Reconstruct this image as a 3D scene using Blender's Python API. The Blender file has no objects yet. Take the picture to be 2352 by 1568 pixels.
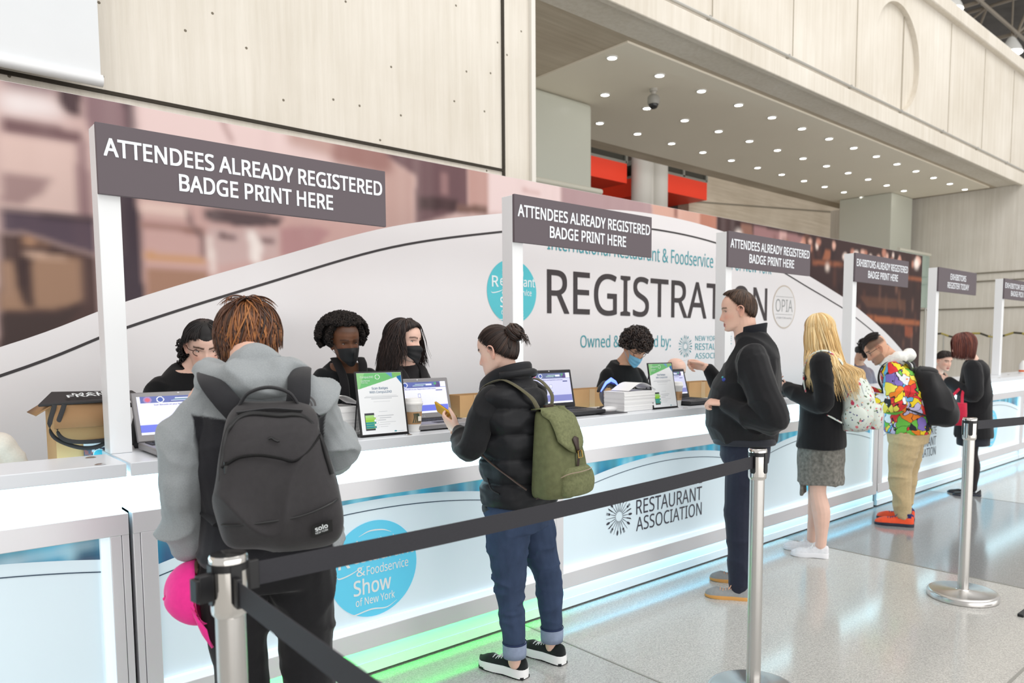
import bpy, bmesh, math, random
import numpy as np
from mathutils import Vector as V, Matrix

SC = bpy.context.scene
COL = SC.collection
random.seed(7)

# ------------------------------------------------------------------ camera, light, exposure
def lin(c):
    c = c / 255.0
    return c / 12.92 if c <= 0.04045 else ((c + 0.055) / 1.055) ** 2.4
def rgb(*c):
    return tuple(lin(v) for v in c)

cam_d = bpy.data.cameras.new('camera')
cam = bpy.data.objects.new('camera', cam_d)
COL.objects.link(cam)
SC.camera = cam
cam.matrix_world = Matrix(((0.738133, 0.055761, -0.672347, 0), (-0.674651, 0.057504, -0.735893, 0),
                           (-0.002372, 0.996787, 0.080065, 1.45), (0, 0, 0, 1)))
cam_d.sensor_width = 36
cam_d.lens = 26.2806
cam_d.shift_x = -0.039966
cam_d.shift_y = 0.060799
cam_d.clip_start = 0.05
cam_d.clip_end = 200
cam_d.dof.use_dof = True
cam_d.dof.focus_distance = 3.1
cam_d.dof.aperture_fstop = 3.2

SC.view_settings.view_transform = 'Standard'
SC.view_settings.look = 'None'
SC.view_settings.gamma = 1
SC.view_settings.use_curve_mapping = False
SC.view_settings.exposure = 0.20
SC.cycles.use_denoising = True
SC.cycles.max_bounces = 6
SC.cycles.diffuse_bounces = 3
SC.cycles.glossy_bounces = 3
SC.cycles.transmission_bounces = 4
SC.cycles.sample_clamp_indirect = 4

wd = bpy.data.worlds.new('hall_daylight')
SC.world = wd
wd.use_nodes = True
bgn = wd.node_tree.nodes['Background']
bgn.inputs[0].default_value = (1.0, 0.985, 0.96, 1)
bgn.inputs[1].default_value = 0.64

def area(name, loc, target, sx, sy, power, col=(1, 1, 1), spread=None):
    d = bpy.data.lights.new(name, 'AREA')
    d.shape = 'RECTANGLE'; d.size = sx; d.size_y = sy; d.energy = power; d.color = col
    if spread: d.spread = spread
    o = bpy.data.objects.new(name, d)
    COL.objects.link(o)
    o.location = loc
    o.rotation_euler = (V(target) - V(loc)).to_track_quat('-Z', 'Y').to_euler()
    return o
# the hall's glazed roof, high over the concourse and in front of the counters
area('hall_skylight', (4, -5, 15), (5, 4, 0), 26, 12, 1120, (1, 0.985, 0.96))
area('hall_skylight', (12, -3, 16), (10, 3.5, 1), 20, 8, 620, (1, 0.98, 0.95))

# added low fill light behind the camera, brightens the soffit
area('soffit_fill', (7, -11, 1.9), (9, 5, 3.6), 32, 3.6, 760, (1, 0.985, 0.965))

# ------------------------------------------------------------------ materials
MATS = {}
def mat(name, col, rough=0.5, metal=0.0, spec=0.5, emit=None, es=1.0, vcol=None, noise=None, bump=None, alpha=None, sheen=0.0, coat=0.0, trans=0.0, bumpdist=0.01):
    """procedural principled material; noise=(scale, amount, stretch xyz) varies the colour, bump=(scale, strength)"""
    if name in MATS: return MATS[name]
    m = bpy.data.materials.new(name)
    m.use_nodes = True
    nt = m.node_tree
    b = nt.nodes['Principled BSDF']
    c = tuple(col) + (1,)
    b.inputs['Base Color'].default_value = c
    b.inputs['Roughness'].default_value = rough
    b.inputs['Metallic'].default_value = metal
    b.inputs['Specular IOR Level'].default_value = spec
    b.inputs['Sheen Weight'].default_value = sheen
    b.inputs['Coat Weight'].default_value = coat
    b.inputs['Transmission Weight'].default_value = trans
    if emit is not None:
        b.inputs['Emission Color'].default_value = tuple(emit) + (1,)
        b.inputs['Emission Strength'].default_value = es
    src = None
    if vcol:
        at = nt.nodes.new('ShaderNodeAttribute'); at.attribute_name = 'Col'
        src = at.outputs['Color']
        if emit is not None: nt.links.new(src, b.inputs['Emission Color'])
    if noise:
        tc = nt.nodes.new('ShaderNodeTexCoord')
        mp = nt.nodes.new('ShaderNodeMapping')
        mp.inputs['Scale'].default_value = noise[2] if len(noise) > 2 else (1, 1, 1)
        nt.links.new(tc.outputs['Object'], mp.inputs[0])
        no = nt.nodes.new('ShaderNodeTexNoise')
        no.inputs['Scale'].default_value = noise[0]; no.inputs['Detail'].default_value = 5
        nt.links.new(mp.outputs[0], no.inputs['Vector'])
        mr = nt.nodes.new('ShaderNodeMapRange')
        mr.inputs[1].default_value = 0.25; mr.inputs[2].default_value = 0.75
        mr.inputs[3].default_value = 1 - noise[1]; mr.inputs[4].default_value = 1 + noise[1]
        nt.links.new(no.outputs[0], mr.inputs[0])
        mx = nt.nodes.new('ShaderNodeMix'); mx.data_type = 'RGBA'; mx.blend_type = 'MULTIPLY'
        mx.inputs[0].default_value = 1
        if src: nt.links.new(src, mx.inputs[6])
        else: mx.inputs[6].default_value = c
        nt.links.new(mr.outputs[0], mx.inputs[7])
        src = mx.outputs[2]
    if src: nt.links.new(src, b.inputs['Base Color'])
    if bump:
        tc2 = nt.nodes.new('ShaderNodeTexCoord')
        n2 = nt.nodes.new('ShaderNodeTexNoise')
        n2.inputs['Scale'].default_value = bump[0]; n2.inputs['Detail'].default_value = 3
        nt.links.new(tc2.outputs['Object'], n2.inputs['Vector'])
        bp = nt.nodes.new('ShaderNodeBump'); bp.inputs['Strength'].default_value = bump[1]
        bp.inputs['Distance'].default_value = bumpdist
        nt.links.new(n2.outputs[0], bp.inputs['Height'])
        nt.links.new(bp.outputs[0], b.inputs['Normal'])
    if alpha is not None:
        b.inputs['Alpha'].default_value = alpha
    MATS[name] = m
    return m

def mat_concrete(name, c1, c2, axis='z', holes=True):
    """board-marked concrete: long streaks along one axis, soft blotches, small tie holes"""
    if name in MATS: return MATS[name]
    m = bpy.data.materials.new(name); m.use_nodes = True
    nt = m.node_tree; N = nt.nodes.new; L = nt.links.new
    b = nt.nodes['Principled BSDF']; b.inputs['Roughness'].default_value = 0.85; b.inputs['Specular IOR Level'].default_value = 0.2
    tc = N('ShaderNodeTexCoord')
    mp = N('ShaderNodeMapping'); mp.inputs['Scale'].default_value = {'z': (11, 11, 0.5), 'x': (0.5, 11, 11), 'y': (11, 0.5, 11)}[axis]
    L(tc.outputs['Object'], mp.inputs[0])
    n1 = N('ShaderNodeTexNoise'); n1.inputs['Scale'].default_value = 1.6; n1.inputs['Detail'].default_value = 6; n1.inputs['Roughness'].default_value = .65
    L(mp.outputs[0], n1.inputs['Vector'])
    n2 = N('ShaderNodeTexNoise'); n2.inputs['Scale'].default_value = 0.9; n2.inputs['Detail'].default_value = 6
    L(tc.outputs['Object'], n2.inputs['Vector'])
    ad = N('ShaderNodeMath'); ad.operation = 'ADD'; L(n1.outputs[0], ad.inputs[0]); L(n2.outputs[0], ad.inputs[1])
    rp = N('ShaderNodeMapRange'); rp.inputs[1].default_value = 0.62; rp.inputs[2].default_value = 1.38
    L(ad.outputs[0], rp.inputs[0])
    mx = N('ShaderNodeMix'); mx.data_type = 'RGBA'
    mx.inputs[6].default_value = tuple(c1) + (1,); mx.inputs[7].default_value = tuple(c2) + (1,)
    L(rp.outputs[0], mx.inputs[0])
    out = mx.outputs[2]
    if holes:
        vo = N('ShaderNodeTexVoronoi'); vo.inputs['Scale'].default_value = 2.6; vo.voronoi_dimensions = '2D'
        sx = N('ShaderNodeSeparateXYZ'); cx = N('ShaderNodeCombineXYZ'); L(tc.outputs['Object'], sx.inputs[0]); L(sx.outputs[0], cx.inputs[0]); L(sx.outputs[2], cx.inputs[1])
        L(cx.outputs[0], vo.inputs['Vector'])
        lt = N('ShaderNodeMath'); lt.operation = 'LESS_THAN'; lt.inputs[1].default_value = 0.022
        L(vo.outputs['Distance'], lt.inputs[0])
        m2 = N('ShaderNodeMix'); m2.data_type = 'RGBA'; L(lt.outputs[0], m2.inputs[0]); L(out, m2.inputs[6])
        m2.inputs[7].default_value = (0.2, 0.17, 0.13, 1)
        out = m2.outputs[2]
    L(out, b.inputs['Base Color'])
    bp = N('ShaderNodeBump'); bp.inputs['Strength'].default_value = 0.25; bp.inputs['Distance'].default_value = 0.02
    L(n1.outputs[0], bp.inputs['Height']); L(bp.outputs[0], b.inputs['Normal'])
    MATS[name] = m
    return m

def mat_terrazzo(name):
    m = bpy.data.materials.new(name); m.use_nodes = True
    nt = m.node_tree; N = nt.nodes.new; L = nt.links.new
    b = nt.nodes['Principled BSDF']; b.inputs['Roughness'].default_value = 0.13; b.inputs['Specular IOR Level'].default_value = 0.55
    tc = N('ShaderNodeTexCoord')
    n1 = N('ShaderNodeTexVoronoi'); n1.inputs['Scale'].default_value = 210
    L(tc.outputs['Object'], n1.inputs['Vector'])
    n2 = N('ShaderNodeTexNoise'); n2.inputs['Scale'].default_value = 120; n2.inputs['Detail'].default_value = 4
    L(tc.outputs['Object'], n2.inputs['Vector'])
    at = N('ShaderNodeAttribute'); at.attribute_name = 'Col'
    sp = N('ShaderNodeSeparateColor'); L(n1.outputs['Color'], sp.inputs[0])
    mr = N('ShaderNodeMapRange'); mr.inputs[3].default_value = 0.8; mr.inputs[4].default_value = 1.13; L(sp.outputs[0], mr.inputs[0])
    mr2 = N('ShaderNodeMapRange'); mr2.inputs[1].default_value = .3; mr2.inputs[2].default_value = .7; mr2.inputs[3].default_value = 0.88; mr2.inputs[4].default_value = 1.1; L(n2.outputs[0], mr2.inputs[0])
    mu = N('ShaderNodeMath'); mu.operation = 'MULTIPLY'; L(mr.outputs[0], mu.inputs[0]); L(mr2.outputs[0], mu.inputs[1])
    mx = N('ShaderNodeMix'); mx.data_type = 'RGBA'; mx.blend_type = 'MULTIPLY'; mx.inputs[0].default_value = 1
    L(at.outputs['Color'], mx.inputs[6]); L(mu.outputs[0], mx.inputs[7]); L(mx.outputs[2], b.inputs['Base Color'])
    MATS[name] = m
    return m

# ------------------------------------------------------------------ mesh builder
class MB:
    def __init__(s): s.v = []; s.f = []; s.m = []; s.c = None
    def add(s, vs, fs, mi=0):
        k = len(s.v); s.v += [tuple(p) for p in vs]
        s.f += [tuple(i + k for i in f) for f in fs]; s.m += [mi] * len(fs); return s
    def box(s, x0, x1, y0, y1, z0, z1, mi=0, M=None):
        vs = [V((x, y, z)) for z in (z0, z1) for y in (y0, y1) for x in (x0, x1)]
        if M: vs = [M @ p for p in vs]
        return s.add(vs, [(0, 2, 3, 1), (4, 5, 7, 6), (0, 1, 5, 4), (2, 6, 7, 3), (0, 4, 6, 2), (1, 3, 7, 5)], mi)
    def loft(s, rings, mi=0, caps=True, closed=False):
        n = len(rings[0]); vs = [p for r in rings for p in r]; fs = []
        R = len(rings)
        for i in range(R if closed else R - 1):
            a = i * n; b = ((i + 1) % R) * n
            for j in range(n):
                k = (j + 1) % n
                fs.append((a + j, a + k, b + k, b + j))
        if caps and not closed:
            fs.append(tuple(range(n))[::-1]); fs.append(tuple(range((R - 1) * n, R * n)))
        return s.add(vs, fs, mi)
    def grid(s, G, mi=0):
        n = len(G[0])
        return s.add([q for r in G for q in r], [(j * n + i, j * n + i + 1, (j + 1) * n + i + 1, (j + 1) * n + i) for j in range(len(G) - 1) for i in range(n - 1)], mi)
    def lathe(s, prof, c=(0, 0, 0), n=24, mi=0, M=None, caps=True):
        rings = []
        for r, z in prof:
            ring = [V((r * math.cos(2 * math.pi * i / n), r * math.sin(2 * math.pi * i / n), z)) for i in range(n)]
            if M: ring = [M @ p for p in ring]
            rings.append([p + V(c) for p in ring])
        return s.loft(rings, mi, caps)
    def tube(s, pts, r, n=8, mi=0, flat=1.0, hint=None, caps=True, closed=False):
        """tube along pts; r = radius, list of radii, or list of (ru, rv)"""
        pts = [V(p) for p in pts]; k = len(pts)
        rs = r if isinstance(r, (list, tuple)) else [r] * k
        up = V(hint) if hint is not None else None
        rings = []; u = None
        for i in range(k):
            if closed: t = pts[(i + 1) % k] - pts[i - 1]
            else: t = pts[min(i + 1, k - 1)] - pts[max(i - 1, 0)]
            if t.length < 1e-9: t = V((0, 0, 1))
            t.normalize()
            if up is not None: u = up - t * up.dot(t)
            elif u is None:
                a = V((1, 0, 0)) if abs(t.x) < 0.8 else V((0, 1, 0)); u = a - t * a.dot(t)
            else: u = u - t * u.dot(t)
            if u.length < 1e-6: u = t.orthogonal()
            u.normalize(); w = t.cross(u)
            ru, rv = rs[i] if isinstance(rs[i], (tuple, list)) else (rs[i], rs[i] * flat)
            rings.append([pts[i] + u * (ru * math.cos(2 * math.pi * j / n)) + w * (rv * math.sin(2 * math.pi * j / n)) for j in range(n)])
        return s.loft(rings, mi, caps, closed)
    def ell(s, c, r, R=None, n=16, m=10, mi=0):
        rings = []
        for i in range(m + 1):
            th = math.pi * (0.02 + 0.96 * i / m)
            ring = [V((r[0] * math.sin(th) * math.cos(2 * math.pi * j / n), r[1] * math.sin(th) * math.sin(2 * math.pi * j / n), -r[2] * math.cos(th))) for j in range(n)]
            if R is not None: ring = [R @ p for p in ring]
            rings.append([p + V(c) for p in ring])
        return s.loft(rings, mi)
    def prism(s, poly, f0, f1, mi=0):
        """poly of 2D points; f0/f1 map a 2D point to the two end faces"""
        n = len(poly); a = [f0(p) for p in poly]; b = [f1(p) for p in poly]
        return s.add(a + b, [tuple(range(n))[::-1], tuple(range(n, 2 * n))] + [(i, (i + 1) % n, n + (i + 1) % n, n + i) for i in range(n)], mi)
    def mesh(s, name='mesh'):
        me = bpy.data.meshes.new(name)
        me.from_pydata([tuple(p) for p in s.v], [], s.f)
        if any(s.m): me.polygons.foreach_set('material_index', s.m)
        me.update()
        return me

WL = {}
def put(name, me, mats, par=None, smooth=True, loc=None, bevel=None, fixn=True, angle=40, seg=2):
    """one mesh object from world-space data; origin = parent's origin, or loc / base centre for a thing"""
    if isinstance(me, MB): me = me.mesh(name)
    if fixn:
        bm = bmesh.new(); bm.from_mesh(me); bmesh.ops.recalc_face_normals(bm, faces=bm.faces); bm.to_mesh(me); bm.free()
    n = len(me.vertices); co = np.empty(n * 3); me.vertices.foreach_get('co', co); co = co.reshape(-1, 3)
    if par is not None: L = WL[par]
    elif loc is not None: L = V(loc)
    else:
        lo, hi = co.min(0), co.max(0); L = V(((lo[0] + hi[0]) / 2, (lo[1] + hi[1]) / 2, lo[2]))
    co -= np.array(L); me.vertices.foreach_set('co', co.ravel())
    for m in (mats if isinstance(mats, (list, tuple)) else [mats]): me.materials.append(m)
    me.name = name
    o = bpy.data.objects.new(name, me); COL.objects.link(o)
    if par is not None: o.parent = par
    else: o.location = L
    WL[o] = V(L)
    if smooth:
        me.polygons.foreach_set('use_smooth', [True] * len(me.polygons))
        if angle: me.set_sharp_from_angle(angle=math.radians(angle))
    if bevel:
        b = o.modifiers.new('bevel', 'BEVEL'); b.width = bevel; b.segments = seg; b.limit_method = 'ANGLE'; b.angle_limit = math.radians(40)
    me.update()
    return o
def tag(o, label, cat, group=None, kind=None):
    o['label'] = label; o['category'] = cat
    if group: o['group'] = group
    if kind: o['kind'] = kind
    return o
def thing(name, loc, label, cat, group=None):
    o = bpy.data.objects.new(name, None); COL.objects.link(o)
    o.location = loc; o.empty_display_size = 0.1; WL[o] = V(loc)
    return tag(o, label, cat, group)
def struct(name, me, mats, label=None, **k):
    o = put(name, me, mats, **k); o['kind'] = 'structure'
    if label: o['label'] = label
    return o
def dup(root, loc, label, rotz=None):
    r = root.copy(); COL.objects.link(r); r.location = loc; r['label'] = label; WL[r] = V(loc)
    if rotz is not None: r.rotation_euler = (0, 0, rotz)
    for ch in list(root.children):
        c = ch.copy(); COL.objects.link(c); c.parent = r
        for g in list(ch.children):
            d = g.copy(); COL.objects.link(d); d.parent = c
    return r
def setcol(me, cols):
    a = me.color_attributes.new('Col', 'FLOAT_COLOR', 'POINT')
    c = np.ones((len(me.vertices), 4), np.float32); c[:, :3] = cols
    a.data.foreach_set('color', c.ravel())

# text: outlines of Blender's own fonts, fitted into a rectangle
try: FONT = bpy.data.fonts.load(bpy.utils.system_resource('DATAFILES', path='fonts') + '/NotoSansHebrew-Regular.woff2')
except Exception: FONT = None
def text_geo(s, w, h, bold=0.0, ext=0.0008, shear=0.0):
    cu = bpy.data.curves.new('t', 'FONT'); cu.body = s; cu.size = 1
    if FONT: cu.font = FONT
    cu.offset = bold; cu.shear = shear
    cu.align_x = 'LEFT'; cu.resolution_u = 4
    ob = bpy.data.objects.new('t', cu); COL.objects.link(ob)
    dg = bpy.context.evaluated_depsgraph_get()
    me = bpy.data.meshes.new_from_object(ob.evaluated_get(dg))
    bpy.data.objects.remove(ob); bpy.data.curves.remove(cu)
    vs = np.array([v.co[:2] for v in me.vertices]) if len(me.vertices) else np.zeros((1, 2))
    lo, hi = vs.min(0), vs.max(0)
    sc = np.array([w, h]) / np.maximum(hi - lo, 1e-6)
    vs = (vs - lo) * sc
    fs = [tuple(p.vertices) for p in me.polygons]
    bpy.data.meshes.remove(me)
    return vs, fs
def text(mb, s, o, ux, uz, w, h, bold=0.02, out=0.0005, mi=0, shear=0.0):
    """write s as flat lettering: lower-left corner o, along ux, up uz, w x h metres, lifted by out"""
    e = max(0.0, bold) * h * .75
    vs, fs = text_geo(s, w - 2 * e, h - 2 * e, 0, shear=shear)
    ux, uz, o = V(ux), V(uz), V(o); nrm = ux.cross(uz)
    for i, (p, q) in enumerate(((0, 0),) if e < 1e-5 else ((-1, -1), (1, -1), (1, 1), (-1, 1), (-1, 0), (1, 0))):
        mb.add([o + ux * (float(a) + e + p * e) + uz * (float(b) + e + q * e) + nrm * (out + i * 2e-5) for a, b in vs], fs, mi)
    return mb
XU, ZU = V((1, 0, 0)), V((0, 0, 1))

# numpy print painter: a grid of coloured points
class Print:
    def __init__(s, x0, x1, z0, z1, step, base):
        s.nx = int((x1 - x0) / step) + 2; s.nz = int((z1 - z0) / step) + 2
        s.X, s.Z = np.meshgrid(np.linspace(x0, x1, s.nx), np.linspace(z0, z1, s.nz))
        s.c = np.ones(s.X.shape + (3,)) * np.array(rgb(*base)); s.step = step
    def mask(s, poly, soft):
        m = np.zeros(s.X.shape, bool); n = len(poly)
        for i in range(n):
            (x1, z1), (x2, z2) = poly[i], poly[(i + 1) % n]
            if z1 == z2: continue
            cr = ((s.Z >= min(z1, z2)) & (s.Z < max(z1, z2)) & (s.X < (s.Z - z1) / (z2 - z1) * (x2 - x1) + x1))
            m ^= cr
        return s.blur(m.astype(float), soft)
    def blur(s, m, soft):
        k = int(round(soft / s.step))
        for _ in range(2):
            if k < 1: break
            for ax in (0, 1):
                p = np.pad(m, [(k, k) if a == ax else (0, 0) for a in (0, 1)], mode='edge')
                cs = np.cumsum(p, ax); cs = np.insert(cs, 0, 0, ax); w = 2 * k + 1; L = m.shape[ax]
                m = (np.take(cs, range(w, w + L), ax) - np.take(cs, range(0, L), ax)) / w
        return m
    def lay(s, m, col, a=1.0):
        m = (m * a)[..., None]; s.c = s.c * (1 - m) + np.array(rgb(*col)) * m
    def poly(s, p, col, soft=0.0, a=1.0): s.lay(s.mask(p, soft), col, a)
    def rect(s, x0, x1, z0, z1, col, soft=0.0, a=1.0): s.poly([(x0, z0), (x1, z0), (x1, z1), (x0, z1)], col, soft, a)
    def ell(s, x, z, rx, rz, col, soft=0.0, a=1.0, ring=None):
        d = np.sqrt(((s.X - x) / rx) ** 2 + ((s.Z - z) / rz) ** 2)
        m = (d < 1).astype(float)
        if ring: m *= (d > ring)
        s.lay(s.blur(m, soft), col, a)
    def emit(s, mb_name, fn):
        vs = np.stack([s.X.ravel(), s.Z.ravel()], 1)
        co = [fn(a, b) for a, b in vs]
        nx = s.nx; fs = [(j * nx + i, j * nx + i + 1, (j + 1) * nx + i + 1, (j + 1) * nx + i) for j in range(s.nz - 1) for i in range(nx - 1)]
        me = bpy.data.meshes.new(mb_name); me.from_pydata([tuple(c) for c in co], [], fs); me.update()
        setcol(me, s.c.reshape(-1, 3))
        return me

def crv(pts, k=6):
    """Catmull-Rom resampling of a list of vectors / tuples"""
    P = np.array([list(p) for p in pts], float)
    if len(P) < 3: return [tuple(P[0] + (P[-1] - P[0]) * t) for t in np.linspace(0, 1, k + 1)]
    Q = np.vstack([2 * P[0] - P[1], P, 2 * P[-1] - P[-2]]); out = []
    for i in range(1, len(Q) - 2):
        for j in range(k):
            t = j / k; a, b, c, d = Q[i - 1], Q[i], Q[i + 1], Q[i + 2]
            out.append(0.5 * (2 * b + (c - a) * t + (2 * a - 5 * b + 4 * c - d) * t * t + (3 * b - a - 3 * c + d) * t ** 3))
    out.append(P[-1]); return [tuple(o) for o in out]
# ------------------------------------------------------------------ the setting
M_wall = mat_concrete('board_marked_concrete', rgb(212, 204, 190), rgb(236, 230, 220))
M_fascia = mat_concrete('balcony_concrete', rgb(208, 199, 184), rgb(234, 228, 218), holes=False)
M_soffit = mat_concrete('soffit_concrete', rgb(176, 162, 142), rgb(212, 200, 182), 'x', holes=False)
M_far = mat_concrete('far_concrete', rgb(208, 201, 189), rgb(238, 233, 225), holes=False)
M_panel = mat('painted_ceiling', rgb(246, 238, 222), 0.6, noise=(0.5, 0.03))
M_joint = mat('dark_joint', rgb(58, 52, 44), 0.9)
M_metal = mat('conduit_grey', rgb(188, 186, 180), 0.35, 0.6)
M_pil = mat('glazed_panel_grey', rgb(218, 220, 208), 0.32, noise=(0.6, 0.03))
M_glass = mat('rail_glass', rgb(190, 215, 205), 0.08, alpha=0.45)

pf = Print(-6, 30, -8, 16, 0.25, (190, 188, 184))
# big terrazzo slabs: a darker grey band crosses the aisle, thin joints run along and across
fl = pf.emit('floor', lambda a, b: (a, b, 0))
struct('floor', fl, mat_terrazzo('terrazzo'), fixn=False)
def floor_slab(x0, x1, y0, y1, col):
    mb = MB(); mb.add([(x0, y0, .0012), (x1, y0, .0012), (x1, y1, .0012), (x0, y1, .0012)], [(0, 1, 2, 3)])
    me = mb.mesh(); setcol(me, rgb(*col)); o = struct('floor', me, MATS['terrazzo'], fixn=False); return o
MATS['terrazzo'] = bpy.data.objects['floor'].data.materials[0]
floor_slab(4.98, 7.62, 1.15, 3.4, (146, 146, 146))
floor_slab(0.2, 2.42, -2.0, 2.62, (182, 181, 178))
for k, (a, b) in enumerate((((-6, .968), (30, .968)), ((4.97, -8), (4.97, 3)), ((7.63, -8), (7.63, 3)), ((2.43, -8), (2.43, 3)), ((0.19, -8), (0.19, 3)))):
    mb = MB()
    if a[1] == b[1]: mb.box(a[0], b[0], a[1] - .006, a[1] + .006, .0005, .0022)
    else: mb.box(a[0] - .005, a[0] + .005, a[1], b[1], .0005, .0022)
    struct('trim_%d' % (k + 1), mb, mat('floor_joint', rgb(150, 148, 142), 0.4))

struct('wall_back', MB().box(-7, 4.33, 5.0, 5.35, 0, 12), M_wall)
mb = MB().box(3.998, 4.022, 4.985, 5.002, 0, 12); struct('trim_6', mb, M_joint)
mb = MB().box(-7, 4.0, 4.985, 5.002, 2.885, 2.905); struct('trim_7', mb, M_joint)
mb = MB().box(4.30, 4.345, 4.965, 5.36, 0, 12); struct('trim_8', mb, mat('white_reveal', rgb(232, 228, 220), .6))

# balcony fascia with a recessed disc, a step and a conduit along its foot
fm = MB().box(4.345, 34, 5.0, 5.4, 4.624, 6.78).mesh('wall_balcony')
fo = bpy.data.objects.new('tmp', fm); COL.objects.link(fo)
R90 = Matrix.Rotation(math.pi / 2, 4, 'X')
cu = bpy.data.objects.new('tmp2', MB().lathe([(0.77, -0.08), (0.77, 0.07)], (11.52, 5.0, 5.67), 96, M=R90).mesh()); COL.objects.link(cu)
bo = fo.modifiers.new('b', 'BOOLEAN'); bo.object = cu; bo.operation = 'DIFFERENCE'; bo.solver = 'EXACT'
me2 = bpy.data.meshes.new_from_object(fo.evaluated_get(bpy.context.evaluated_depsgraph_get()))
bpy.data.objects.remove(fo); bpy.data.objects.remove(cu)
struct('wall_balcony', me2, M_fascia, smooth=False)
struct('trim_9', MB().box(4.345, 34, 4.93, 5.01, 4.60, 4.84), M_fascia, bevel=.01)
struct('trim_10', MB().box(4.345, 34, 4.90, 5.42, 6.72, 6.95), M_fascia, bevel=.02)
mb = MB().tube([(4.4, 4.965, 4.90), (34, 4.965, 4.90)], .018)
for k in range(16): mb.box(5.2 + k * 1.6, 5.23 + k * 1.6, 4.95, 5.0, 4.88, 4.925)
struct('trim_11', mb, M_metal)
for k, x in enumerate((6.9, 8.55, 10.2, 11.85, 13.5, 15.1, 16.7)):
    struct('trim_%d' % (12 + k), MB().box(x - .004, x + .004, 4.99 if abs(x - 11.5) > .77 else 5.062, 5.004 if abs(x - 11.5) > .77 else 5.076, 4.95, 6.7), mat('faint_joint', rgb(186, 178, 164), .9))

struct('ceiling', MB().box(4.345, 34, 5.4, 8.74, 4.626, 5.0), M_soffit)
struct('ceiling', MB().box(6.08, 17.1, 5.475, 8.36, 4.604, 4.63), M_panel, bevel=.004)
struct('wall_far', MB().box(17.3, 17.7, 1.5, 9.0, 0, 4.62), M_far)
for k, z in enumerate((2.9, 2.73, 2.17)):
    struct('trim_%d' % (20 + k), MB().box(17.28, 17.31, 1.5, 9.0, z - .012, z + .012), mat('dim_joint', rgb(128, 120, 106), .9))
struct('trim_23', MB().box(17.0, 17.3, 1.6, 4.2, 0, 1.12), mat('white_dado', rgb(236, 232, 226), .5))

def pilaster(n, x0, x1, y0, y1):
    o = struct('wall_pilaster' if n < 2 else 'wall_pier', MB().box(x0, x1, y0, y1, 0, 4.6), M_pil, bevel=.06 if n < 2 else .015, seg=4); return o
pilaster(1, 5.4, 7.25, 7.14, 8.4)
pilaster(2, 16.05, 17.1, 7.0, 8.15)
for x0, x1, y in ((5.2, 6.85, 6.6), (15.4, 17.0, 6.55)):
    r = thing('balustrade', (x0, y, 2.2), 'glass balustrade with pale handrail in front of the %s grey pilaster' % ('left' if x0 < 9 else 'right'), 'balustrade')
    put('glass_panel', MB().box(x0, x1 - .05, y - .008, y + .008, 2.2, 3.3), M_glass, r)
    for px in (x0 + .1, x1 - .1): put('rail_post', MB().tube([(px, y + .02, 0), (px, y + .02, 3.32)], .02, 10), M_metal, r)
    put('handrail', MB().tube([(x0, y, 3.33), (x1, y, 3.33)], .035, 12), mat('handrail_cream', rgb(222, 220, 206), .35), r)

# annex seen through the opening over the backdrop
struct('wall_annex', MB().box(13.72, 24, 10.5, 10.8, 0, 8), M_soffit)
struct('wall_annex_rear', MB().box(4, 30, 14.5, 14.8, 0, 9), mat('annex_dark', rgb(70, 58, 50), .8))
struct('trim_24', MB().add([(13.72, 10.49, 4.60), (22, 10.49, 5.25), (22, 10.49, 5.28), (13.72, 10.49, 4.63)], [(0, 1, 2, 3)]), MATS['dim_joint'])
M_red = mat('red_paint', rgb(244, 62, 30), .5, noise=(.8, .03))
for i, (x0, x1) in enumerate(((8.6, 11.1), (12.1, 13.7))):
    t = thing('mezzanine_booth', ((x0 + x1) / 2, 11, 4.56), ['left', 'right'][i] + ' red mezzanine box under grey framed windows, beyond the backdrop', 'booth', 'red boxes behind the backdrop')
    put('booth_wall', MB().box(x0, x1, 10, 12.6, 4.56, 4.93), M_red, t)
    mb = MB().box(x0, x1, 10, 12.6, 4.93, 4.98).box(x0, x1, 10, 12.6, 5.2, 5.3)
    k = 3
    for j in range(k): mb.box(x0 + (x1 - x0) * j / (k - 1) - .03, x0 + (x1 - x0) * j / (k - 1) + .03, 10, 10.06, 4.95, 5.25)
    put('window_frame', mb, mat('frame_grey', rgb(150, 150, 142), .4, .4), t)
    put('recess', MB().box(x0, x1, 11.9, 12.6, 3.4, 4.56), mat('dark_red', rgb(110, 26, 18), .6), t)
    put('pane', MB().box(x0, x1, 10.04, 10.06, 4.95, 5.25), mat('dark_pane', rgb(58, 58, 52), .15), t)
    if i == 1:
        lt = thing('ceiling_lamp', (12.25, 10.35, 4.54), 'single round lamp under the right red box', 'lamp')
        put('housing', MB().lathe([(.075, 4.54), (.075, 4.56)], (12.25, 10.35, 0), 20), mat('lamp_white', rgb(240, 240, 236), .4), lt)
        put('lens', MB().lathe([(.06, 4.535), (.06, 4.541)], (12.25, 10.35, 0), 20), mat('lamp_glow', (1, 1, 1), .4, emit=(1, .97, .9), es=14), lt)
mb = MB().lathe([(.2, 0), (.2, 6)], (11.42, 9.9, 0), 32).lathe([(.2, 0), (.2, 6)], (11.92, 9.9, 0), 32).box(11.42, 11.92, 9.85, 10.05, 0, 6)
struct('wall_columns', mb, mat('column_grey', rgb(208, 205, 198), .5))
struct('wall_niche', MB().box(10.2, 11.15, 11.8, 12.2, 0, 4.56), mat('niche_grey', rgb(110, 106, 100), .7))

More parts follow.
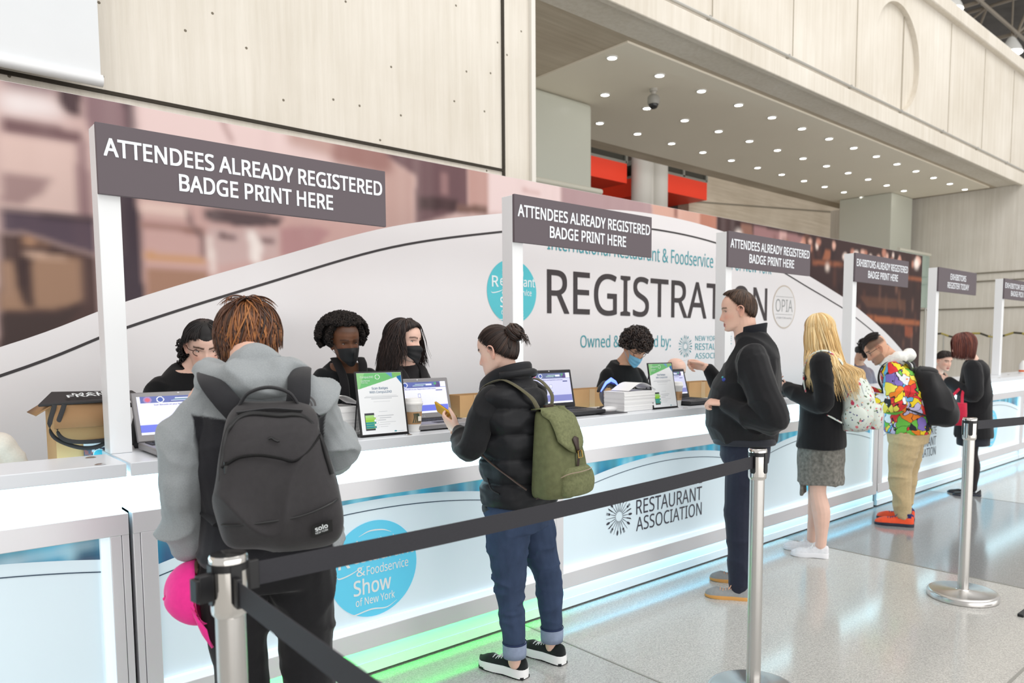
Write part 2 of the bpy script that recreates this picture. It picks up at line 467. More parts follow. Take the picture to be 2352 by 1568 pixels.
# dark roof and space frame beyond the balcony
struct('ceiling', MB().box(19, 60, 5.6, 40, 14, 14.3), mat('roof_dark', rgb(84, 80, 76), .8, noise=(1.5, .25)))
rt = mat('truss_grey', rgb(150, 140, 126), .5)
mb = MB(); rr = random.Random(3)
for i in range(7):
    for j in range(5):
        x, y = 20 + i * 3.4, 7 + j * 3.0
        n0 = V((x, y, 13.4)); n1 = V((x + 1.7, y + 1.5, 11.6))
        for d in ((3.4, 0, 0), (0, 3.0, 0)):
            mb.tube([n0, n0 + V(d)], .06, 6); mb.tube([n1, n1 + V(d)], .06, 6)
        for d in ((0, 0), (3.4, 0), (0, 3.0), (3.4, 3.0)): mb.tube([n1, n0 + V((d[0], d[1], 0))], .045, 6)
struct('ceiling_truss', mb, rt)
for i, (x, y, z) in enumerate(((22.73, 8.85, 11), (23.46, 8.75, 10.95), (28.3, 8.6, 10.95))):
    t = thing('high_bay_lamp', (x, y, z), 'bright white high bay lamp, %s of three above the balcony' % ['leftmost', 'middle', 'rightmost'][i], 'lamp', 'high bay lamps above the balcony')
    put('shade', MB().lathe([(.06, z + .5), (.12, z + .45), (.3, z + .15), (.36, z)], (x, y, 0), 24), MATS['lamp_white'], t)
    put('bulb', MB().lathe([(.34, z - .02), (.34, z + .01)], (x, y, 0), 24), mat('high_bay_glow', (1, 1, 1), .4, emit=(1, .98, .94), es=8), t)
    put('stem', MB().tube([(x, y, z + .45), (x, y, 13.45)], .03, 8), rt, t)

# downlights in the painted panel
ORD = ['first', 'second', 'third', 'fourth', 'fifth', 'sixth', 'seventh', 'eighth', 'ninth', 'tenth', 'eleventh', 'twelfth', 'thirteenth', 'fourteenth']
dl = None
for row, (y, x0, n) in enumerate(((5.862, 6.255, 14), (6.765, 7.09, 12), (7.665, 7.925, 11))):
    for k in range(n):
        x = x0 + .8165 * k
        lb = 'round recessed downlight, %s from the left in the %s row of the painted ceiling' % (ORD[k], ['front', 'middle', 'back'][row])
        if dl is None:
            dl = thing('downlight', (x, y, 4.6), lb, 'downlight', 'downlights in the painted ceiling')
            put('trim_ring', MB().lathe([(.050, 4.594), (.054, 4.59), (.066, 4.598), (.066, 4.606)], (x, y, 0), 28, caps=False), MATS['lamp_white'], dl)
            put('lens', MB().lathe([(.052, 4.5955), (.052, 4.603)], (x, y, 0), 28), mat('downlight_glow', (1, 1, 1), .4, emit=(1, .97, .92), es=11), dl)
        else: dup(dl, (x, y, 4.6), lb)
t = thing('security_camera', (7.39, 6.22, 4.6), 'grey dome security camera hanging from the painted ceiling among the downlights', 'camera')
c = (7.39, 6.22, 0)
put('mount', MB().lathe([(.05, 4.605), (.05, 4.575), (.032, 4.565), (.028, 4.53)], c), mat('cctv_grey', rgb(196, 192, 184), .4), t)
put('housing', MB().lathe([(.035, 4.535), (.066, 4.515), (.076, 4.49), (.076, 4.435), (.066, 4.415)], c, 28), mat('cctv_grey2', rgb(166, 164, 158), .4), t)
put('dome', MB().lathe([(.058, 4.418), (.056, 4.395), (.043, 4.372), (.02, 4.362), (.003, 4.36)], c, 28), mat('smoked_dome', rgb(40, 40, 42), .1), t)

# hanging banner at the upper left
t = thing('hanging_banner', (0, 4.8, 2.85), 'white hanging banner with a blue disc and a weighted foot bar, upper left', 'banner')
put('fabric', MB().box(-1.2, 1.027, 4.795, 4.80, 2.90, 6.0), mat('banner_white', rgb(226, 229, 232), .7, noise=(3, .02)), t)
put('foot_bar', MB().tube([(-1.2, 4.797, 2.893), (1.035, 4.797, 2.893)], .032, 16), mat('banner_bar', rgb(240, 242, 244), .4), t)
put('disc', MB().lathe([(.57, 0), (.57, .002)], (.16, 4.793, 3.70), 64, M=R90), mat('banner_blue', rgb(62, 84, 200), .6), t)

# ------------------------------------------------------------------ printed backdrop wall
MURAL=[
((205,175,170),0.02,[(0.54,2.74),(4.26,2.75),(4.26,0.69),(0.45,1.01)]),
((130,105,108),0.02,[(0.54,2.74),(0.77,2.73),(0.76,2.68),(0.54,2.68)]),
((246,240,240),0.04,[(0.53,2.65),(0.76,2.65),(0.8,2.6),(0.53,2.57)]),
((75,58,62),0.015,[(0.76,2.74),(0.88,2.74),(0.87,2.61),(0.82,2.6),(0.78,2.63)]),
((140,112,116),0.015,[(0.88,2.75),(1.12,2.73),(1.11,2.54),(0.89,2.54)]),
((84,64,70),0.012,[(1.06,2.74),(1.12,2.74),(1.13,2.54),(1.07,2.55)]),
((120,92,94),0.012,[(0.53,2.54),(0.69,2.54),(0.87,2.53),(0.87,2.47),(0.69,2.47),(0.53,2.46)]),
((217,188,180),0.012,[(0.52,2.45),(0.83,2.46),(0.83,2.1),(0.51,2.11)]),
((163,134,132),0.012,[(0.52,2.28),(0.73,2.28),(0.69,2.21),(0.6,2.13),(0.51,2.13)]),
((148,118,120),0.015,[(0.84,2.46),(0.88,2.5),(0.9,2.09),(0.83,2.1)]),
((88,73,84),0.012,[(0.51,2.11),(0.9,2.1),(0.9,1.91),(0.79,1.94),(0.59,2.0),(0.5,1.99)]),
((58,46,52),0.008,[(0.51,2.11),(0.9,2.1),(0.9,2.08),(0.51,2.09)]),
((80,60,57),0.015,[(0.5,1.99),(0.59,2.0),(0.79,1.94),(0.9,1.91),(0.91,1.57),(0.47,1.37)]),
((186,142,112),0.01,[(0.59,1.99),(0.66,1.96),(0.74,1.93),(0.66,1.95),(0.59,1.94)]),
((156,122,100),0.012,[(0.5,1.86),(0.55,1.86),(0.57,1.77),(0.59,1.65),(0.62,1.64),(0.62,1.78),(0.62,1.86),(0.65,1.89),(0.83,1.89),(0.83,1.68),(0.75,1.64),(0.48,1.61)]),
((214,178,156),0.008,[(0.59,1.9),(0.67,1.9),(0.76,1.89),(0.77,1.88),(0.67,1.88),(0.59,1.88)]),
((62,46,46),0.006,[(0.56,1.88),(0.62,1.88),(0.6,1.81),(0.6,1.72),(0.62,1.64),(0.59,1.63),(0.56,1.72),(0.55,1.79)]),
((68,54,52),0.012,[(0.48,1.6),(0.73,1.61),(0.83,1.66),(0.75,1.55),(0.47,1.37)]),
((228,202,199),0.02,[(1.12,2.73),(2.53,2.73),(2.52,2.54),(1.11,2.51)]),
((170,135,132),0.006,[(1.55,2.72),(1.57,2.72),(1.62,2.63),(1.61,2.59),(1.6,2.62)]),
((205,166,160),0.02,[(1.1,2.26),(2.85,2.26),(2.85,2.14),(1.86,1.85),(1.08,1.62)]),
((70,58,66),0.012,[(1.0,2.27),(1.11,2.26),(1.13,1.62),(0.97,1.61)]),
((230,200,190),0.015,[(1.12,2.22),(1.36,2.22),(1.35,2.15),(1.12,2.15)]),
((150,110,100),0.012,[(1.12,2.11),(1.44,2.1),(1.44,2.07),(1.12,2.08)]),
((204,154,114),0.01,[(1.13,1.95),(1.45,1.94),(1.45,1.9),(1.13,1.9)]),
((166,126,106),0.012,[(1.13,1.87),(1.46,1.87),(1.45,1.68),(1.13,1.66)]),
((95,78,80),0.012,[(1.44,2.22),(1.62,2.23),(1.91,2.22),(1.87,2.16),(1.69,2.13),(1.52,2.14),(1.44,2.16)]),
((206,176,172),0.015,[(1.46,2.11),(1.88,2.14),(1.87,1.98),(1.51,1.9),(1.48,1.95)]),
((120,95,95),0.006,[(1.35,2.21),(1.37,2.21),(1.38,2.13),(1.44,2.07),(1.44,1.94),(1.42,1.94),(1.42,2.05),(1.36,2.12)]),
((90,65,68),0.008,[(1.52,2.09),(1.62,2.08),(1.62,2.05),(1.51,2.05)]),
((92,66,68),0.008,[(1.76,2.08),(1.84,2.08),(1.84,2.05),(1.76,2.05)]),
((244,230,224),0.012,[(1.68,2.12),(1.73,2.11),(1.77,2.03),(1.75,1.92),(1.7,1.94)]),
((240,225,218),0.008,[(1.45,2.07),(1.48,2.07),(1.5,1.86),(1.47,1.85)]),
((185,140,140),0.015,[(1.88,2.15),(2.04,2.18),(2.21,2.17),(2.03,1.96),(1.88,1.98)]),
((192,158,150),0.02,[(1.94,2.74),(2.56,2.72),(2.84,2.61),(2.83,2.26),(2.58,2.2),(2.56,2.57),(1.94,2.66)]),
((158,118,112),0.02,[(2.25,2.73),(2.66,2.73),(2.66,2.6),(2.56,2.57),(2.22,2.6)]),
((108,80,84),0.012,[(2.55,2.75),(3.28,2.74),(3.28,2.43),(2.83,2.26),(2.84,2.6),(2.67,2.67)]),
((72,52,54),0.012,[(2.85,2.47),(3.19,2.48),(3.18,2.4),(2.85,2.37)]),
((150,115,115),0.008,[(3.04,2.66),(3.11,2.66),(3.11,2.5),(3.04,2.5)]),
((190,150,142),0.012,[(3.28,2.74),(3.47,2.72),(3.47,2.42),(3.28,2.4)]),
((120,90,82),0.01,[(3.18,2.45),(3.46,2.47),(3.46,2.41),(3.18,2.39)]),
((230,207,205),0.012,[(3.47,2.74),(4.21,2.71),(4.21,2.5),(3.47,2.42)]),
((206,172,168),0.01,[(3.8,2.65),(3.98,2.64),(3.98,2.62),(3.8,2.62)]),
((178,148,150),0.012,[(4.21,2.74),(5.33,2.73),(5.35,2.59),(4.21,2.5)]),
((214,168,152),0.012,[(5.33,2.75),(6.09,2.74),(6.09,2.55),(5.35,2.59)]),
((150,105,95),0.01,[(5.66,2.73),(5.71,2.73),(5.71,2.61),(5.66,2.63)]),
((184,124,104),0.012,[(6.06,2.75),(6.35,2.73),(6.35,2.53),(6.06,2.55)]),
((60,41,41),0.012,[(6.33,2.78),(11.57,2.8),(11.83,0.04),(6.39,0.51)]),
((138,98,84),0.012,[(6.75,2.69),(6.97,2.69),(6.98,2.57),(6.75,2.57)]),
((152,112,112),0.015,[(6.99,2.69),(8.03,2.67),(8.04,2.49),(6.99,2.5)]),
((200,160,155),0.012,[(7.51,2.68),(7.65,2.68),(7.66,2.53),(7.51,2.54)]),
((142,84,60),0.01,[(8.24,2.43),(8.99,2.44),(8.99,2.39),(8.25,2.37)]),
((152,92,66),0.012,[(8.54,2.57),(8.67,2.57),(8.66,2.45),(8.47,2.44)]),
((162,94,62),0.012,[(9.67,1.82),(11.38,1.77),(11.39,1.7),(9.68,1.73)]),
((142,74,52),0.012,[(10.87,1.69),(11.14,1.68),(11.16,1.53),(10.89,1.54)]),
((150,88,62),0.012,[(10.9,2.39),(11.42,2.39),(11.42,2.34),(10.91,2.34)]),
((96,64,52),0.015,[(9.47,2.05),(10.87,2.05),(10.88,1.91),(9.67,1.92)])]

bd = thing('backdrop_wall', (5, 4.54, 0), 'long printed registration backdrop with white arch between kitchen and bar photographs', 'backdrop')
pm = Print(-.7, 11.4, 0.9, 2.71, .0125, (205, 175, 170))
for col, soft, poly in MURAL: pm.poly(poly, col, max(soft, .0126))
g = np.random.default_rng(5)
for i in range(150):
    x, z = g.uniform(7.3, 11.3), g.uniform(1.2, 2.6)
    c = [(120, 82, 66), (96, 60, 50), (40, 28, 32), (150, 108, 92), (82, 52, 46), (36, 26, 30)][i % 6]
    w, h = g.uniform(.02, .07), g.uniform(.06, .26)
    if z > 2.3 or g.random() < .75: pm.rect(x, x + w, z, z + h, c, .02, .7)
for i in range(34):
    x = g.uniform(8.0, 11.35)
    pm.ell(x, 2.66 - abs(g.normal(0, .10)), g.uniform(.03, .07), g.uniform(.025, .06), [(226, 176, 158), (250, 226, 214), (190, 130, 110)][i % 3], .015, .9)
pm.ell(6.72, 2.57, .06, .045, (255, 240, 232), .02); pm.ell(8.6, 2.36, .05, .035, (255, 236, 224), .02); pm.ell(11.2, 2.58, .09, .07, (255, 236, 226), .03)
for i in range(70):
    x = g.uniform(-1.9, 6.6); pm.rect(x, x + g.uniform(.01, .05), g.uniform(1.4, 2.3), 2.72, [(235, 210, 205), (150, 115, 112)][i % 2], .02, .1)
put('print', pm.emit('print', lambda a, b: (a, 4.498, b)), mat('mural_print', (1, 1, 1), .45, vcol=True, spec=.2), bd, fixn=False, smooth=False)
put('panel_core', MB().box(-2, 11.4, 4.5, 4.56, 0, 2.712), mat('core_white', rgb(228, 222, 220), .5), bd)
AO = [(-2, .62), (-.8, 1.0), (.474, 1.44), (1.031, 1.68), (1.759, 1.943), (2.647, 2.238), (3.582, 2.43), (4.46, 2.566), (5.30, 2.625), (6.29, 2.59), (7.3, 2.44), (8.19, 2.226), (8.7, 2.10), (9.3, 1.934), (10.347, 1.553), (11.4, 1.05)]
AO = crv(AO, 8)
def arch(mb, pts, y, z0, mi=0):
    for (a, b), (c, d) in zip(pts[:-1], pts[1:]): mb.add([(a, y, z0), (c, y, z0), (c, y, d), (a, y, b)], [(0, 1, 2, 3)], mi)
def ribbon(mb, pts, y, off, w, mi=0):
    for (a, b), (c, d) in zip(pts[:-1], pts[1:]): mb.add([(a, y, b - off), (c, y, d - off), (c, y, d - off + w), (a, y, b - off + w)], [(0, 1, 2, 3)], mi)
mb = MB(); arch(mb, AO, 4.4955, 0.02)
put('arch_field', mb, mat('arch_white', rgb(232, 227, 228), .3, noise=(1.1, .018, (1, 1, .4))), bd)
mb = MB(); ribbon(mb, AO, 4.494, .145, .016)
put('arch_line', mb, mat('ink_dark', rgb(52, 46, 48), .5), bd)
def roundel(mb, x, z, r, y, mi=0, n=64):
    mb.add([(x + r * math.cos(2 * math.pi * i / n), y, z + r * math.sin(2 * math.pi * i / n)) for i in range(n)], [tuple(range(n))], mi)
def swash(mb, pts, y, w, mi=0):
    P = crv(pts, 10); n = len(P)
    for i in range(n - 1):
        a, b = P[i], P[i + 1]; t0 = w * math.sin(math.pi * i / (n - 1)) + .0006; t1 = w * math.sin(math.pi * (i + 1) / (n - 1)) + .0006
        mb.add([(a[0], y, a[1] - t0), (b[0], y, b[1] - t1), (b[0], y, b[1] + t1), (a[0], y, a[1] + t0)], [(0, 1, 2, 3)], mi)
def show_logo(mb, x, z, r, y, mi=0):
    """the round show emblem: five lines of white lettering with flourishes"""
    T = lambda s, cx, cz, w, h, b=.01: text(mb, s, (x + (cx - w / 2) * r, y, z + cz * r), XU, ZU, w * r, h * r, b, .001, mi)
    T('International', 0.02, .50, .86, .15); T('R', -.68, .12, .26, .34, .02); T('estaurant', .22, .17, 1.42, .27, .02)
    T('&', -.32, -.10, .20, .19); T('Foodservice', .30, -.11, .98, .20); T('Show', -.06, -.50, .86, .34, .02); T('of New York', 0, -.72, .90, .17, .015)
    for q in ([(-.85, .02), (-.8, -.06), (-.55, -.02), (-.25, .1)], [(-.35, .72), (-.1, .80), (.2, .78), (.4, .70)], [(-.6, -.80), (-.5, -.88), (-.1, -.84), (.25, -.88), (.5, -.78)]):
        swash(mb, [(x + a * r, z + b * r) for a, b in q], y - .001, .012 * r, mi)
def cutlery_burst(mb, x, z, r, y, mi=0):
    for k in range(22):
        a = 2 * math.pi * k / 22; d = V((math.cos(a), 0, math.sin(a))); e = V((-math.sin(a), 0, math.cos(a))); c = V((x, y, z))
        r1 = r * (1.0 if k % 2 else .92); w = r * .018
        mb.add([c + d * r * .25 - e * w, c + d * r1 * .98 - e * w * .5, c + d * r1 * .98 + e * w * .5, c + d * r * .25 + e * w], [(0, 1, 2, 3)], mi)
        if k % 4 == 0:
            mb.add([c + d * (r * .86 + r * .14 * math.cos(t)) + e * (r * .065 * math.sin(t)) for t in np.linspace(0, 6.28, 14)[:-1]], [tuple(range(13))], mi)
        elif k % 4 == 2:
            for q in (-1, 0, 1): mb.add([c + d * r * .8 + e * (q * .045 * r - w * .7), c + d * r + e * (q * .045 * r - w * .7), c + d * r + e * (q * .045 * r + w * .7), c + d * r * .8 + e * (q * .045 * r + w * .7)], [(0, 1, 2, 3)], mi)
            mb.add([c + d * r * .72 - e * r * .06, c + d * r * .82 - e * r * .06, c + d * r * .82 + e * r * .06, c + d * r * .72 + e * r * .06], [(0, 1, 2, 3)], mi)
        elif k % 4 == 1:
            mb.add([c + d * r * .55 - e * w, c + d * r - e * w, c + d * r * .9 + e * r * .05, c + d * r * .6 + e * r * .03], [(0, 1, 2, 3)], mi)
M_teal = mat('emblem_teal', rgb(84, 196, 208), .4); M_white_ink = mat('ink_white', rgb(238, 244, 246), .5)
M_black_ink = mat('ink_black', rgb(58, 50, 52), .5); M_teal_ink = mat('ink_teal', rgb(70, 158, 170), .5); M_grey_ink = mat('ink_grey', rgb(150, 150, 150), .5)
mb = MB(); roundel(mb, 3.685, 1.85, .245, 4.4935)
em = put('emblem', mb, M_teal, bd)
mb = MB(); show_logo(mb, 3.685, 1.85, .245, 4.493); put('emblem_lettering', mb, M_white_ink, em)
mb = MB(); text(mb, 'REGISTRATION', (4.044, 4.4935, 1.69), XU, ZU, 3.235, .36, .012); put('title_lettering', mb, M_black_ink, bd)
mb = MB()
text(mb, 'International Restaurant & Foodservice Show of New York', (4.05, 4.4935, 2.20), XU, ZU, 3.3, .135, .004)
text(mb, 'Owned & Managed by:', (4.42, 4.4935, 1.385), XU, ZU, 1.2, .14, .004)
cutlery_burst(mb, 5.845, 1.422, .108, 4.493)
text(mb, 'NEW YORK STATE', (6.0, 4.4935, 1.475), XU, ZU, .62, .05, .004); text(mb, 'RESTAURANT', (6.0, 4.4935, 1.385), XU, ZU, .62, .065, .01); text(mb, 'ASSOCIATION', (6.0, 4.4935, 1.30), XU, ZU, .62, .055, .006)
put('owner_lettering', mb, M_teal_ink, bd)
mb = MB(); roundel(mb, 7.63, 1.855, .242, 4.4935); ro = put('host_roundel', mb, mat('roundel_rim', rgb(196, 182, 168), .5), bd)
mb = MB(); roundel(mb, 7.63, 1.855, .228, 4.4928); put('roundel_face', mb, mat('roundel_white', rgb(226, 222, 222), .4), ro)
mb = MB(); text(mb, 'OPIA', (7.45, 4.4925, 1.80), XU, ZU, .36, .14, -.005)
mb.box(7.45, 7.81, 4.4915, 4.492, 1.965, 1.969); mb.box(7.45, 7.81, 4.4915, 4.492, 1.77, 1.774); text(mb, 'of NEW YORK evening', (7.47, 4.4925, 1.715), XU, ZU, .32, .03, 0)
put('roundel_lettering', mb, M_grey_ink, ro)
# ------------------------------------------------------------------ counters
M_lip = mat('counter_white', rgb(226, 230, 236), .28)
M_alu = mat('brushed_rail', rgb(226, 226, 230), .34, .35, noise=(.9, .06, (1, 1, 1)))
M_bev = mat('lit_bevel', rgb(236, 246, 252), .5, emit=(.72, .93, 1), es=.35)
M_gap = mat('black_gap', rgb(18, 20, 22), .8)
M_band = mat('light_band', rgb(240, 252, 255), .4, emit=(.50, .88, 1), es=3.1)
M_kick = mat('kick_white', rgb(232, 238, 242), .45)
M_lit = mat('lit_print_white', rgb(214, 228, 236), .22, emit=(.60, .82, .92), es=.18, noise=(1.3, .05, (1, 1, .5)))
M_litpic = mat('lit_print_picture', (1, 1, 1), .3, vcol=True, emit=(1, 1, 1), es=.16, spec=.3)
M_counter_teal = mat('counter_emblem', rgb(92, 196, 228), .3, emit=(.12, .55, .78), es=.22)
def lit_panel(par, x0, x1, peak, seed, logo):
    y = 2.902
    g = np.random.default_rng(seed)
    p = Print(x0, x1, .24, .80, .011, (46, 168, 210))
    for i in range(70):
        x = g.uniform(x0, x1); w = g.uniform(.01, .07); c = [(10, 96, 140), (120, 205, 228), (26, 66, 96), (190, 232, 244), (4, 128, 176), (70, 70, 104)][i % 6]
        p.rect(x, x + w, .45 + g.uniform(0, .2), .82, c, .012, .75)
    p.rect(x0, x1, .755, .82, (120, 225, 248), .03, .4); p.rect(x0, x1, .3, .62, (70, 78, 104), .05, .5)
    if peak < x0 + .3 or seed == 1:
        for i in range(6): z = .6 + g.uniform(-.03, .17); p.poly([(x1 - .6, z - .05), (x1, z), (x1, z + .025), (x1 - .6, z - .02)], [(60, 80, 105), (205, 225, 235), (120, 110, 125)][i % 3], .01, .7)
    for i in range(12): p.ell(g.uniform(x0, x1), g.uniform(.6, .78), .012, .01, (225, 250, 255), .008)
    pn = put('panel', p.emit('panel', lambda a, b: (a, y, b)), M_litpic, par, fixn=False, smooth=False)
    xs = np.linspace(x0, x1, 40)
    top = [(float(x), float(.775 - .10 * ((x - peak) / .85) ** 2)) for x in xs]
    top = [(a, max(b, .26)) for a, b in top]
    mb = MB(); arch(mb, top, y - .003, .24, 0); ribbon(mb, top, y - .005, .045, .004, 1)
    put('arch_field', mb, [M_lit, mat('ink_navy', rgb(46, 70, 92), .4)], pn)
    if logo == 'show':
        xc = (x0 + x1) / 2 - .06
        mb = MB(); roundel(mb, xc, .472, .212, y - .006); put('emblem', mb, M_counter_teal, pn)
        mb = MB(); show_logo(mb, xc, .472, .212, y - .007); put('emblem_lettering', mb, M_white_ink, pn)
    elif logo == 'assoc':
        mb = MB(); o = x0 + .355
        cutlery_burst(mb, o + .11, .45, .112, y - .006)
        for s, z, h in (('NEW YORK STATE', .545, .075), ('RESTAURANT', .435, .09), ('ASSOCIATION', .335, .085)): text(mb, s, (o + .26, y - .005, z), XU, ZU, .645, h, .004)
        put('association_lettering', mb, mat('ink_slate', rgb(66, 66, 78), .4), pn)
def counter(x0, x1, panels, label, back):
    t = thing('registration_counter', ((x0 + x1) / 2, 2.9, 0), label, 'counter', 'white illuminated registration counters')
    put('worktop', MB().box(x0, x1, 2.862, back, .998, 1.045), M_lip, t, bevel=.003)
    put('light_band', MB().box(x0 + .012, x1 - .012, 2.905, back - .03, .868, .998), M_band, t)
    mb = MB().box(x0, x1, 2.872, back - .02, .795, .870).box(x0, x1, 2.872, 2.93, .148, .213)
    mb.box(x0, x0 + .022, 2.874, 2.94, .148, .80).box(x1 - .022, x1, 2.874, 2.94, .148, .80)
    ed = [x0] + [(a[1] + b[0]) / 2 for a, b in zip(panels[:-1], panels[1:])] + [x1]
    for i, p in enumerate(panels):
        if p[0] > ed[i] + .022: mb.box(ed[i] + (.024 if i == 0 else 0), p[0], 2.873, 2.93, .213, .795)
        if p[1] < ed[i + 1] - .022: mb.box(p[1], ed[i + 1] - (.024 if i == len(panels) - 1 else 0), 2.873, 2.93, .213, .795)
    put('frame', mb, M_alu, t, bevel=.002)
    mb = MB()
    for p in panels:
        mb.box(p[0], p[1], 2.876, 2.93, .213, .24)
        mb.box(p[1] - .028, p[1], 2.882, 2.93, .24, .795)
    put('panel_reveal', mb, M_bev, t)
    for p in panels: lit_panel(t, p[0], p[1] - .028, p[2], p[3], p[4])
    for p in panels:
        xa, xb = max(x0, p[0] - .055), min(x1, p[1] + .055)
        k_ = put('kick_board', MB().box(xa, xb, 2.895, 2.92, .060, .15), M_kick, t)
        put('kick_ledge', MB().box(xa, xb, 2.888, 2.92, .014, .062), M_kick, k_)
    put('led_shield', MB().box(x0, x1, 2.872, 2.875, .128, .150), M_alu, t)  # added strip, blocks the LED's mirror image in the floor
    put('carcass', MB().box(x0, x1, 2.92, back - .05, .0, .868), M_gap, t)
    for xa in np.arange(x0 + (.12 if x0 > 0 else .96), x1, 1.0):
        for dx, yy in ((0, 2.89), (.01, 3.09)): put('grommet', MB().lathe([(.016, 1.0455), (.017, 1.0465), (.011, 1.0485), (.002, 1.049)], (xa + dx, yy, 0), 18), mat('chrome_cap', rgb(214, 214, 214), .2, .9), t)
    return t
counter(-1.4, .633, [(-1.3, .575, -.1, 1, 'show')], 'short illuminated white counter at the left edge, ending at the first seam', 3.16)
counter(.645, 6.478, [(.722, 2.598, 1.62, 2, 'show'), (2.70, 4.56, 3.62, 3, 'assoc'), (4.66, 6.40, 5.5, 4, 'show')], 'long illuminated white counter in the middle, where the nearest visitors stand', 3.36)
counter(6.492, 12.4, [(6.58, 8.50, 7.5, 5, 'assoc'), (8.62, 10.40, 9.5, 6, 'show'), (10.52, 12.3, 11.4, 7, 'assoc')], 'far illuminated white counter running out at the right edge', 3.36)
for i, (x0, x1, c, e) in enumerate(((-1.3, .6, (.35, .85, 1), 2.0), (.70, 2.60, (.0, 1, .09), 3.6), (2.68, 4.6, (.22, .74, 1), 2.4), (4.62, 6.45, (.22, .74, 1), 2.4), (6.55, 8.5, (.22, .74, 1), 2.4), (8.6, 10.4, (.22, .74, 1), 2.4), (10.5, 12.3, (.22, .74, 1), 2.4))):
    area('kick_led', ((x0 + x1) / 2, 2.881, .147), ((x0 + x1) / 2, 2.868, 0), x1 - x0, .010, e, c)

# sign posts
SIGNS = [(.643, 1.164, 'ATTENDEES ALREADY REGISTERED', 'BADGE PRINT HERE', 'nearest grey ATTENDEES sign on a white post, by the seam and the hooded visitor'),
 (2.578, 1.125, 'ATTENDEES ALREADY REGISTERED', 'BADGE PRINT HERE', 'second grey ATTENDEES sign on a white post, crossing the round teal emblem'),
 (4.541, 1.145, 'ATTENDEES ALREADY REGISTERED', 'BADGE PRINT HERE', 'third grey ATTENDEES sign on a white post, behind the man in black'),
 (6.469, 1.12, 'EXHIBITORS ALREADY REGISTERED', 'BADGE PRINT HERE', 'grey EXHIBITORS ALREADY REGISTERED sign on a white post, beside the blonde visitor'),
 (8.349, 1.11, 'EXHIBITORS', 'REGISTER TODAY', 'grey EXHIBITORS REGISTER TODAY sign on a white post past the end of the backdrop'),
 (10.43, 1.12, 'EXHIBITOR SERVICES', 'BADGE PICK UP', 'farthest grey sign on a white post, cut by the right edge')]
M_post = mat('post_white', rgb(240, 242, 244), .35); M_sign = mat('sign_grey', rgb(96, 86, 92), .5); M_signt = mat('sign_letter', rgb(236, 240, 246), .5)
for x, w, a, b, lb in SIGNS:
    t = thing('sign_post', (x, 3.18, 1.045), lb, 'sign', 'counter signs on white posts')
    put('post', MB().box(x, x + .074, 3.14, 3.229, 1.0455, 2.24), M_post, t, bevel=.002)
    s = put('sign_board', MB().box(x, x + w, 3.122, 3.139, 1.992, 2.244), M_sign, t, bevel=.0015)
    mb = MB()
    if len(a) > 15: text(mb, a, (x + .022, 3.121, 2.128), XU, ZU, w - .04, .066, .036)
    else: text(mb, a, (x + .32, 3.121, 2.128), XU, ZU, .46, .066, .036)
    text(mb, b, (x + w * .5 - .31, 3.121, 2.036), XU, ZU, .63, .066, .036)
    put('lettering', mb, M_signt, s)

# ------------------------------------------------------------------ belt stanchions
M_steel = mat('satin_steel', rgb(205, 203, 200), .26, .9); M_chrome = mat('polished_steel', rgb(225, 222, 218), .1, 1)
M_belt = mat('belt_black', rgb(44, 44, 50), .7, noise=(120, .15, (1, 1, 6))); M_plast = mat('black_plastic', rgb(24, 24, 27), .4)
def stanchion(x, y, label, ang, belts=(), clip=None):
    t = thing('belt_stanchion', (x, y, 0), label, 'stanchion', 'belt barrier stanchions')
    c = (x, y, 0)
    put('base', MB().lathe([(.183, 0), (.186, .003), (.186, .028), (.180, .036), (.168, .039), (.04, .043), (.032, .050)], c, 64), M_steel, t)
    put('pole', MB().lathe([(.029, .05), (.029, .91)], c, 32), M_steel, t)
    hd = put('belt_head', MB().lathe([(.030, .905), (.035, .912), (.036, .92), (.036, 1.018)], c, 40), M_chrome, t)
    put('cap', MB().lathe([(.0365, 1.012), (.037, 1.026), (.034, 1.031), (.003, 1.032)], c, 40), M_chrome, t)
    mb = MB()
    for k in range(4):
        a = ang + k * math.pi / 2; M = Matrix.Translation(c) @ Matrix.Rotation(a, 4, 'Z')
        P = [(-.011, 1.014), (.011, 1.014), (.011, .94), (.007, .933), (-.007, .933), (-.011, .94)]
        mb.prism(P, lambda p: M @ V((.030, p[0], p[1])), lambda p: M @ V((.0385, p[0], p[1])))
    mb.lathe([(.0372, 1.0), (.0372, 1.016)], c, 40)
    put('belt_slot', mb, M_plast, hd)
    if clip is not None:
        M = Matrix.Translation(c) @ Matrix.Rotation(clip, 4, 'Z')
        put('belt_clip', MB().box(.036, .066, -.010, .010, .945, 1.0, M=M).box(.064, .074, -.013, .013, .95, .995, M=M), M_plast, t, bevel=.002)
    for (bx, by, z0, z1) in belts:
        d = (V((bx, by, 0)) - V((x, y, 0))).normalized(); n = V((-d.y, d.x, 0)) * .0012
        A = V((x, y, 0)) + d * .038; B = V((bx, by, 0)) - d * .038
        rings = []
        for i in range(13):
            s = i / 12; p = A.lerp(B, s); zz = z0 + (z1 - z0) * s - .012 * math.sin(math.pi * s)
            rings.append([p + n + ZU * (zz - .0245), p + n + ZU * (zz + .0245), p - n + ZU * (zz + .0245), p - n + ZU * (zz - .0245)])
        bo = put('belt', MB().loft(rings), M_belt, t, smooth=False)
        M = Matrix.Translation(A) @ Matrix.Rotation(math.atan2(d.y, d.x), 4, 'Z')
        put('belt_end', MB().box(-.004, .022, -.006, .006, z0 - .03, z0 + .03, M=M), M_plast, bo, bevel=.002)
    return t
S1, S2, S3 = (.512, 1.53), (2.61, 1.64), (4.55, 1.505)
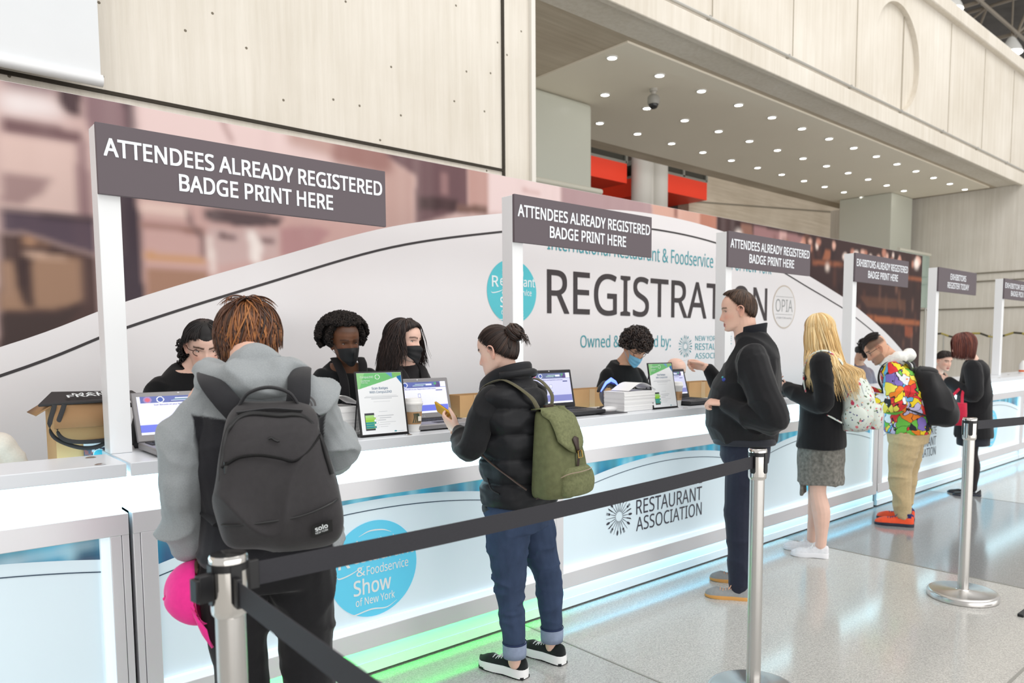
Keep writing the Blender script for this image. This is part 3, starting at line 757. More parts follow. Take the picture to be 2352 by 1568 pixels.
stanchion(*S1, 'nearest steel belt stanchion, at the lower left in front of the hooded visitor', math.atan2(S2[1] - S1[1], S2[0] - S1[0]), [(S2[0], S2[1], .978, .978), (.484, -.6, .962, .962)], clip=math.radians(190))
stanchion(*S2, 'middle steel belt stanchion, in front of the man in black', math.atan2(S1[1] - S2[1], S1[0] - S2[0]))
stanchion(*S3, 'steel belt stanchion with its round base in view at the right', .45, [(6.6, 1.2, .985, .985)])

tag(put('strap_end', MB().box(4.43, 4.56, 1.165, 1.195, .0, .016), M_plast, bevel=.004), 'short black strap end lying on the floor at the right edge', 'strap')
# ------------------------------------------------------------------ things on the counters
ZT = 1.0455
M_grey_lap = mat('laptop_silver', rgb(140, 138, 140), .4, .4); M_black_lap = mat('laptop_black', rgb(34, 34, 38), .45); M_key = mat('keys_black', rgb(26, 26, 28), .6)
M_screen = mat('laptop_screen', (1, 1, 1), .3, vcol=True, emit=(1, 1, 1), es=.3)
def laptop(x, y, rz, label, shell, wide=.345, tilt=14, tint=0, h=.205):
    """screen faces the visitors (-y); x, y = middle of the hinge line"""
    t = thing('laptop', (x, y, ZT), label, 'laptop', 'laptops on the counters')
    M = Matrix.Translation((x, y, ZT)) @ Matrix.Rotation(rz, 4, 'Z')
    w = wide / 2; d = .255
    put('base', MB().box(-w, w, -d, 0, .006, .03, M=M), shell, t, bevel=.006)
    mb = MB()
    for r in range(5):
        for k in range(13): mb.box(-w + .02 + k * (wide - .04) / 13, -w + .018 + (k + .9) * (wide - .04) / 13, -.12 + r * .02, -.103 + r * .02, .03, .0325, M=M)
    mb.box(-.05, .05, -d + .03, -d + .09, .03, .031, M=M); put('keyboard', mb, M_key, t)
    mb = MB()
    for sx in (-1, 1): mb.box(sx * w * .8 - .02, sx * w * .8 + .02, -.2, -.02, 0, .007, M=M)
    put('foot', mb, M_key, t)
    T = M @ Matrix.Translation((0, .0, .03)) @ Matrix.Rotation(math.radians(-tilt), 4, 'X')
    lid = put('screen_lid', MB().box(-w, w, 0, .012, .0, h, M=T), shell, t, bevel=.005)
    a, b = w - .018, h - .02
    p = Print(-a, a, .028, b, .0022, (222, 224, 250) if not tint else (196, 198, 228))
    hh = b - .028; z0 = .028; bar = (104, 116, 216) if tint == 0 else (128, 132, 190)
    p.rect(-a, a, z0, z0 + hh * .26, bar); p.rect(-a, a, z0, z0 + hh * .06, (232, 234, 250))
    p.rect(-a, a, z0 + hh * .82, 1, (86, 98, 160) if not tint else (92, 104, 140)); p.rect(a * .8, a, z0 + hh * .83, 1, (226, 228, 246)); p.rect(-a, -a * .92, z0 + hh * .83, 1, (226, 228, 246))
    p.ell(-a * .75, z0 + hh * .91, .015, .014, (150, 120, 170)); p.ell(-a * .75, z0 + hh * .91, .009, .008, (200, 90, 110))
    p.ell(-a * .45, z0 + hh * .91, .014, .013, (236, 240, 250), ring=.78); p.ell(-a * .45, z0 + hh * .91, .009, .009, (60, 84, 160))
    for i in range(5): p.rect(-a * .25 + i * .008, a * .12 + i * .012, z0 + hh * (.84 + .03 * i), z0 + hh * (.855 + .03 * i), [(70, 80, 120), (206, 214, 236), (110, 160, 140), (206, 214, 236), (70, 80, 120)][i])
    p.rect(a * .28, a * .5, z0 + hh * .88, z0 + hh * .94, (214, 218, 240)); p.ell(a * .7, z0 + hh * .90, .016, .014, (86, 70, 120)); p.ell(a * .62, z0 + hh * .94, .008, .007, (80, 150, 110))
    p.rect(a * .62, a * .86, z0 + hh * .70, z0 + hh * .735, (66, 74, 130))
    p.rect(-.008, .008, z0 + hh * .5, z0 + hh * .62, (120, 128, 170)); p.rect(-.006, .006, z0 + hh * .515, z0 + hh * .605, (226, 228, 250)); p.rect(-.014, .014, z0 + hh * .33, z0 + hh * .37, (90, 98, 190))
    sc = put('screen', p.emit('screen', lambda u, v: tuple(T @ V((u, -.0012, v)))), M_screen, lid, fixn=False, smooth=False)
    mb = MB(); ux = (T.to_3x3() @ V((1, 0, 0))); uz = (T.to_3x3() @ V((0, 0, 1)))
    text(mb, 'Scan Barcode on your Registration Confirmation', T @ V((-a * .62, -.0018, z0 + hh * .745)), ux, uz, a * 1.24, .008, .005, .0005)
    put('screen_lettering', mb, mat('ink_indigo', rgb(70, 74, 140), .5), lid)
    mb = MB(); text(mb, 'DELL', T @ V((-.018, -.0006, .008)), ux, uz, .036, .009, .02, .0008); mb.add([T @ V((u, -.0012, h - .008 + v)) for u, v in ((-.004, -.003), (.004, -.003), (.004, .003), (-.004, .003))], [(0, 1, 2, 3)])
    put('maker_lettering', mb, mat('ink_silver', rgb(200, 200, 205), .4), lid)
    return t
laptop(2.04, 3.205, -.03, 'silver laptop with lilac screen between the first upright notice and the woman with the bun', M_grey_lap, .36, h=.208)
laptop(2.945, 3.215, -.02, 'black laptop with grey-lilac screen right of the woman with the bun', M_black_lap, .35, 12, 1, .226)
laptop(.915, 3.17, .0, 'silver laptop with blue screen half hidden by the hooded visitor', M_grey_lap, .345, 23)
laptop(4.075, 3.215, .0, 'laptop behind the second coffee cup and upright notice', M_black_lap, .33, 16, 1)
laptop(5.15, 3.22, .0, 'open black laptop in front of the blonde visitor', M_black_lap, .34, 14, 1)

def notice(x, y, rz, label):
    """table-top easel with a letter-size notice"""
    t = thing('notice_stand', (x, y, ZT), label, 'sign', 'upright badge scanning notices')
    T = Matrix.Translation((x, y, ZT)) @ Matrix.Rotation(rz, 4, 'Z') @ Matrix.Rotation(math.radians(-11), 4, 'X')
    B = Matrix.Translation((x, y, ZT)) @ Matrix.Rotation(rz, 4, 'Z')
    put('frame', MB().box(-.117, .117, 0, .006, .004, .29, M=T), M_plast, t, bevel=.002)
    put('easel_leg', MB().box(-.117, .117, -.004, .115, .0, .004, M=B).tube([B @ V((-.10, .05, .24)), B @ V((-.10, .10, .004))], .003, 6).tube([B @ V((.10, .05, .24)), B @ V((.10, .10, .004))], .003, 6), M_plast, t)
    p = Print(-.108, .108, .011, .283, .0016, (240, 243, 246))
    g = (112, 192, 120)
    p.poly([(-.108, .283), (.108, .283), (.108, .268), (-.10, .212), (-.108, .212)], g); p.poly([(-.108, .283), (-.07, .283), (-.10, .212), (-.108, .212)], (146, 206, 140))
    p.poly([(.03, .283), (.062, .283), (.062, .258)], (104, 160, 200)); p.poly([(.108, .283), (.085, .266), (.085, .258), (.108, .228)], (38, 116, 176)); p.poly([(.06, .283), (.108, .283), (.108, .27), (.075, .262)], (130, 190, 110))
    p.ell(-.01, .264, .012, .011, (236, 246, 240), ring=.8)
    for i, w in enumerate((.075, .082, .05)): p.rect(-w, w, .178 - i * .006, .1805 - i * .006, (196, 200, 206))
    p.rect(-.04, .04, .152, .154, (206, 210, 214)); p.rect(-.02, .022, .108, .110, (190, 196, 204))
    p.rect(-.089, -.044, .028, .104, (60, 62, 70)); p.rect(-.087, -.046, .036, .095, (150, 206, 118))
    for i, c in enumerate([(52, 140, 150), (46, 146, 152), (42, 150, 150), (150, 208, 70), (166, 214, 100), (172, 222, 140)]): p.rect(-.0865, -.0465, .037 + i * .0097, .046 + i * .0097, c)
    for i in range(6):
        zz = .0415 + i * .0097; q = -.032 - (i % 2) * .008
        p.rect(-.046, q, zz - .004, zz + .004, [(52, 140, 150), (46, 146, 152), (42, 150, 150), (150, 208, 70), (166, 214, 100), (172, 222, 140)][i])
        p.ell(q, zz, .0062, .0062, (206, 210, 214)); p.ell(q, zz, .005, .005, (244, 246, 248))
        p.rect(q + .012, q + .05 + .02 * (i % 3), zz - .0008, zz + .0012, (190, 194, 200))
    p.ell(.052, .018, .007, .003, (70, 150, 160)); p.rect(.062, .095, .0165, .019, (170, 190, 200))
    s = put('poster', p.emit('poster', lambda u, v: tuple(T @ V((u, -.0008, v)))), mat('poster_print', (1, 1, 1), .2, vcol=True), t, fixn=False, smooth=False)
    ux, uz = T.to_3x3() @ V((1, 0, 0)), T.to_3x3() @ V((0, 0, 1)); nb = MB(); wb = MB()
    text(nb, 'Scan Badges', T @ V((-.042, -.0014, .205)), ux, uz, .078, .0145, .01, .0004); text(nb, 'With CompuLEAD', T @ V((-.055, -.0014, .188)), ux, uz, .108, .0145, .005, .0004)
    put('poster_lettering', nb, mat('ink_steel_blue', rgb(104, 132, 160), .5), s)
    text(wb, 'CompuLEAD', T @ V((-.092, -.0014, .257)), ux, uz, .062, .012, .0, .0004); text(wb, 'Lead Retrieval', T @ V((-.089, -.0014, .245)), ux, uz, .04, .006, .01, .0004); text(wb, 'Made Easy', T @ V((-.089, -.0014, .236)), ux, uz, .03, .006, .01, .0004)
    put('poster_heading', wb, M_white_ink, s)
notice(1.672, 2.93, -.05, 'nearer upright Scan Badges notice, between the hooded visitor and the tea cup')
notice(3.655, 2.955, -.03, 'farther upright Scan Badges notice, beside the paper stack and the man in black')

def cup(x, y, label, bag):
    t = thing('paper_cup', (x, y, ZT), label, 'cup', 'paper cups on the counter'); c = (x, y, ZT)
    put('body', MB().lathe([(.029, 0), (.030, .003), (.0405, .128), (.042, .130)], c, 40), mat('cup_white', rgb(238, 238, 236), .5), t)
    sl = put('sleeve', MB().lathe([(.0335, .036), (.0388, .093)], c, 40, caps=False), mat('kraft_sleeve', rgb(186, 146, 104), .7, noise=(60, .06)), t)
    put('lid', MB().lathe([(.0415, .124), (.044, .128), (.044, .134), (.042, .137), (.0405, .139), (.0395, .152), (.037, .155), (.03, .153), (.002, .153)], c, 40), mat('lid_white', rgb(244, 244, 242), .35), t)
    # dark green printed panel wrapped on the sleeve: wavy hair strands over a pale field
    mb = MB()
    def sp(a, z): r = .0335 + (.0388 - .0335) * (z - .036) / .057 + .0006; return V((x + r * math.sin(a) * 1, y - r * math.cos(a), ZT + z))
    if bag:
        for k in range(6):
            a0 = -.75 + k * .2
            for j in range(8):
                z1, z2 = .042 + j * .0056, .042 + (j + 1) * .0056; f = lambda z: a0 + .22 * math.sin((z - .04) * 50 + k * .3)
                mb.add([sp(f(z1), z1), sp(f(z1) + .12, z1), sp(f(z2) + .12, z2), sp(f(z2), z2)], [(0, 1, 2, 3)])
    else:
        for k in range(4): mb.add([sp(-.3 + k * .18, .05), sp(-.2 + k * .18, .05), sp(-.2 + k * .18, .08), sp(-.3 + k * .18, .08)], [(0, 1, 2, 3)])
    put('sleeve_print', mb, mat('sleeve_green', rgb(50, 74, 60), .6) if bag else mat('sleeve_brown', rgb(140, 104, 72), .6), sl)
    if bag:
        put('tea_tag', MB().box(x - .004, x + .012, y - .0455, y - .0445, ZT + .052, ZT + .074).tube([(x - .012, y - .044, ZT + .13), (x + .0, y - .0435, ZT + .10), (x + .004, y - .0445, ZT + .074)], .0006, 5), mat('tag_cream', rgb(238, 234, 222), .6), t)
cup(1.852, 2.985, 'white paper cup with kraft sleeve and tea tag, in front of the silver laptop', True)
cup(3.885, 3.055, 'white paper cup with plain kraft sleeve, just right of the farther upright notice', False)

def paper_stack(x0, x1, y0, y1, h, label, seed):
    g = random.Random(seed); mb = MB(); n = 22
    t = thing('paper_stack', ((x0 + x1) / 2, (y0 + y1) / 2, ZT), label, 'paper', 'stacks of badge paper')
    for i in range(n):
        d = g.uniform(-.002, .002); e = g.uniform(-.002, .002); mb.box(x0 + d, x1 + d, y0 + e, y1 + e, ZT + h * i / n, ZT + h * (i + .985) / n)
    put('fanfold_sheets', mb, mat('paper_white', rgb(240, 240, 240), .7), t)
    mb = MB(); r = []
    for i in range(13):
        s = i / 12; z = ZT + h + .004 + .045 * math.sin(math.pi * s) ** 1.2
        r.append([(x0 + .05 + (x1 - x0 - .03) * s, y0 + .01, z), (x0 + .05 + (x1 - x0 - .03) * s, y1 - .01, z), (x0 + .05 + (x1 - x0 - .03) * s, y1 - .01, z + .001), (x0 + .05 + (x1 - x0 - .03) * s, y0 + .01, z + .001)])
    put('curled_sheet', mb.loft(r), MATS['paper_white'], t)
paper_stack(3.28, 3.56, 2.965, 3.13, .118, 'white fanfold paper stack between the barcode scanner and the farther notice', 2)
paper_stack(1.38, 1.60, 3.03, 3.2, .13, 'white fanfold paper stack between the hooded visitor and the nearer notice', 3)

# barcode scanner on a gooseneck stand, mouse, tray
t = thing('barcode_scanner', (3.36, 3.22, ZT), 'black barcode scanner on a curved stand, glowing blue at the top', 'scanner')
put('stand_base', MB().ell((3.40, 3.20, ZT + .01), (.075, .05, .011)).box(3.33, 3.47, 3.16, 3.24, ZT, ZT + .008), M_plast, t)
put('gooseneck', MB().tube(crv([(3.39, 3.2, ZT + .012), (3.345, 3.2, ZT + .05), (3.33, 3.2, ZT + .09), (3.345, 3.2, ZT + .128), (3.38, 3.2, ZT + .15)], 6), [(.016, .012)] * 25, 10), mat('neck_grey', rgb(120, 122, 126), .35, .5), t)
hd = put('scanner_head', MB().loft([[V((3.30 + .19 * s, 3.2, ZT + .112 + .062 * math.sin(math.pi * min(1, s * 1.05)) - .03 * s)) + V((0, math.cos(a) * r, math.sin(a) * r * .55)) for a in np.linspace(0, 2 * math.pi, 13)[:-1]] for s, r in ((0, .012), (.12, .026), (.35, .034), (.6, .03), (.85, .024), (1, .012))]), M_plast, t)
put('blue_light', MB().loft([[V((3.29 + .15 * s, 3.172 - .006, ZT + .115 + .068 * math.sin(math.pi * min(1, s * .85)))) + V((0, math.cos(a) * r, math.sin(a) * r)) for a in np.linspace(0, 2 * math.pi, 9)[:-1]] for s, r in ((0, .004), (.3, .010), (.6, .013), (.85, .010), (1, .004))]), mat('scanner_glow', rgb(60, 80, 255), .3, emit=(.10, .17, 1), es=3), hd)
t = thing('computer_mouse', (3.31, 3.0, ZT), 'white computer mouse with red light on a grey mat beside the scanner', 'mouse')
put('shell', MB().ell((3.24, 3.05, ZT + .014), (.062, .032, .02)), mat('mouse_white', rgb(232, 232, 234), .3), t)
put('red_light', MB().box(3.225, 3.25, 3.022, 3.028, ZT + .006, ZT + .012), mat('mouse_red', rgb(230, 40, 70), .3, emit=(1, .1, .2), es=1.0), t)
tag(put('mouse_mat', MB().box(3.05, 3.27, 2.93, 3.12, ZT - .0003, ZT + .003), mat('mat_grey', rgb(62, 62, 66), .7)), 'flat dark mouse mat in front of the scanner', 'mat')
tag(put('usb_plug', MB().box(.757, .80, 3.03, 3.05, ZT, ZT + .018).box(.80, .812, 3.033, 3.047, ZT + .004, ZT + .014), mat('plug_white', rgb(240, 240, 240), .4), bevel=.003), 'white usb plug on the counter beside the left laptop', 'plug')

# cardboard boxes and bits on the staff side shelf
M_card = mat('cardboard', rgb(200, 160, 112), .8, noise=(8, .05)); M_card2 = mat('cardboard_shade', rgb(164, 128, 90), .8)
for i, (x0, x1) in enumerate(((.05, .62), (.70, 2.31), (2.35, 4.30), (4.36, 6.4))):
    t = thing('staff_shelf', ((x0 + x1) / 2, 3.62, 0), 'plain white staff shelf behind the counters, %s of four' % ORD[i], 'shelf', 'staff shelves behind the counters')
    put('shelf_board', MB().box(x0, x1, 3.38 if i else 3.24, 3.52, .90, .93), M_lip, t)
    for x in (x0 + .03, x1 - .03): put('leg', MB().box(x - .02, x + .02, 3.44, 3.48, 0, .90), M_lip, t)
def carton(x0, x1, y0, y1, z0, z1, label, flap=True):
    t = thing('cardboard_box', ((x0 + x1) / 2, (y0 + y1) / 2, z0), label, 'box', 'cardboard boxes behind the counters')
    w = .004; mb = MB()
    mb.box(x0, x1, y0, y1, z0, z0 + w).box(x0, x0 + w, y0 + w, y1 - w, z0 + w, z1).box(x1 - w, x1, y0 + w, y1 - w, z0 + w, z1).box(x0, x1, y0, y0 + w, z0 + w, z1).box(x0, x1, y1 - w, y1, z0 + w, z1)
    put('carton', mb, M_card, t)
    if flap:
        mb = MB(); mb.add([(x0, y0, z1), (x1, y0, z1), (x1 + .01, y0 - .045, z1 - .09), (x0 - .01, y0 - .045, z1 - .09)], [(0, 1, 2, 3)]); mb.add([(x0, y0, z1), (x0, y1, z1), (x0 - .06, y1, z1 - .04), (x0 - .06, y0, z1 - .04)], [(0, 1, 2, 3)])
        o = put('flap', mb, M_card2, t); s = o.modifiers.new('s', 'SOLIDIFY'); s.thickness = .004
    else:
        put('packing_tape', MB().box((x0 + x1) / 2 - .025, (x0 + x1) / 2 + .025, y0 - .002, y0, z0, z1), mat('tape', rgb(206, 176, 136), .35), t)
    return t
carton(.50, .72, 3.30, 3.50, .931, 1.232, 'tall open cardboard box under the black tote bag, behind the first sign post')
carton(2.40, 2.64, 3.39, 3.52, .931, 1.165, 'cardboard box behind the silver laptop, left of the woman with the bun', False)
carton(3.26, 3.62, 3.39, 3.52, .931, 1.158, 'cardboard box behind the black laptop, beside the curly haired clerk', False)
carton(4.46, 4.80, 3.39, 3.52, .931, 1.162, 'cardboard box behind the second paper cup, near the bald clerk', False)
t = thing('tote_bag', (.6, 3.38, 1.235), 'flat black tote bag with white lettering laid over the open cardboard box', 'bag')
mb = MB(); mb.add([(.45, 3.30, 1.222), (.80, 3.28, 1.232), (.80, 3.46, 1.252), (.52, 3.48, 1.258), (.45, 3.30, 1.232), (.80, 3.28, 1.242), (.80, 3.46, 1.262), (.52, 3.48, 1.268)], [(0, 3, 2, 1), (4, 5, 6, 7), (0, 1, 5, 4), (1, 2, 6, 5), (2, 3, 7, 6), (3, 0, 4, 7)])
M_nyl = mat('black_nylon', rgb(40, 40, 42), .6)
put('bag_body', mb, M_nyl, t, bevel=.003)
for q in ([(.50, 3.29, 1.228), (.478, 3.27, 1.15), (.50, 3.265, 1.10), (.58, 3.262, 1.062), (.65, 3.262, 1.075), (.68, 3.27, 1.15), (.70, 3.28, 1.23)], [(.53, 3.285, 1.228), (.50, 3.262, 1.14), (.53, 3.258, 1.095), (.62, 3.255, 1.085), (.69, 3.262, 1.10), (.72, 3.27, 1.18), (.74, 3.28, 1.23)]):
    put('handle', MB().tube(crv(q, 6), [(.008, .0015)] * 37, 8, hint=(0, .3, 1)), M_nyl, t)
mb = MB(); u = V((1, -.04, .03)).normalized(); w_ = V((.02, .75, .13)).normalized()
text(mb, 'MAINE', (.575, 3.385, 1.2535), u, w_, .16, .03, .02, .003); text(mb, 'FRANKS', (.55, 3.33, 1.2475), u, w_, .2, .042, .03, .003); put('bag_lettering', mb, M_white_ink, t)
p = Print(.585, .715, 1.004, 1.078, .002, (222, 226, 230)); p.rect(.58, .72, 1.0, 1.056, (70, 78, 100))
g = np.random.default_rng(3)
for i in range(40): x = g.uniform(.585, .71); z = g.uniform(1.004, 1.045); p.rect(x, x + .01, z, z + .012, [(150, 160, 190), (40, 44, 60), (140, 80, 80), (200, 205, 215)][i % 4])
p.ell(.636, 1.030, .021, .021, (236, 244, 246)); p.ell(.636, 1.030, .018, .018, (60, 180, 204))
t = put('flyer', p.emit('flyer', lambda a, b: (a, 3.288, b)), mat('flyer_print', (1, 1, 1), .4, vcol=True), None, fixn=False)
s = t.modifiers.new('s', 'SOLIDIFY'); s.thickness = .0015
tag(t, 'small printed flyer with round teal emblem leaning on the tall cardboard box', 'flyer')
t = thing('lanyard', (.77, 3.3, 1.19), 'black lanyard with white lettering hanging between the first sign post and the left laptop', 'lanyard')
put('ribbon', MB().tube(crv([(.72, 3.30, 1.22), (.775, 3.29, 1.205), (.785, 3.285, 1.17), (.775, 3.28, 1.12), (.765, 3.27, 1.08), (.76, 3.26, 1.052)], 6), [(.0105, .001)] * 31, 8, hint=(1, 0, 0)), M_nyl, t)
put('strap_pile', MB().tube(crv([(.75, 3.26, 1.052), (.80, 3.24, 1.07), (.84, 3.26, 1.056), (.80, 3.29, 1.053), (.76, 3.28, 1.06), (.80, 3.255, 1.062)], 6), [(.013, .005)] * 31, 8, hint=(0, 0, 1)), M_nyl, t)
mb = MB(); text(mb, 'Square', (.7745, 3.2775, 1.165), (-.12, 0, -1), (1, 0, -.12), .055, .011, .01, .001); put('ribbon_lettering', mb, M_white_ink, t)
t = thing('counter_bottle', (11.25, 3.1, ZT), 'white pump bottle with orange label on the far counter at the right edge', 'bottle')
put('bottle_body', MB().lathe([(.05, 0), (.052, .01), (.052, .12), (.03, .15), (.02, .17)], (11.25, 3.1, ZT), 24), MATS['cup_white'], t)
put('bottle_label', MB().lathe([(.0525, .02), (.0525, .045)], (11.25, 3.1, ZT), 24, caps=False), mat('label_orange', rgb(226, 110, 60), .5), t)
# striped barrier rail by the far wall
t = thing('barrier_rail', (16.6, 4.6, 1.2), 'yellow and black wrapped rail with a dark bag hanging, by the far concrete wall', 'rail')
mb = MB()
for i in range(26): y = 2.4 + i * .15; mb.tube([(16.7, y, 1.60 + .05 * math.sin(i * 1.3)), (16.7, y + .15, 1.60 + .05 * math.sin((i + 1) * 1.3))], .02, 8, i % 2)
put('wrapped_bar', mb, [mat('tape_yellow', rgb(176, 160, 80), .5), mat('tape_black', rgb(60, 56, 44), .5)], t)
mb = MB()
for y in (2.5, 3.4, 4.3, 5.2, 6.1): mb.tube([(16.7, y, 0), (16.7, y, 1.62)], .018, 8)
put('post', mb, M_metal, t)
put('hanging_bag', MB().ell((16.65, 3.62, 1.35), (.08, .14, .26)), M_nyl, t)
# ------------------------------------------------------------------ figure kit
def vnoise(P, seed=0):
    P = np.asarray(P, float); I = np.floor(P); F = P - I; F = F * F * (3 - 2 * F)
    def h(i, j, k):
        q = np.sin((I[:, 0] + i) * 127.1 + (I[:, 1] + j) * 311.7 + (I[:, 2] + k) * 74.7 + seed * 17.3) * 43758.5453
        return q - np.floor(q)
    x, y, z = F.T
    a = h(0, 0, 0) * (1 - x) + h(1, 0, 0) * x; b = h(0, 1, 0) * (1 - x) + h(1, 1, 0) * x
    c = h(0, 0, 1) * (1 - x) + h(1, 0, 1) * x; d = h(0, 1, 1) * (1 - x) + h(1, 1, 1) * x
    return (a * (1 - y) + b * y) * (1 - z) + (c * (1 - y) + d * y) * z
def coords(me):
    n = len(me.vertices); c = np.empty(n * 3); me.vertices.foreach_get('co', c)
    k = np.empty(n * 3); me.vertex_normals.foreach_get('vector', k)
    return c.reshape(-1, 3), k.reshape(-1, 3)
def voxel(mb, size, smooth=3, fac=0.5):
    """fuse all the closed pieces of mb into one continuous skin"""
    me = mb.mesh()
    bm = bmesh.new(); bm.from_mesh(me); bmesh.ops.recalc_face_normals(bm, faces=bm.faces); bm.to_mesh(me); bm.free()
    ob = bpy.data.objects.new('tmp', me); COL.objects.link(ob)
    r = ob.modifiers.new('r', 'REMESH'); r.mode = 'VOXEL'; r.voxel_size = size; r.adaptivity = 0
    s = ob.modifiers.new('s', 'SMOOTH'); s.iterations = smooth; s.factor = fac
    out = bpy.data.meshes.new_from_object(ob.evaluated_get(bpy.context.evaluated_depsgraph_get()))
    bpy.data.objects.remove(ob); bpy.data.meshes.remove(me)
    return out
def crumple(me, amp, scale, seed=0, ridge=True, fn=None):
    c, n = coords(me)
    P = c * np.array(scale)
    w = vnoise(P * .6, seed + 3)[:, None] * 1.1
    a = vnoise(P + w, seed)
    d = (np.clip(1 - np.abs(2 * a - 1), 0, 1) ** 2.2 * 1.5 - .45) if ridge else (a - .5) * 2
    d = d + .35 * (vnoise(P * 2.3, seed + 9) - .5)
    if fn is not None: d = d * fn(c)
    c = c + n * (d * amp)[:, None]
    me.vertices.foreach_set('co', c.ravel()); me.update()

def rotz(a): return Matrix.Rotation(a, 3, 'Z')
def ell_ring(c, hw, hd, yaw=0.0, n=28, p=2.3, tilt=0.0, lean=0.0):
    c = V(c); R = rotz(yaw) @ Matrix.Rotation(lean, 3, 'X') @ Matrix.Rotation(tilt, 3, 'Y'); out = []
    for i in range(n):
        a = 2 * math.pi * i / n; x, y = math.cos(a), math.sin(a)
        out.append(c + R @ V((hw * math.copysign(abs(x) ** (2 / p), x), hd * math.copysign(abs(y) ** (2 / p), y), 0)))
    return out
def torso(mb, secs, n=28, p=2.3):
    """secs: (x, y, z, half width, half depth, yaw degrees[, side tilt, forward lean])"""
    S = crv([tuple(s) + (0,) * (8 - len(s)) for s in secs], 4)
    return mb.loft([ell_ring(s[:3], s[3], s[4], math.radians(s[5]), n, p, s[6], s[7]) for s in S])
def limb(mb, pts, rad, k=5, n=14, flat=1.0):
    P = crv([tuple(p) + (r,) for p, r in zip(pts, rad)], k)
    mb.tube([p[:3] for p in P], [(p[3], p[3] * flat) for p in P], n)
    for q in (P[0], P[-1]): mb.ell(q[:3], (q[3] * .98,) * 3, n=10, m=8)
    return mb

# --- head: rings (z, front y, back y, half width, widest y)
HR = [(-.119, .074, .046, .016, .06), (-.112, .088, .02, .034, .05), (-.098, .093, -.012, .049, .03), (-.082, .092, -.035, .056, .012), (-.064, .0915, -.058, .061, 0), (-.042, .091, -.074, .066, -.005),
      (-.02, .089, -.085, .070, -.008), (.0, .0875, -.092, .073, -.01), (.022, .0925, -.096, .075, -.012), (.048, .091, -.097, .0755, -.012), (.072, .081, -.091, .072, -.01), (.092, .062, -.076, .061, -.008), (.107, .036, -.05, .042, -.006), (.1145, .012, -.022, .02, -.004), (.116, .002, -.008, .006, -.003)]
_hr = np.array(HR)
def hring(z): return [np.interp(z, _hr[:, 0], _hr[:, k]) for k in (1, 2, 3, 4)]
def face_feat(x, z):
    g = lambda v, s: np.exp(-(v / s) ** 2)
    A = np.interp(z, [-.058, -.052, -.046, -.038, -.028, -.01, .008, .02], [0, .008, .021, .026, .023, .014, .006, 0])
    S = np.interp(z, [-.05, -.035, -.015, .01], [.0145, .012, .0095, .0085])
    d = A * g(x, S)
    d += .009 * g(np.abs(x) - .0145, .007) * g(z + .043, .008)
    d -= .010 * g(np.abs(x) - .031, .017) * g(z - .001, .011)
    d += .004 * g(np.abs(x) - .03, .024) * g(z - .021, .007)
    d += .006 * g(x, .021) * (g(z + .069, .0048) + 1.1 * g(z + .0805, .0055)) - .004 * g(x, .024) * g(z + .0745, .002)
    d += .006 * g(x, .02) * g(z + .106, .012) - .004 * g(x, .02) * g(z + .092, .006)
    d += .004 * g(np.abs(x) - .045, .018) * g(z + .028, .018)
    return d
class Head:
    def __init__(s, c, yaw=0, pitch=0, roll=0, scale=.93, feat=1.0, wide=1.0):
        s.c = V(c); s.s = scale; s.feat = feat; s.w = wide
        s.R = rotz(math.radians(yaw)) @ Matrix.Rotation(math.radians(roll), 3, 'Y') @ Matrix.Rotation(math.radians(-pitch), 3, 'X')
    def p(s, x, y, z): return s.c + s.R @ V((x * s.s * s.w, y * s.s, z * s.s))
    def d(s, x, y, z): return s.R @ V((x, y, z))
    def loc(s, co): return ((np.asarray(co) - np.array(s.c)) @ np.array(s.R)) / s.s / np.array([s.w, 1, 1])
    def front(s, x, z):
        F, B, W, Y = hring(z); q = max(0, 1 - min(1, abs(x) / W) ** 2.2) ** (1 / 2.2)
        return Y + (F - Y) * q + float(face_feat(np.array(x), np.array(z))) * s.feat * q
    def add(s, mb, neck=None, nr=.052):
        rings = []
        for z in np.concatenate([np.linspace(-.119, .0, 44), np.linspace(.003, .116, 30)]):
            F, B, W, Y = hring(z); ring = []
            for i in range(110):
                u = i / 110; a = 2 * math.pi * (u + .09 * math.sin(4 * math.pi * u) / 2)
                sx, cx = math.sin(a), math.cos(a); p = 2.2
                x = W * math.copysign(abs(sx) ** (2 / p), sx); q = abs(cx) ** (2 / p)
                if cx > 0: y = Y + (F - Y) * q + float(face_feat(np.array(x), np.array(z))) * s.feat * q
                else: y = Y - (Y - B) * q
                ring.append(s.p(x, y, z))
            rings.append(ring)
        mb.loft(rings)
        for e in (-1, 1):
            Re = s.R @ Matrix.Rotation(e * .42, 3, 'Z') @ Matrix.Rotation(-.18, 3, 'X'); k = s.s
            mb.ell(s.p(e * .0745, -.012, -.012), (.0085 * k, .0185 * k, .031 * k), Re)
            mb.ell(s.p(e * .079, -.020, -.004), (.006 * k, .012 * k, .022 * k), Re)
            mb.ell(s.p(e * .077, -.010, -.040), (.006 * k, .008 * k, .010 * k), Re)
            rim = crv([s.p(e * .077, .006, -.004), s.p(e * .083, .004, .013), s.p(e * .089, -.012, .021), s.p(e * .092, -.029, .011), s.p(e * .091, -.031, -.010), s.p(e * .085, -.021, -.031), s.p(e * .079, -.010, -.043)], 4)
            mb.tube(rim, .0042 * k, 8)
        if neck is not None:
            n0 = s.p(0, -.022, -.045); n1 = V(neck); r = nr * s.s / .93
            mb.tube([n0, n0.lerp(n1, .35), n0.lerp(n1, .7), n1], [(r, r * 1.08), (r * .96, r * 1.04), (r * 1.0, r * 1.06), (r * 1.2, r * 1.15)], 20, hint=s.d(1, 0, 0))

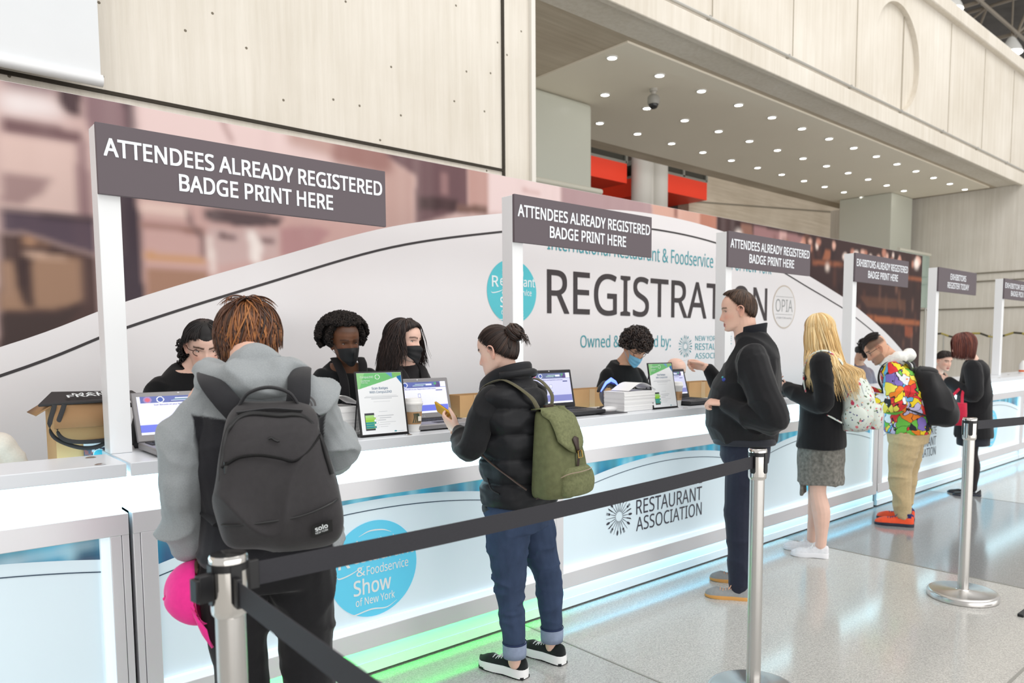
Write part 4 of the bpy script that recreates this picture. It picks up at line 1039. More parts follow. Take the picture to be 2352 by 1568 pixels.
def hand(mb, wr, d, back, thumb, curl=(.3, .5, .4), spread=.06, s=.93, th=(.55, .75, -.25), tb=.35, fcurl=None, flen=1.0):
    """wr = wrist, d = towards the knuckles, back = out of the back of the hand, thumb = towards the thumb side"""
    wr, d = V(wr), V(d).normalized(); b = V(back); b = (b - d * b.dot(d)).normalized(); t = d.cross(b)
    if t.dot(V(thumb)) < 0: t = -t
    pal = .086 * s; rings = []
    for q, w, h in ((-.25, .026, .020), (0, .027, .0185), (.3, .034, .0175), (.65, .040, .016), (.95, .041, .0135), (1.06, .036, .010)):
        c = wr + d * pal * q; rings.append([c + t * (w * s * math.cos(a)) + b * (h * s * math.sin(a)) for a in np.linspace(0, 2 * math.pi, 17)[:-1]])
    mb.loft(rings)
    for k, (off, ln, bo) in enumerate(((.030, .070, -.002), (.0105, .078, .004), (-.0095, .072, .001), (-.029, .056, -.008))):
        p = wr + d * (pal + bo * s) + t * off * s + b * .001; c = (fcurl[k] if fcurl else curl); a = 0; pts = [p - d * .022 * s, p]
        sp = (1.5 - k) * spread; dd = (d * math.cos(sp) + t * math.sin(sp)).normalized()
        for j, (fr, cu) in enumerate(zip((.46, .30, .24), c)):
            a += cu; p = p + (dd * math.cos(a) - b * math.sin(a)) * ln * s * fr * flen; pts.append(p)
        r = [.0088 * s, .0088 * s, .0082 * s, .0076 * s, .0062 * s]
        P = crv([tuple(q) + (rr,) for q, rr in zip(pts, r)], 3); mb.tube([q[:3] for q in P], [q[3] for q in P], 9); mb.ell(P[-1][:3], (.0061 * s,) * 3, n=8, m=6)
        for q, rr in zip(pts[1:-1], r[1:]): mb.ell(q, (rr * 1.05,) * 3, n=8, m=6)
    p0 = wr + d * .018 * s + t * .020 * s - b * .004; d1 = (d * th[0] + t * th[1] + b * th[2]).normalized(); d2 = (d1 * (1 - tb) + (d * .9 - b * .25) * tb).normalized()
    p1 = p0 + d1 * .044 * s; p2 = p1 + d2 * .032 * s; p3 = p2 + d2 * .024 * s
    P = crv([tuple(q) + (rr * s,) for q, rr in zip((p0, p1, p2, p3), (.015, .0115, .0095, .0072))], 3); mb.tube([q[:3] for q in P], [q[3] for q in P], 10); mb.ell(P[-1][:3], (.0071 * s,) * 3, n=8, m=6)
    return p3

SKINS = {'fair': (232, 188, 168), 'tan': (214, 166, 138), 'light': (236, 196, 178), 'deep': (112, 72, 50)}
def skin_mat(): return mat('skin', (1, 1, 1), .48, vcol=True, spec=.4, bump=(220, .06), noise=(14, .05))
class Person:
    def __init__(s, base, label, group=None):
        s.b = V((base[0], base[1], 0)); s.label = label; s.group = group; s.mb = MB(); s.h = None; s.lips = 1; s.yaw = 0.0
    def L(s, r, f, z):
        a = math.radians(s.yaw); return V((s.b.x + r * math.cos(a) - f * math.sin(a), s.b.y + r * math.sin(a) + f * math.cos(a), z))
    def D(s, r, f, z): return s.L(r, f, z) - s.L(0, 0, 0)
    def T(s, mb, secs, p=2.3):
        """torso sections in the figure's own frame: (right, forward, z, half width, half depth[, extra yaw])"""
        return torso(mb, [tuple(s.L(*q[:3])) + (q[3], q[4], s.yaw + (q[5] if len(q) > 5 else 0)) + tuple(q[6:]) for q in secs], 28, p)
    def limb(s, mb, pts, rad, **k): return limb(mb, [s.L(*q) for q in pts], rad, **k)
    def body(s, vox=.005, skin='fair', lips=(186, 110, 102), brow=(70, 48, 36), buzz=None, extra=None, smooth=2, browk=1.0):
        me = voxel(s.mb, vox, smooth)
        c, n = coords(me); base = np.array(rgb(*SKINS[skin])); col = np.ones_like(c) * base
        H = s.h
        if H:
            L = H.loc(c); x, y, z = L.T; ax = np.abs(x); fr = (y > .03)
            g = lambda v, k: np.exp(-(v / k) ** 2)
            def mixin(m, cc):
                nonlocal col
                m = np.clip(m, 0, 1)[:, None]; col = col * (1 - m) + np.array(rgb(*cc)) * m
            near = (np.abs(z) < .16) & (np.abs(x) < .12) & (np.abs(y) < .16)
            red = tuple(np.clip(np.array(SKINS[skin]) * np.array([1.0, .82, .78]), 0, 255))
            mixin(near * .55 * (g(ax - .042, .02) * g(z + .032, .02) + g(x, .018) * g(z + .04, .014)) * fr, red)
            mixin(near * .45 * (ax > .074) * (np.abs(z) < .05), red)
            mixin(near * .55 * g(ax - .080, .006) * g(y + .013, .009) * g(z + .008, .013), tuple(v * .62 for v in red))  # ear hollow painted darker to stand in for its shade
            mixin(near * fr * (ax < .026) * np.clip(1.3 * (g(z + .069, .0055) + g(z + .080, .0062)) * np.clip((.0255 - ax) / .008, 0, 1), 0, 1), lips)
            mixin(near * fr * 1.6 * g(z + .0745, .0016) * (ax < .025), tuple(v * .5 for v in lips))
            bz = .0225 + .004 * g(ax - .033, .014)
            mixin(near * fr * 1.25 * browk * g(z - bz, .0048) * ((ax > .010) & (ax < .056)), brow)
            mixin(near * fr * .9 * g(z - .0085 + .0 * ax, .0022) * g(ax - .032, .015), (60, 42, 36))
            if buzz: buzz(mixin, x, y, z, near)
            if extra: extra(mixin, x, y, z, near)
        setcol(me, col)
        s.o = put('person', me, skin_mat(), loc=s.b, fixn=False, angle=None); tag(s.o, s.label, 'person', s.group)
        return s.o
    def eyes(s, iris=(70, 50, 36), open=.0058, look=(0, 0)):
        H = s.h
        for e in (-1, 1):
            mb = MB(); x0, z0 = e * .0315, .0012; yy = H.front(x0, z0) - .0075
            mb.ell(H.p(x0, yy, z0), (.0145 * H.s, .0098 * H.s, open * H.s), H.R, 20, 14, 0)
            mb.ell(H.p(x0 + look[0], yy + .0055, z0 + look[1]), (.0062 * H.s, .0054 * H.s, min(.0062, open * .97) * H.s), H.R, 14, 10, 1)
            put('eye', mb, [mat('eye_white', rgb(206, 198, 192), .25), mat('iris_%d' % iris[0], rgb(*iris), .15)], s.o, angle=None)
            lid = [H.p(x0 + q * .0150, yy + .0098 * math.sqrt(max(0, 1 - .8 * q * q)) - .001, z0 + open * .95 * (1 - q * q * .8)) for q in np.linspace(-1, 1, 9)]
            put('eyelash', MB().tube(lid, [.0005, .0012, .0015, .0016, .0016, .0016, .0015, .0012, .0005], 6), mat('lash', rgb(34, 24, 22), .6), s.o)
    def wear(s, name, mb, m, vox=.008, amp=.005, scale=(7, 7, 11), seed=1, smooth=3, col=None, fn=None, ridge=True, post=None):
        me = voxel(mb, vox, smooth)
        if col is not None:
            c, n = coords(me); setcol(me, col(c))
        if amp: crumple(me, amp, scale, seed, ridge, fn)
        if post: post(me)
        return put(name, me, m, s.o, fixn=False, angle=None)
    def part(s, name, mb, m, **k): return put(name, mb, m, s.o, **k)
    def shoe(s, heel, toe, upper, sole, w=.046, top=.095, sh=.03, lace=None, toeh=.05, collar=None, heelup=0.0, low=False, two=None):
        heel, toe = V(heel), V(toe); f = toe - heel; L = f.length; f.normalize(); t = V((f.y, -f.x, 0)).normalized()
        hw = [(0, .26), (.02, .50), (.07, .72), (.18, .80), (.4, .78), (.6, .95), (.75, 1.0), (.88, .84), (.96, .52), (1.0, .22)]
        mb = MB(); rings = []
        for q, k in hw:
            zz = np.interp(q, [0, .3, .62, 1], [0, heelup * .6, 0, .004]); z0 = zz; z1 = zz + sh * (1 if q < .7 else 1 - .4 * (q - .7) / .3) + heelup * max(0, .4 - q)
            c = heel + f * L * q; ww = w * k * 1.06
            rings.append([c - t * ww + ZU * z0, c + t * ww + ZU * z0, c + t * (ww * 1.02) + ZU * (z0 + (z1 - z0) * .6), c + t * (ww * .96) + ZU * z1, c - t * (ww * .96) + ZU * z1, c - t * (ww * 1.02) + ZU * (z0 + (z1 - z0) * .6)])
        so = MB().loft(rings)
        tp = [(0, top * .80), (.02, top * .96), (.07, top), (.28, top * 1.0), (.42, top * .86), (.58, top * .66), (.75, toeh + .012), (.9, toeh), (.97, toeh * .8), (1, sh + .006)] if not low else [(0, top * .7), (.02, top * .9), (.1, top * .75), (.3, sh + .02), (.5, sh + .018), (.62, sh + .03), (.75, toeh), (.9, toeh * .9), (.97, toeh * .7), (1, sh + .004)]
        rings = []
        for (q, k), (_, z1) in zip(hw, tp):
            c = heel + f * (L * (q * .985 + .006)); ww = w * k; z0 = sh * .6; ring = []
            for a in np.linspace(0, math.pi, 11): ring.append(c + t * (ww * math.cos(a) * (1 - .18 * math.sin(a))) + ZU * (z0 + (z1 - z0) * math.sin(a) ** .8))
            rings.append(ring)
        up = MB().loft(rings)
        if two:
            for i_, f_ in enumerate(up.f):
                zc = sum(up.v[j][2] for j in f_) / len(f_); qc = sum((V(up.v[j]) - heel).dot(f) for j in f_) / len(f_) / L
                if zc > two[0] + .02 * max(0, .35 - qc) and qc < .9: up.m[i_] = 1
        o = put('shoe', up, [upper, two[1]] if two else upper, s.o, angle=60); so = put('sole', so, sole, o, angle=50)
        if lace:
            mb = MB()
            for i in range(5):
                q = .42 + i * .06; zt = np.interp(q, [v[0] for v in tp], [v[1] for v in tp]); c = heel + f * L * q + ZU * (zt + .001)
                mb.tube([c - t * w * .42 - ZU * .008, c + ZU * .001, c + t * w * .42 - ZU * .008], .0028, 6)
            c = heel + f * L * .42 + ZU * (top * .86 + .004)
            for e in (-1, 1): mb.tube(crv([c, c + t * e * .02 + ZU * .012, c + t * e * .042 + f * .01 - ZU * .002, c + t * e * .02 + f * .012 - ZU * .004], 5), .0024, 6)
            put('laces', mb, lace, o)
        if collar: put('collar', MB().lathe([(w * .62, top * .86), (w * .66, top * 1.02), (w * .60, top * 1.05), (w * .52, top * .9)], heel + f * L * .17, 20), collar, o)
        return o

# --- hair: many tapered locks over a cap
class Hair:
    def __init__(s, H, seed, palette): s.H = H; s.g = random.Random(seed); s.pal = palette; s.mb = MB(); s.cols = []
    def tube(s, pts, w, flat=.45, n=5, col=None, k=3):
        P = crv(pts, k); N = len(P); a = len(s.mb.v)
        Q_ = [(.55 + .75 * math.sin(math.pi * min(.98, i / (N - 1)) ** .75)) * (1 - .8 * (i / (N - 1)) ** 5) for i in range(N)]
        s.mb.tube(P, [(w * q_ + .0003, flat * w * q_ + .0002) for q_ in Q_], n)
        c = np.array(rgb(*(col or s.g.choice(s.pal)))) * s.g.uniform(.82, 1.18); m = len(s.mb.v) - a
        s.cols += [c] * m
    def sph(s, d, off): d = V(d).normalized(); return s.H.p(d.x * (.0775 + off), -.008 + d.y * (.0985 + off), .012 + d.z * (.1045 + off))
    def pole(s, pole):
        p = V(pole).normalized(); u = (V((0, 1, 0)) - p * p.y).normalized(); w = p.cross(u); return p, u, w
    def dirat(s, fr, az, th): p, u, w = fr; return p * math.cos(th) + (u * math.cos(az) + w * math.sin(az)) * math.sin(th)
    def cap(s, pole, end, off=.004, n=40, m=14, col=None):
        fr = s.pole(pole); rings = []
        for j in range(m + 1):
            rings.append([s.sph(s.dirat(fr, 2 * math.pi * i / n, .03 + (end(2 * math.pi * i / n) - .03) * j / m), off * (1 - .5 * (j / m) ** 4)) for i in range(n)])
        a = len(s.mb.v); s.mb.loft(rings, caps=False); s.cols += [np.array(rgb(*(col or s.pal[0]))) * .7] * (len(s.mb.v) - a)
    def locks(s, n, pole, end, w=.006, off=(.006, .016), start=(.05, .5), hang=None, wave=0.0, swirl=.2, flat=.45, steps=6, lift=0.0, drift=None, azr=(0, 6.2832), colfn=None, floor=None, kside=0.0):
        """locks run from the pole over the scalp down to end(az), then hang(az) metres straight down"""
        fr = s.pole(pole); g = s.g
        for _ in range(n):
            az = g.uniform(*azr); t0 = g.uniform(*start); t1 = end(az) * g.uniform(.9, 1.03); t0 = min(t0, t1 * .7); o = g.uniform(*off); sw = g.uniform(-swirl, swirl); pts = []
            for j in range(steps + 1):
                q = j / steps; th = t0 + (t1 - t0) * q
                pts.append(s.sph(s.dirat(fr, az + sw * q, th), o * (.35 + .65 * math.sin(math.pi * min(1, q * 1.1) * .6)) + lift * q ** 3))
            if hang:
                L = hang(az) * g.uniform(.82, 1.06)
                if L > .01:
                    tan = (pts[-1] - pts[-2]).normalized(); p = pts[-1]; hs = max(3, int(L / .045)); out = (p - s.H.c); out.z = 0; out = out.normalized() if out.length > 1e-4 else V((0, 1, 0)); ph = g.uniform(0, 6.28); sd = V((-out.y, out.x, 0))
                    for j in range(1, hs + 1):
                        q = j / hs; dirn = (tan * max(0, 1 - q * 2.2) + V((0, 0, -1)) * min(1, q * 2.2)).normalized()
                        p = p + dirn * (L / hs) + sd * (wave * math.sin(ph + q * 7) * L / hs * 2) + out * (kside * L / hs)
                        if drift is not None: p = p + drift * (L / hs * min(1, q * 1.6))
                        if floor is not None: p = floor(p)
                        pts.append(p.copy())
            s.tube(pts, w * g.uniform(.7, 1.25), flat, col=colfn(az, g) if colfn else None, k=2)
    def curls(s, n, fn, r=(.010, .018), turns=1.6, w=.0035):
        g = s.g
        for _ in range(n):
            c = V(fn(g)); a = V((g.gauss(0, 1), g.gauss(0, 1), g.gauss(0, 1))).normalized(); u = a.orthogonal().normalized(); v = a.cross(u); R = g.uniform(*r); ph = g.uniform(0, 6.28); m = 9
            s.tube([c + (u * math.cos(ph + turns * 6.28 * i / m) + v * math.sin(ph + turns * 6.28 * i / m)) * R * (1 - .3 * i / m) + a * (i / m - .5) * R * 1.6 for i in range(m + 1)], w, .8, 5, k=2)
    def done(s, par, name='hair', rough=.42):
        me = s.mb.mesh(); setcol(me, np.array(s.cols))
        return put(name, me, mat('hair_strands' if rough < .6 else 'hair_matte', (1, 1, 1), rough, vcol=True, spec=.4), par, fixn=False, angle=None)

def glasses(P, H, m, r=(.024, .018), wire=.0018):
    mb = MB()
    for e in (-1, 1):
        c = (e * .033, -.002)
        pts = [H.p(c[0] + r[0] * math.cos(a), H.front(.03, 0) + .012 - abs(c[0] + r[0] * math.cos(a)) * .18, c[1] + r[1] * math.sin(a)) for a in np.linspace(0, 6.2832, 25)[:-1]]
        mb.tube(pts, wire, 6, closed=True)
        mb.tube(crv([H.p(e * .057, H.front(.03, 0) + .002, .006), H.p(e * .076, .05, .006), H.p(e * .081, -.005, .004), H.p(e * .079, -.03, -.012)], 4), wire, 6)
    mb.tube([H.p(-.009, H.front(0.03, 0) + .013, .003), H.p(0, H.front(0.03, 0) + .016, .006), H.p(.009, H.front(0.03, 0) + .013, .003)], wire, 6)
    return P.part('glasses', mb, m)
def face_mask(P, H, m, boat=.010, z0=-.128, z1=-.018, flat=False, loops=True):
    """filter mask over nose and chin, with ear loops"""
    rings = []; A = np.linspace(-1.16, 1.16, 31)
    for j in range(19):
        q = j / 18; ring = []
        for a in A:
            edge = abs(a) / 1.16; zz = (z0 * (1 - edge ** 2) + (-.088) * edge ** 2) * (1 - q) + (z1 * (1 - edge ** 1.5) + (-.030) * edge ** 1.5) * q
            F, B, W, Y = hring(max(zz, -.108)); x = W * math.sin(a) * 1.02; yy = Y + (F - Y) * math.cos(a) ** .8
            yy += .006 + boat * math.cos(a) ** 2 * math.sin(math.pi * (.12 + .8 * q)) + .020 * math.exp(-(x / .017) ** 2) * math.exp(-((zz + .035) / .026) ** 2)
            if flat: yy += .003 * math.sin(q * 18) * math.cos(a)
            else: yy += .006 * math.exp(-(x / .01) ** 2) * math.sin(math.pi * q)
            ring.append(H.p(x, yy, zz))
        rings.append(ring)
    mb = MB(); n = len(A); vs = [p for r in rings for p in r]; fs = [(j * n + i, j * n + i + 1, (j + 1) * n + i + 1, (j + 1) * n + i) for j in range(18) for i in range(n - 1)]
    mb.add(vs, fs); o = P.part('face_mask', mb, m, angle=None); sd = o.modifiers.new('s', 'SOLIDIFY'); sd.thickness = .002
    if loops:
        mb = MB()
        for k in (0, -1):
            e = -1 if k == 0 else 1
            mb.tube(crv([rings[15][k], H.p(e * .080, .01, .006), H.p(e * .086, -.022, .006), H.p(e * .084, -.034, -.018), H.p(e * .078, -.01, -.045), rings[2][k]], 5), .0013, 6)
        put('ear_loop', mb, m, o)
    return o
# ------------------------------------------------------------------ people in front of the counters
def cloth(name, c, rough=.85, nz=(60, .08), b=(300, .25), sheen=.15): return mat(name, rgb(*c), rough, noise=nz, bump=b, sheen=sheen, spec=.25, bumpdist=.002)
def vcloth(name, nz=(90, .13), rough=.88): return mat(name, (1, 1, 1), rough, vcol=True, noise=nz, bump=(350, .3), sheen=.15, spec=.25, bumpdist=.002)
C2 = lambda *c: np.array(rgb(*c))

# ---- man in black jacket holding a card
P = Person((3.74, 2.43), 'man in black zip jacket and navy trousers, in profile, holding up a small card')
H = P.h = Head((3.706, 2.478, 1.640), 36, 10, 0, .95)
H.add(P.mb, (3.752, 2.435, 1.44), .062)
torso(P.mb, [(3.76, 2.44, .80, .13, .10, 33), (3.75, 2.44, 1.0, .14, .11, 33), (3.76, 2.43, 1.2, .15, .1, 33), (3.755, 2.43, 1.38, .12, .07, 33)])
for sh, el, wr in (((3.60, 2.33, 1.315), (3.66, 2.205, 1.03), (3.545, 2.455, 1.115)), ((3.91, 2.53, 1.325), (3.995, 2.62, 1.10), (3.835, 2.79, 1.300))):
    limb(P.mb, (sh, el, wr), (.05, .042, .028))
for hp, kn, an in (((3.70, 2.40, .82), (3.64, 2.40, .46), (3.59, 2.37, .08)), ((3.83, 2.47, .82), (3.83, 2.52, .46), (3.85, 2.54, .08))):
    limb(P.mb, (hp, kn, an), (.07, .05, .035))
hand(P.mb, (3.835, 2.79, 1.302), (-.30, .72, .20), (.75, .25, .55), (-.5, -.2, .8), fcurl=[(.55, 1.1, .5), (.9, 1.2, .6), (1.1, 1.2, .6), (1.2, 1.2, .6)], th=(.8, .45, -.5), tb=.5)
hand(P.mb, (3.545, 2.455, 1.115), (-.45, .85, .05), (-.3, -.1, .9), (.8, .4, .1), fcurl=[(1.0, 1.3, .7)] * 4, th=(.7, .5, -.5), tb=.6)
P.body(.0036, 'fair', browk=.75)
P.eyes(open=.0035)
mj = cloth('jacket_black', (28, 28, 31)); mj2 = cloth('jacket_panel', (44, 46, 54), .7)
J = MB()
torso(J, [(3.748, 2.448, .885, .17, .178, 33), (3.738, 2.455, .95, .18, .196, 33), (3.735, 2.458, 1.06, .185, .198, 33), (3.748, 2.442, 1.2, .19, .190, 33), (3.768, 2.420, 1.31, .182, .155, 33), (3.778, 2.408, 1.42, .145, .118, 33), (3.768, 2.420, 1.485, .092, .090, 33), (3.765, 2.42, 1.51, .07, .072, 33)])
J.ell((3.62, 2.325, 1.34), (.085, .095, .085)).ell((3.91, 2.515, 1.35), (.08, .085, .08))
limb(J, ((3.628, 2.33, 1.35), (3.615, 2.255, 1.19), (3.662, 2.205, 1.03), (3.60, 2.33, 1.055), (3.557, 2.432, 1.105)), (.098, .093, .082, .068, .051))
limb(J, ((3.90, 2.52, 1.35), (3.98, 2.58, 1.20), (3.99, 2.63, 1.10), (3.90, 2.73, 1.20), (3.847, 2.77, 1.282)), (.09, .08, .07, .058, .045))
P.wear('jacket', J, mj, .007, .012, (6, 6, 8), 4)
R33 = rotz(math.radians(33)); mb = MB(); cr = []
for q, k, dz in ((0, .086, 0), (.5, .084, .035), (1, .086, .070), (1.02, .080, .072), (.6, .076, .035), (0, .076, .0)):
    cr.append([V((3.762, 2.424, 1.480 + dz)) + R33 @ V((k * math.cos(a) * .98, k * math.sin(a) * 1.02 - .004 * q, -.016 * math.sin(a) - (.022 * max(0, math.sin(a)) ** 10))) for a in np.linspace(0, 6.2832, 33)[:-1]])
P.part('collar', mb.loft(cr, caps=False), mj2, angle=None)
P.part('hem_band', mb.loft([ell_ring((3.748, 2.445, z), (.168 + d), (.176 + d), math.radians(33)) for z, d in ((.868, 0), (.878, .006), (.90, .006), (.908, 0))]), mj2, angle=None)
pk = [V((3.742, 2.448, z)) + R33 @ V((-.172 * math.cos(a), .172 * math.sin(a), 0)) for z, a in ((1.03, .60), (.98, .50), (.93, .44))]
P.part('pocket_zip', MB().tube(crv(pk, 4), .004, 6), mat('zip_black', rgb(16, 16, 18), .3))
c = V((3.755, 2.435, 1.245)) + R33 @ V((-.150, .128, .0)); uu = R33 @ V((.55, .83, 0)); 
mb = MB(); mb.ell(c, (.014, .014, .011), R33, 12, 8, 0).ell(c + V((-.006, .008, .014)), (.006, .006, .006), R33, 8, 6, 1); P.part('chest_emblem', mb, [mat('badge_blue', rgb(44, 60, 150), .5), mat('badge_teal', rgb(70, 160, 170), .5)])
T = MB()
torso(T, [(3.745, 2.435, .76, .15, .135, 33), (3.75, 2.44, .84, .16, .145, 33), (3.75, 2.44, .92, .15, .14, 33)])
limb(T, ((3.685, 2.405, .80), (3.665, 2.41, .62), (3.64, 2.405, .46), (3.615, 2.375, .25), (3.60, 2.365, .075)), (.10, .092, .076, .066, .064), flat=1.05)
limb(T, ((3.825, 2.465, .80), (3.83, 2.50, .62), (3.83, 2.525, .46), (3.845, 2.535, .25), (3.855, 2.54, .075)), (.10, .092, .076, .066, .062), flat=1.05)
P.wear('trousers', T, cloth('trousers_navy', (36, 40, 56)), .008, .006, (7, 7, 9), 8)
sg = cloth('shoe_grey_suede', (150, 150, 150)); so = mat('sole_tan', rgb(214, 156, 84), .6); lc = mat('lace_peach', rgb(222, 170, 140), .7)
P.shoe((3.618, 2.30, 0), (3.486, 2.52, 0), sg, so, .047, .075, .020, lc, .048)
P.shoe((3.885, 2.455, 0), (3.755, 2.68, 0), sg, so, .047, .075, .020, lc, .048)
hr = Hair(H, 5, [(74, 54, 42), (62, 44, 34), (92, 68, 52), (54, 40, 32)])
pole = (0, -.35, .9); end = lambda a: 1.0 + 1.08 * (0.5 - 0.5 * math.cos(a)) ** 1.05
hr.cap(pole, end, .009, col=(70, 52, 40))
hr.locks(1500, pole, end, .0021, (.009, .013), (.05, 1.5), swirl=.15, steps=4)
hr.locks(260, pole, lambda a: 1.08, .003, (.013, .02), (.5, .8), swirl=.2, azr=(-.75, .75), steps=5, lift=.006)
hr.done(P.o)
t = put('small_card', MB().box(-.04, .04, -.0006, .0006, -.027, .027, M=Matrix.Translation((3.752, 2.895, 1.343)) @ Matrix.Rotation(.55, 4, 'Z') @ Matrix.Rotation(1.35, 4, 'X') @ Matrix.Rotation(.25, 4, 'Y')), mat('card_white', rgb(206, 200, 194), .5)); tag(t, 'small pale card held up between the fingers of the man in black', 'card')

# ---- hooded visitor with the charcoal backpack, seen from behind
P = Person((.83, 2.18), 'person in grey and black hooded jacket seen from behind, wearing a charcoal backpack'); P.yaw = -22
H = P.h = Head((.915, 2.46, 1.478), -50, 14, 0, .93)
H.add(P.mb, P.L(0, .06, 1.33), .056)
P.T(P.mb, [(0, 0, .80, .13, .09), (.01, 0, 1.0, .13, .09), (0, 0, 1.22, .14, .08), (0, 0, 1.33, .09, .06)])
aL = ((-.135, 0, 1.295), (-.212, -.015, 1.09), (-.190, .03, .885)); aR = ((.138, .01, 1.30), (.215, .215, 1.135), (.18, .50, 1.075))
for a in (aL, aR): P.limb(P.mb, a, (.05, .042, .027))
lL = ((-.085, 0, .80), (-.075, .02, .47), (-.08, 0, .08)); lR = ((.095, 0, .80), (.11, .0, .47), (.13, -.02, .08))
for a in (lL, lR): P.limb(P.mb, a, (.07, .05, .035))
hand(P.mb, P.L(*aL[2]), P.D(.05, .12, -1), P.D(-1, .1, 0), P.D(.2, 1, 0), fcurl=[(.7, 1.2, .8)] * 4, th=(.8, .45, -.45), tb=.5)
hand(P.mb, P.L(*aR[2]), P.D(-.1, 1, -.15), P.D(.1, .1, 1), P.D(-1, .2, 0), curl=(.2, .3, .2))
P.body(.0045, 'fair')
GREY, BLK = C2(150, 155, 158), C2(38, 38, 43)
def hoodcol(c):
    a = math.radians(-22); x, y = c[:, 0] - .83, c[:, 1] - 2.18; r = x * math.cos(a) + y * math.sin(a); f = -x * math.sin(a) + y * math.cos(a); z = c[:, 2]
    k = np.clip((z - (1.245 - .012 * np.cos(r * 14))) / .004, 0, 1); k = np.maximum(k, np.clip((np.abs(r - .01) - .172) / .003, 0, 1)); k = np.maximum(k, np.clip((f - .17) / .004, 0, 1) * (z > .98))
    k = k * (1 - np.clip((-.045 - .0 - np.abs(r)) , 0, 1))
    k = k[:, None]; return GREY * k + BLK * (1 - k)
J = MB()
P.T(J, [(.03, 0, .835, .195, .15), (.03, 0, .87, .192, .152), (.015, 0, 1.0, .172, .145), (0, 0, 1.12, .166, .135), (0, 0, 1.22, .165, .125), (0, .01, 1.30, .145, .105), (0, .02, 1.355, .10, .085), (0, .03, 1.385, .07, .07)])
J.ell(P.L(-.112, 0, 1.282), (.062, .075, .062)).ell(P.L(.128, .01, 1.29), (.07, .08, .07))
P.limb(J, ((-.112, 0, 1.29), (-.170, -.012, 1.19), (-.208, -.02, 1.08), (-.210, .0, .99), (-.194, .02, .895)), (.066, .064, .060, .056, .045))
P.limb(J, ((.125, .01, 1.295), (.185, .10, 1.22), (.218, .21, 1.125), (.21, .34, 1.10), (.183, .485, 1.078)), (.076, .070, .066, .058, .046))
def arms_fold(c): return 1.0 + 1.2 * np.clip((np.abs(c[:, 0] - .83) - .17) / .05, 0, 1)
P.wear('hooded_jacket', J, vcloth('heather_cloth', (420, .14)), .0048, .017, (5, 5, 11), 21, col=hoodcol, fn=arms_fold)
J = MB()
ring = [P.L(*q) for q in ((-.085, .13, 1.36), (-.125, .05, 1.36), (-.11, -.045, 1.36), (-.045, -.085, 1.355), (.03, -.09, 1.355), (.072, -.05, 1.365), (.088, .03, 1.37), (.07, .12, 1.36))]
Q = crv(ring, 5); J.tube(Q, [.036 + .012 * math.sin(i * .5) ** 2 for i in range(len(Q))], 14)
J.ell(P.L(0, -.075, 1.36), (.105, .05, .045), rotz(math.radians(-22))).ell(P.L(-.005, -.03, 1.398), (.08, .055, .042), rotz(math.radians(-22))).ell(P.L(.0, -.09, 1.335), (.06, .035, .035), rotz(math.radians(-22))).ell(P.L(0, .04, 1.40), (.07, .05, .05))
P.wear('hood', J, MATS['heather_cloth'], .0065, .014, (8, 8, 13), 5, smooth=5, col=lambda c: np.ones_like(c) * GREY)
pt = [P.L(.118 + .03 * math.cos(a), -.089 - .006 * math.sin(a) - .05, 1.292 + .03 * math.sin(a)) for a in np.linspace(0, math.pi / 2, 8)]
mb = MB()
for k in range(3):
    r0 = .034 - k * .0095; r1 = r0 - .006
    for i in range(8):
        a0, a1 = math.pi / 2 * i / 8, math.pi / 2 * (i + 1) / 8
        fp = lambda r, a: P.L(.122 + r * math.cos(a), -.118 + .25 * (.122 + r * math.cos(a) - .122), 1.275 + r * math.sin(a))
        mb.add([fp(r0, a0), fp(r0, a1), fp(r1, a1), fp(r1, a0)], [(0, 1, 2, 3)])
text(mb, 'THE', P.L(.098, -.122, 1.299), P.D(1, .1, 0), ZU, .019, .007, .03, .001); text(mb, 'NORTH', P.L(.092, -.122, 1.288), P.D(1, .1, 0), ZU, .025, .008, .03, .001); text(mb, 'FACE', P.L(.094, -.122, 1.277), P.D(1, .1, 0), ZU, .023, .008, .03, .001)
P.part('back_emblem', mb, mat('emblem_charcoal', rgb(88, 86, 88), .6))
T = MB()
P.T(T, [(.01, 0, .74, .165, .12), (.01, 0, .82, .175, .13), (.01, 0, .90, .16, .12)])
P.limb(T, ((-.078, 0, .80), (-.078, .02, .62), (-.072, .03, .46), (-.075, .01, .25), (-.08, 0, .05)), (.105, .088, .072, .068, .07)); P.limb(T, ((.098, 0, .80), (.108, .01, .62), (.118, .01, .46), (.125, -.01, .25), (.13, -.02, .05)), (.105, .088, .074, .070, .072))
P.wear('trousers', T, cloth('trousers_black', (22, 22, 25)), .008, .009, (7, 7, 13), 31)
bs = cloth('shoe_black', (30, 30, 32)); wsole = mat('sole_white', rgb(226, 228, 228), .5)
P.shoe(P.L(-.08, -.08, 0), P.L(-.10, .18, 0), bs, wsole); P.shoe(P.L(.13, -.10, 0), P.L(.13, .16, 0), bs, wsole)
hr = Hair(H, 11, [(96, 58, 36), (130, 80, 44), (70, 44, 32), (168, 106, 56), (58, 38, 30), (112, 66, 38)])
pole = (.1, -.35, .93); end = lambda a: 1.35 + .85 * (.5 - .5 * math.cos(a)) + .10 * math.sin(a)
hl = lambda az, g: g.choice([(146, 92, 54), (126, 80, 48), (162, 106, 60)]) if (math.sin(az) < .1 and g.random() < .42) else g.choice([(92, 58, 40), (74, 48, 36), (60, 40, 32), (110, 68, 42)])
hr.cap(pole, end, .010, col=(66, 42, 32))
hr.locks(2600, pole, end, .0019, (.010, .020), (.05, 1.1), hang=lambda a: .012 + .026 * (1 - math.cos(a)), swirl=.45, flat=.6, steps=5, colfn=hl)
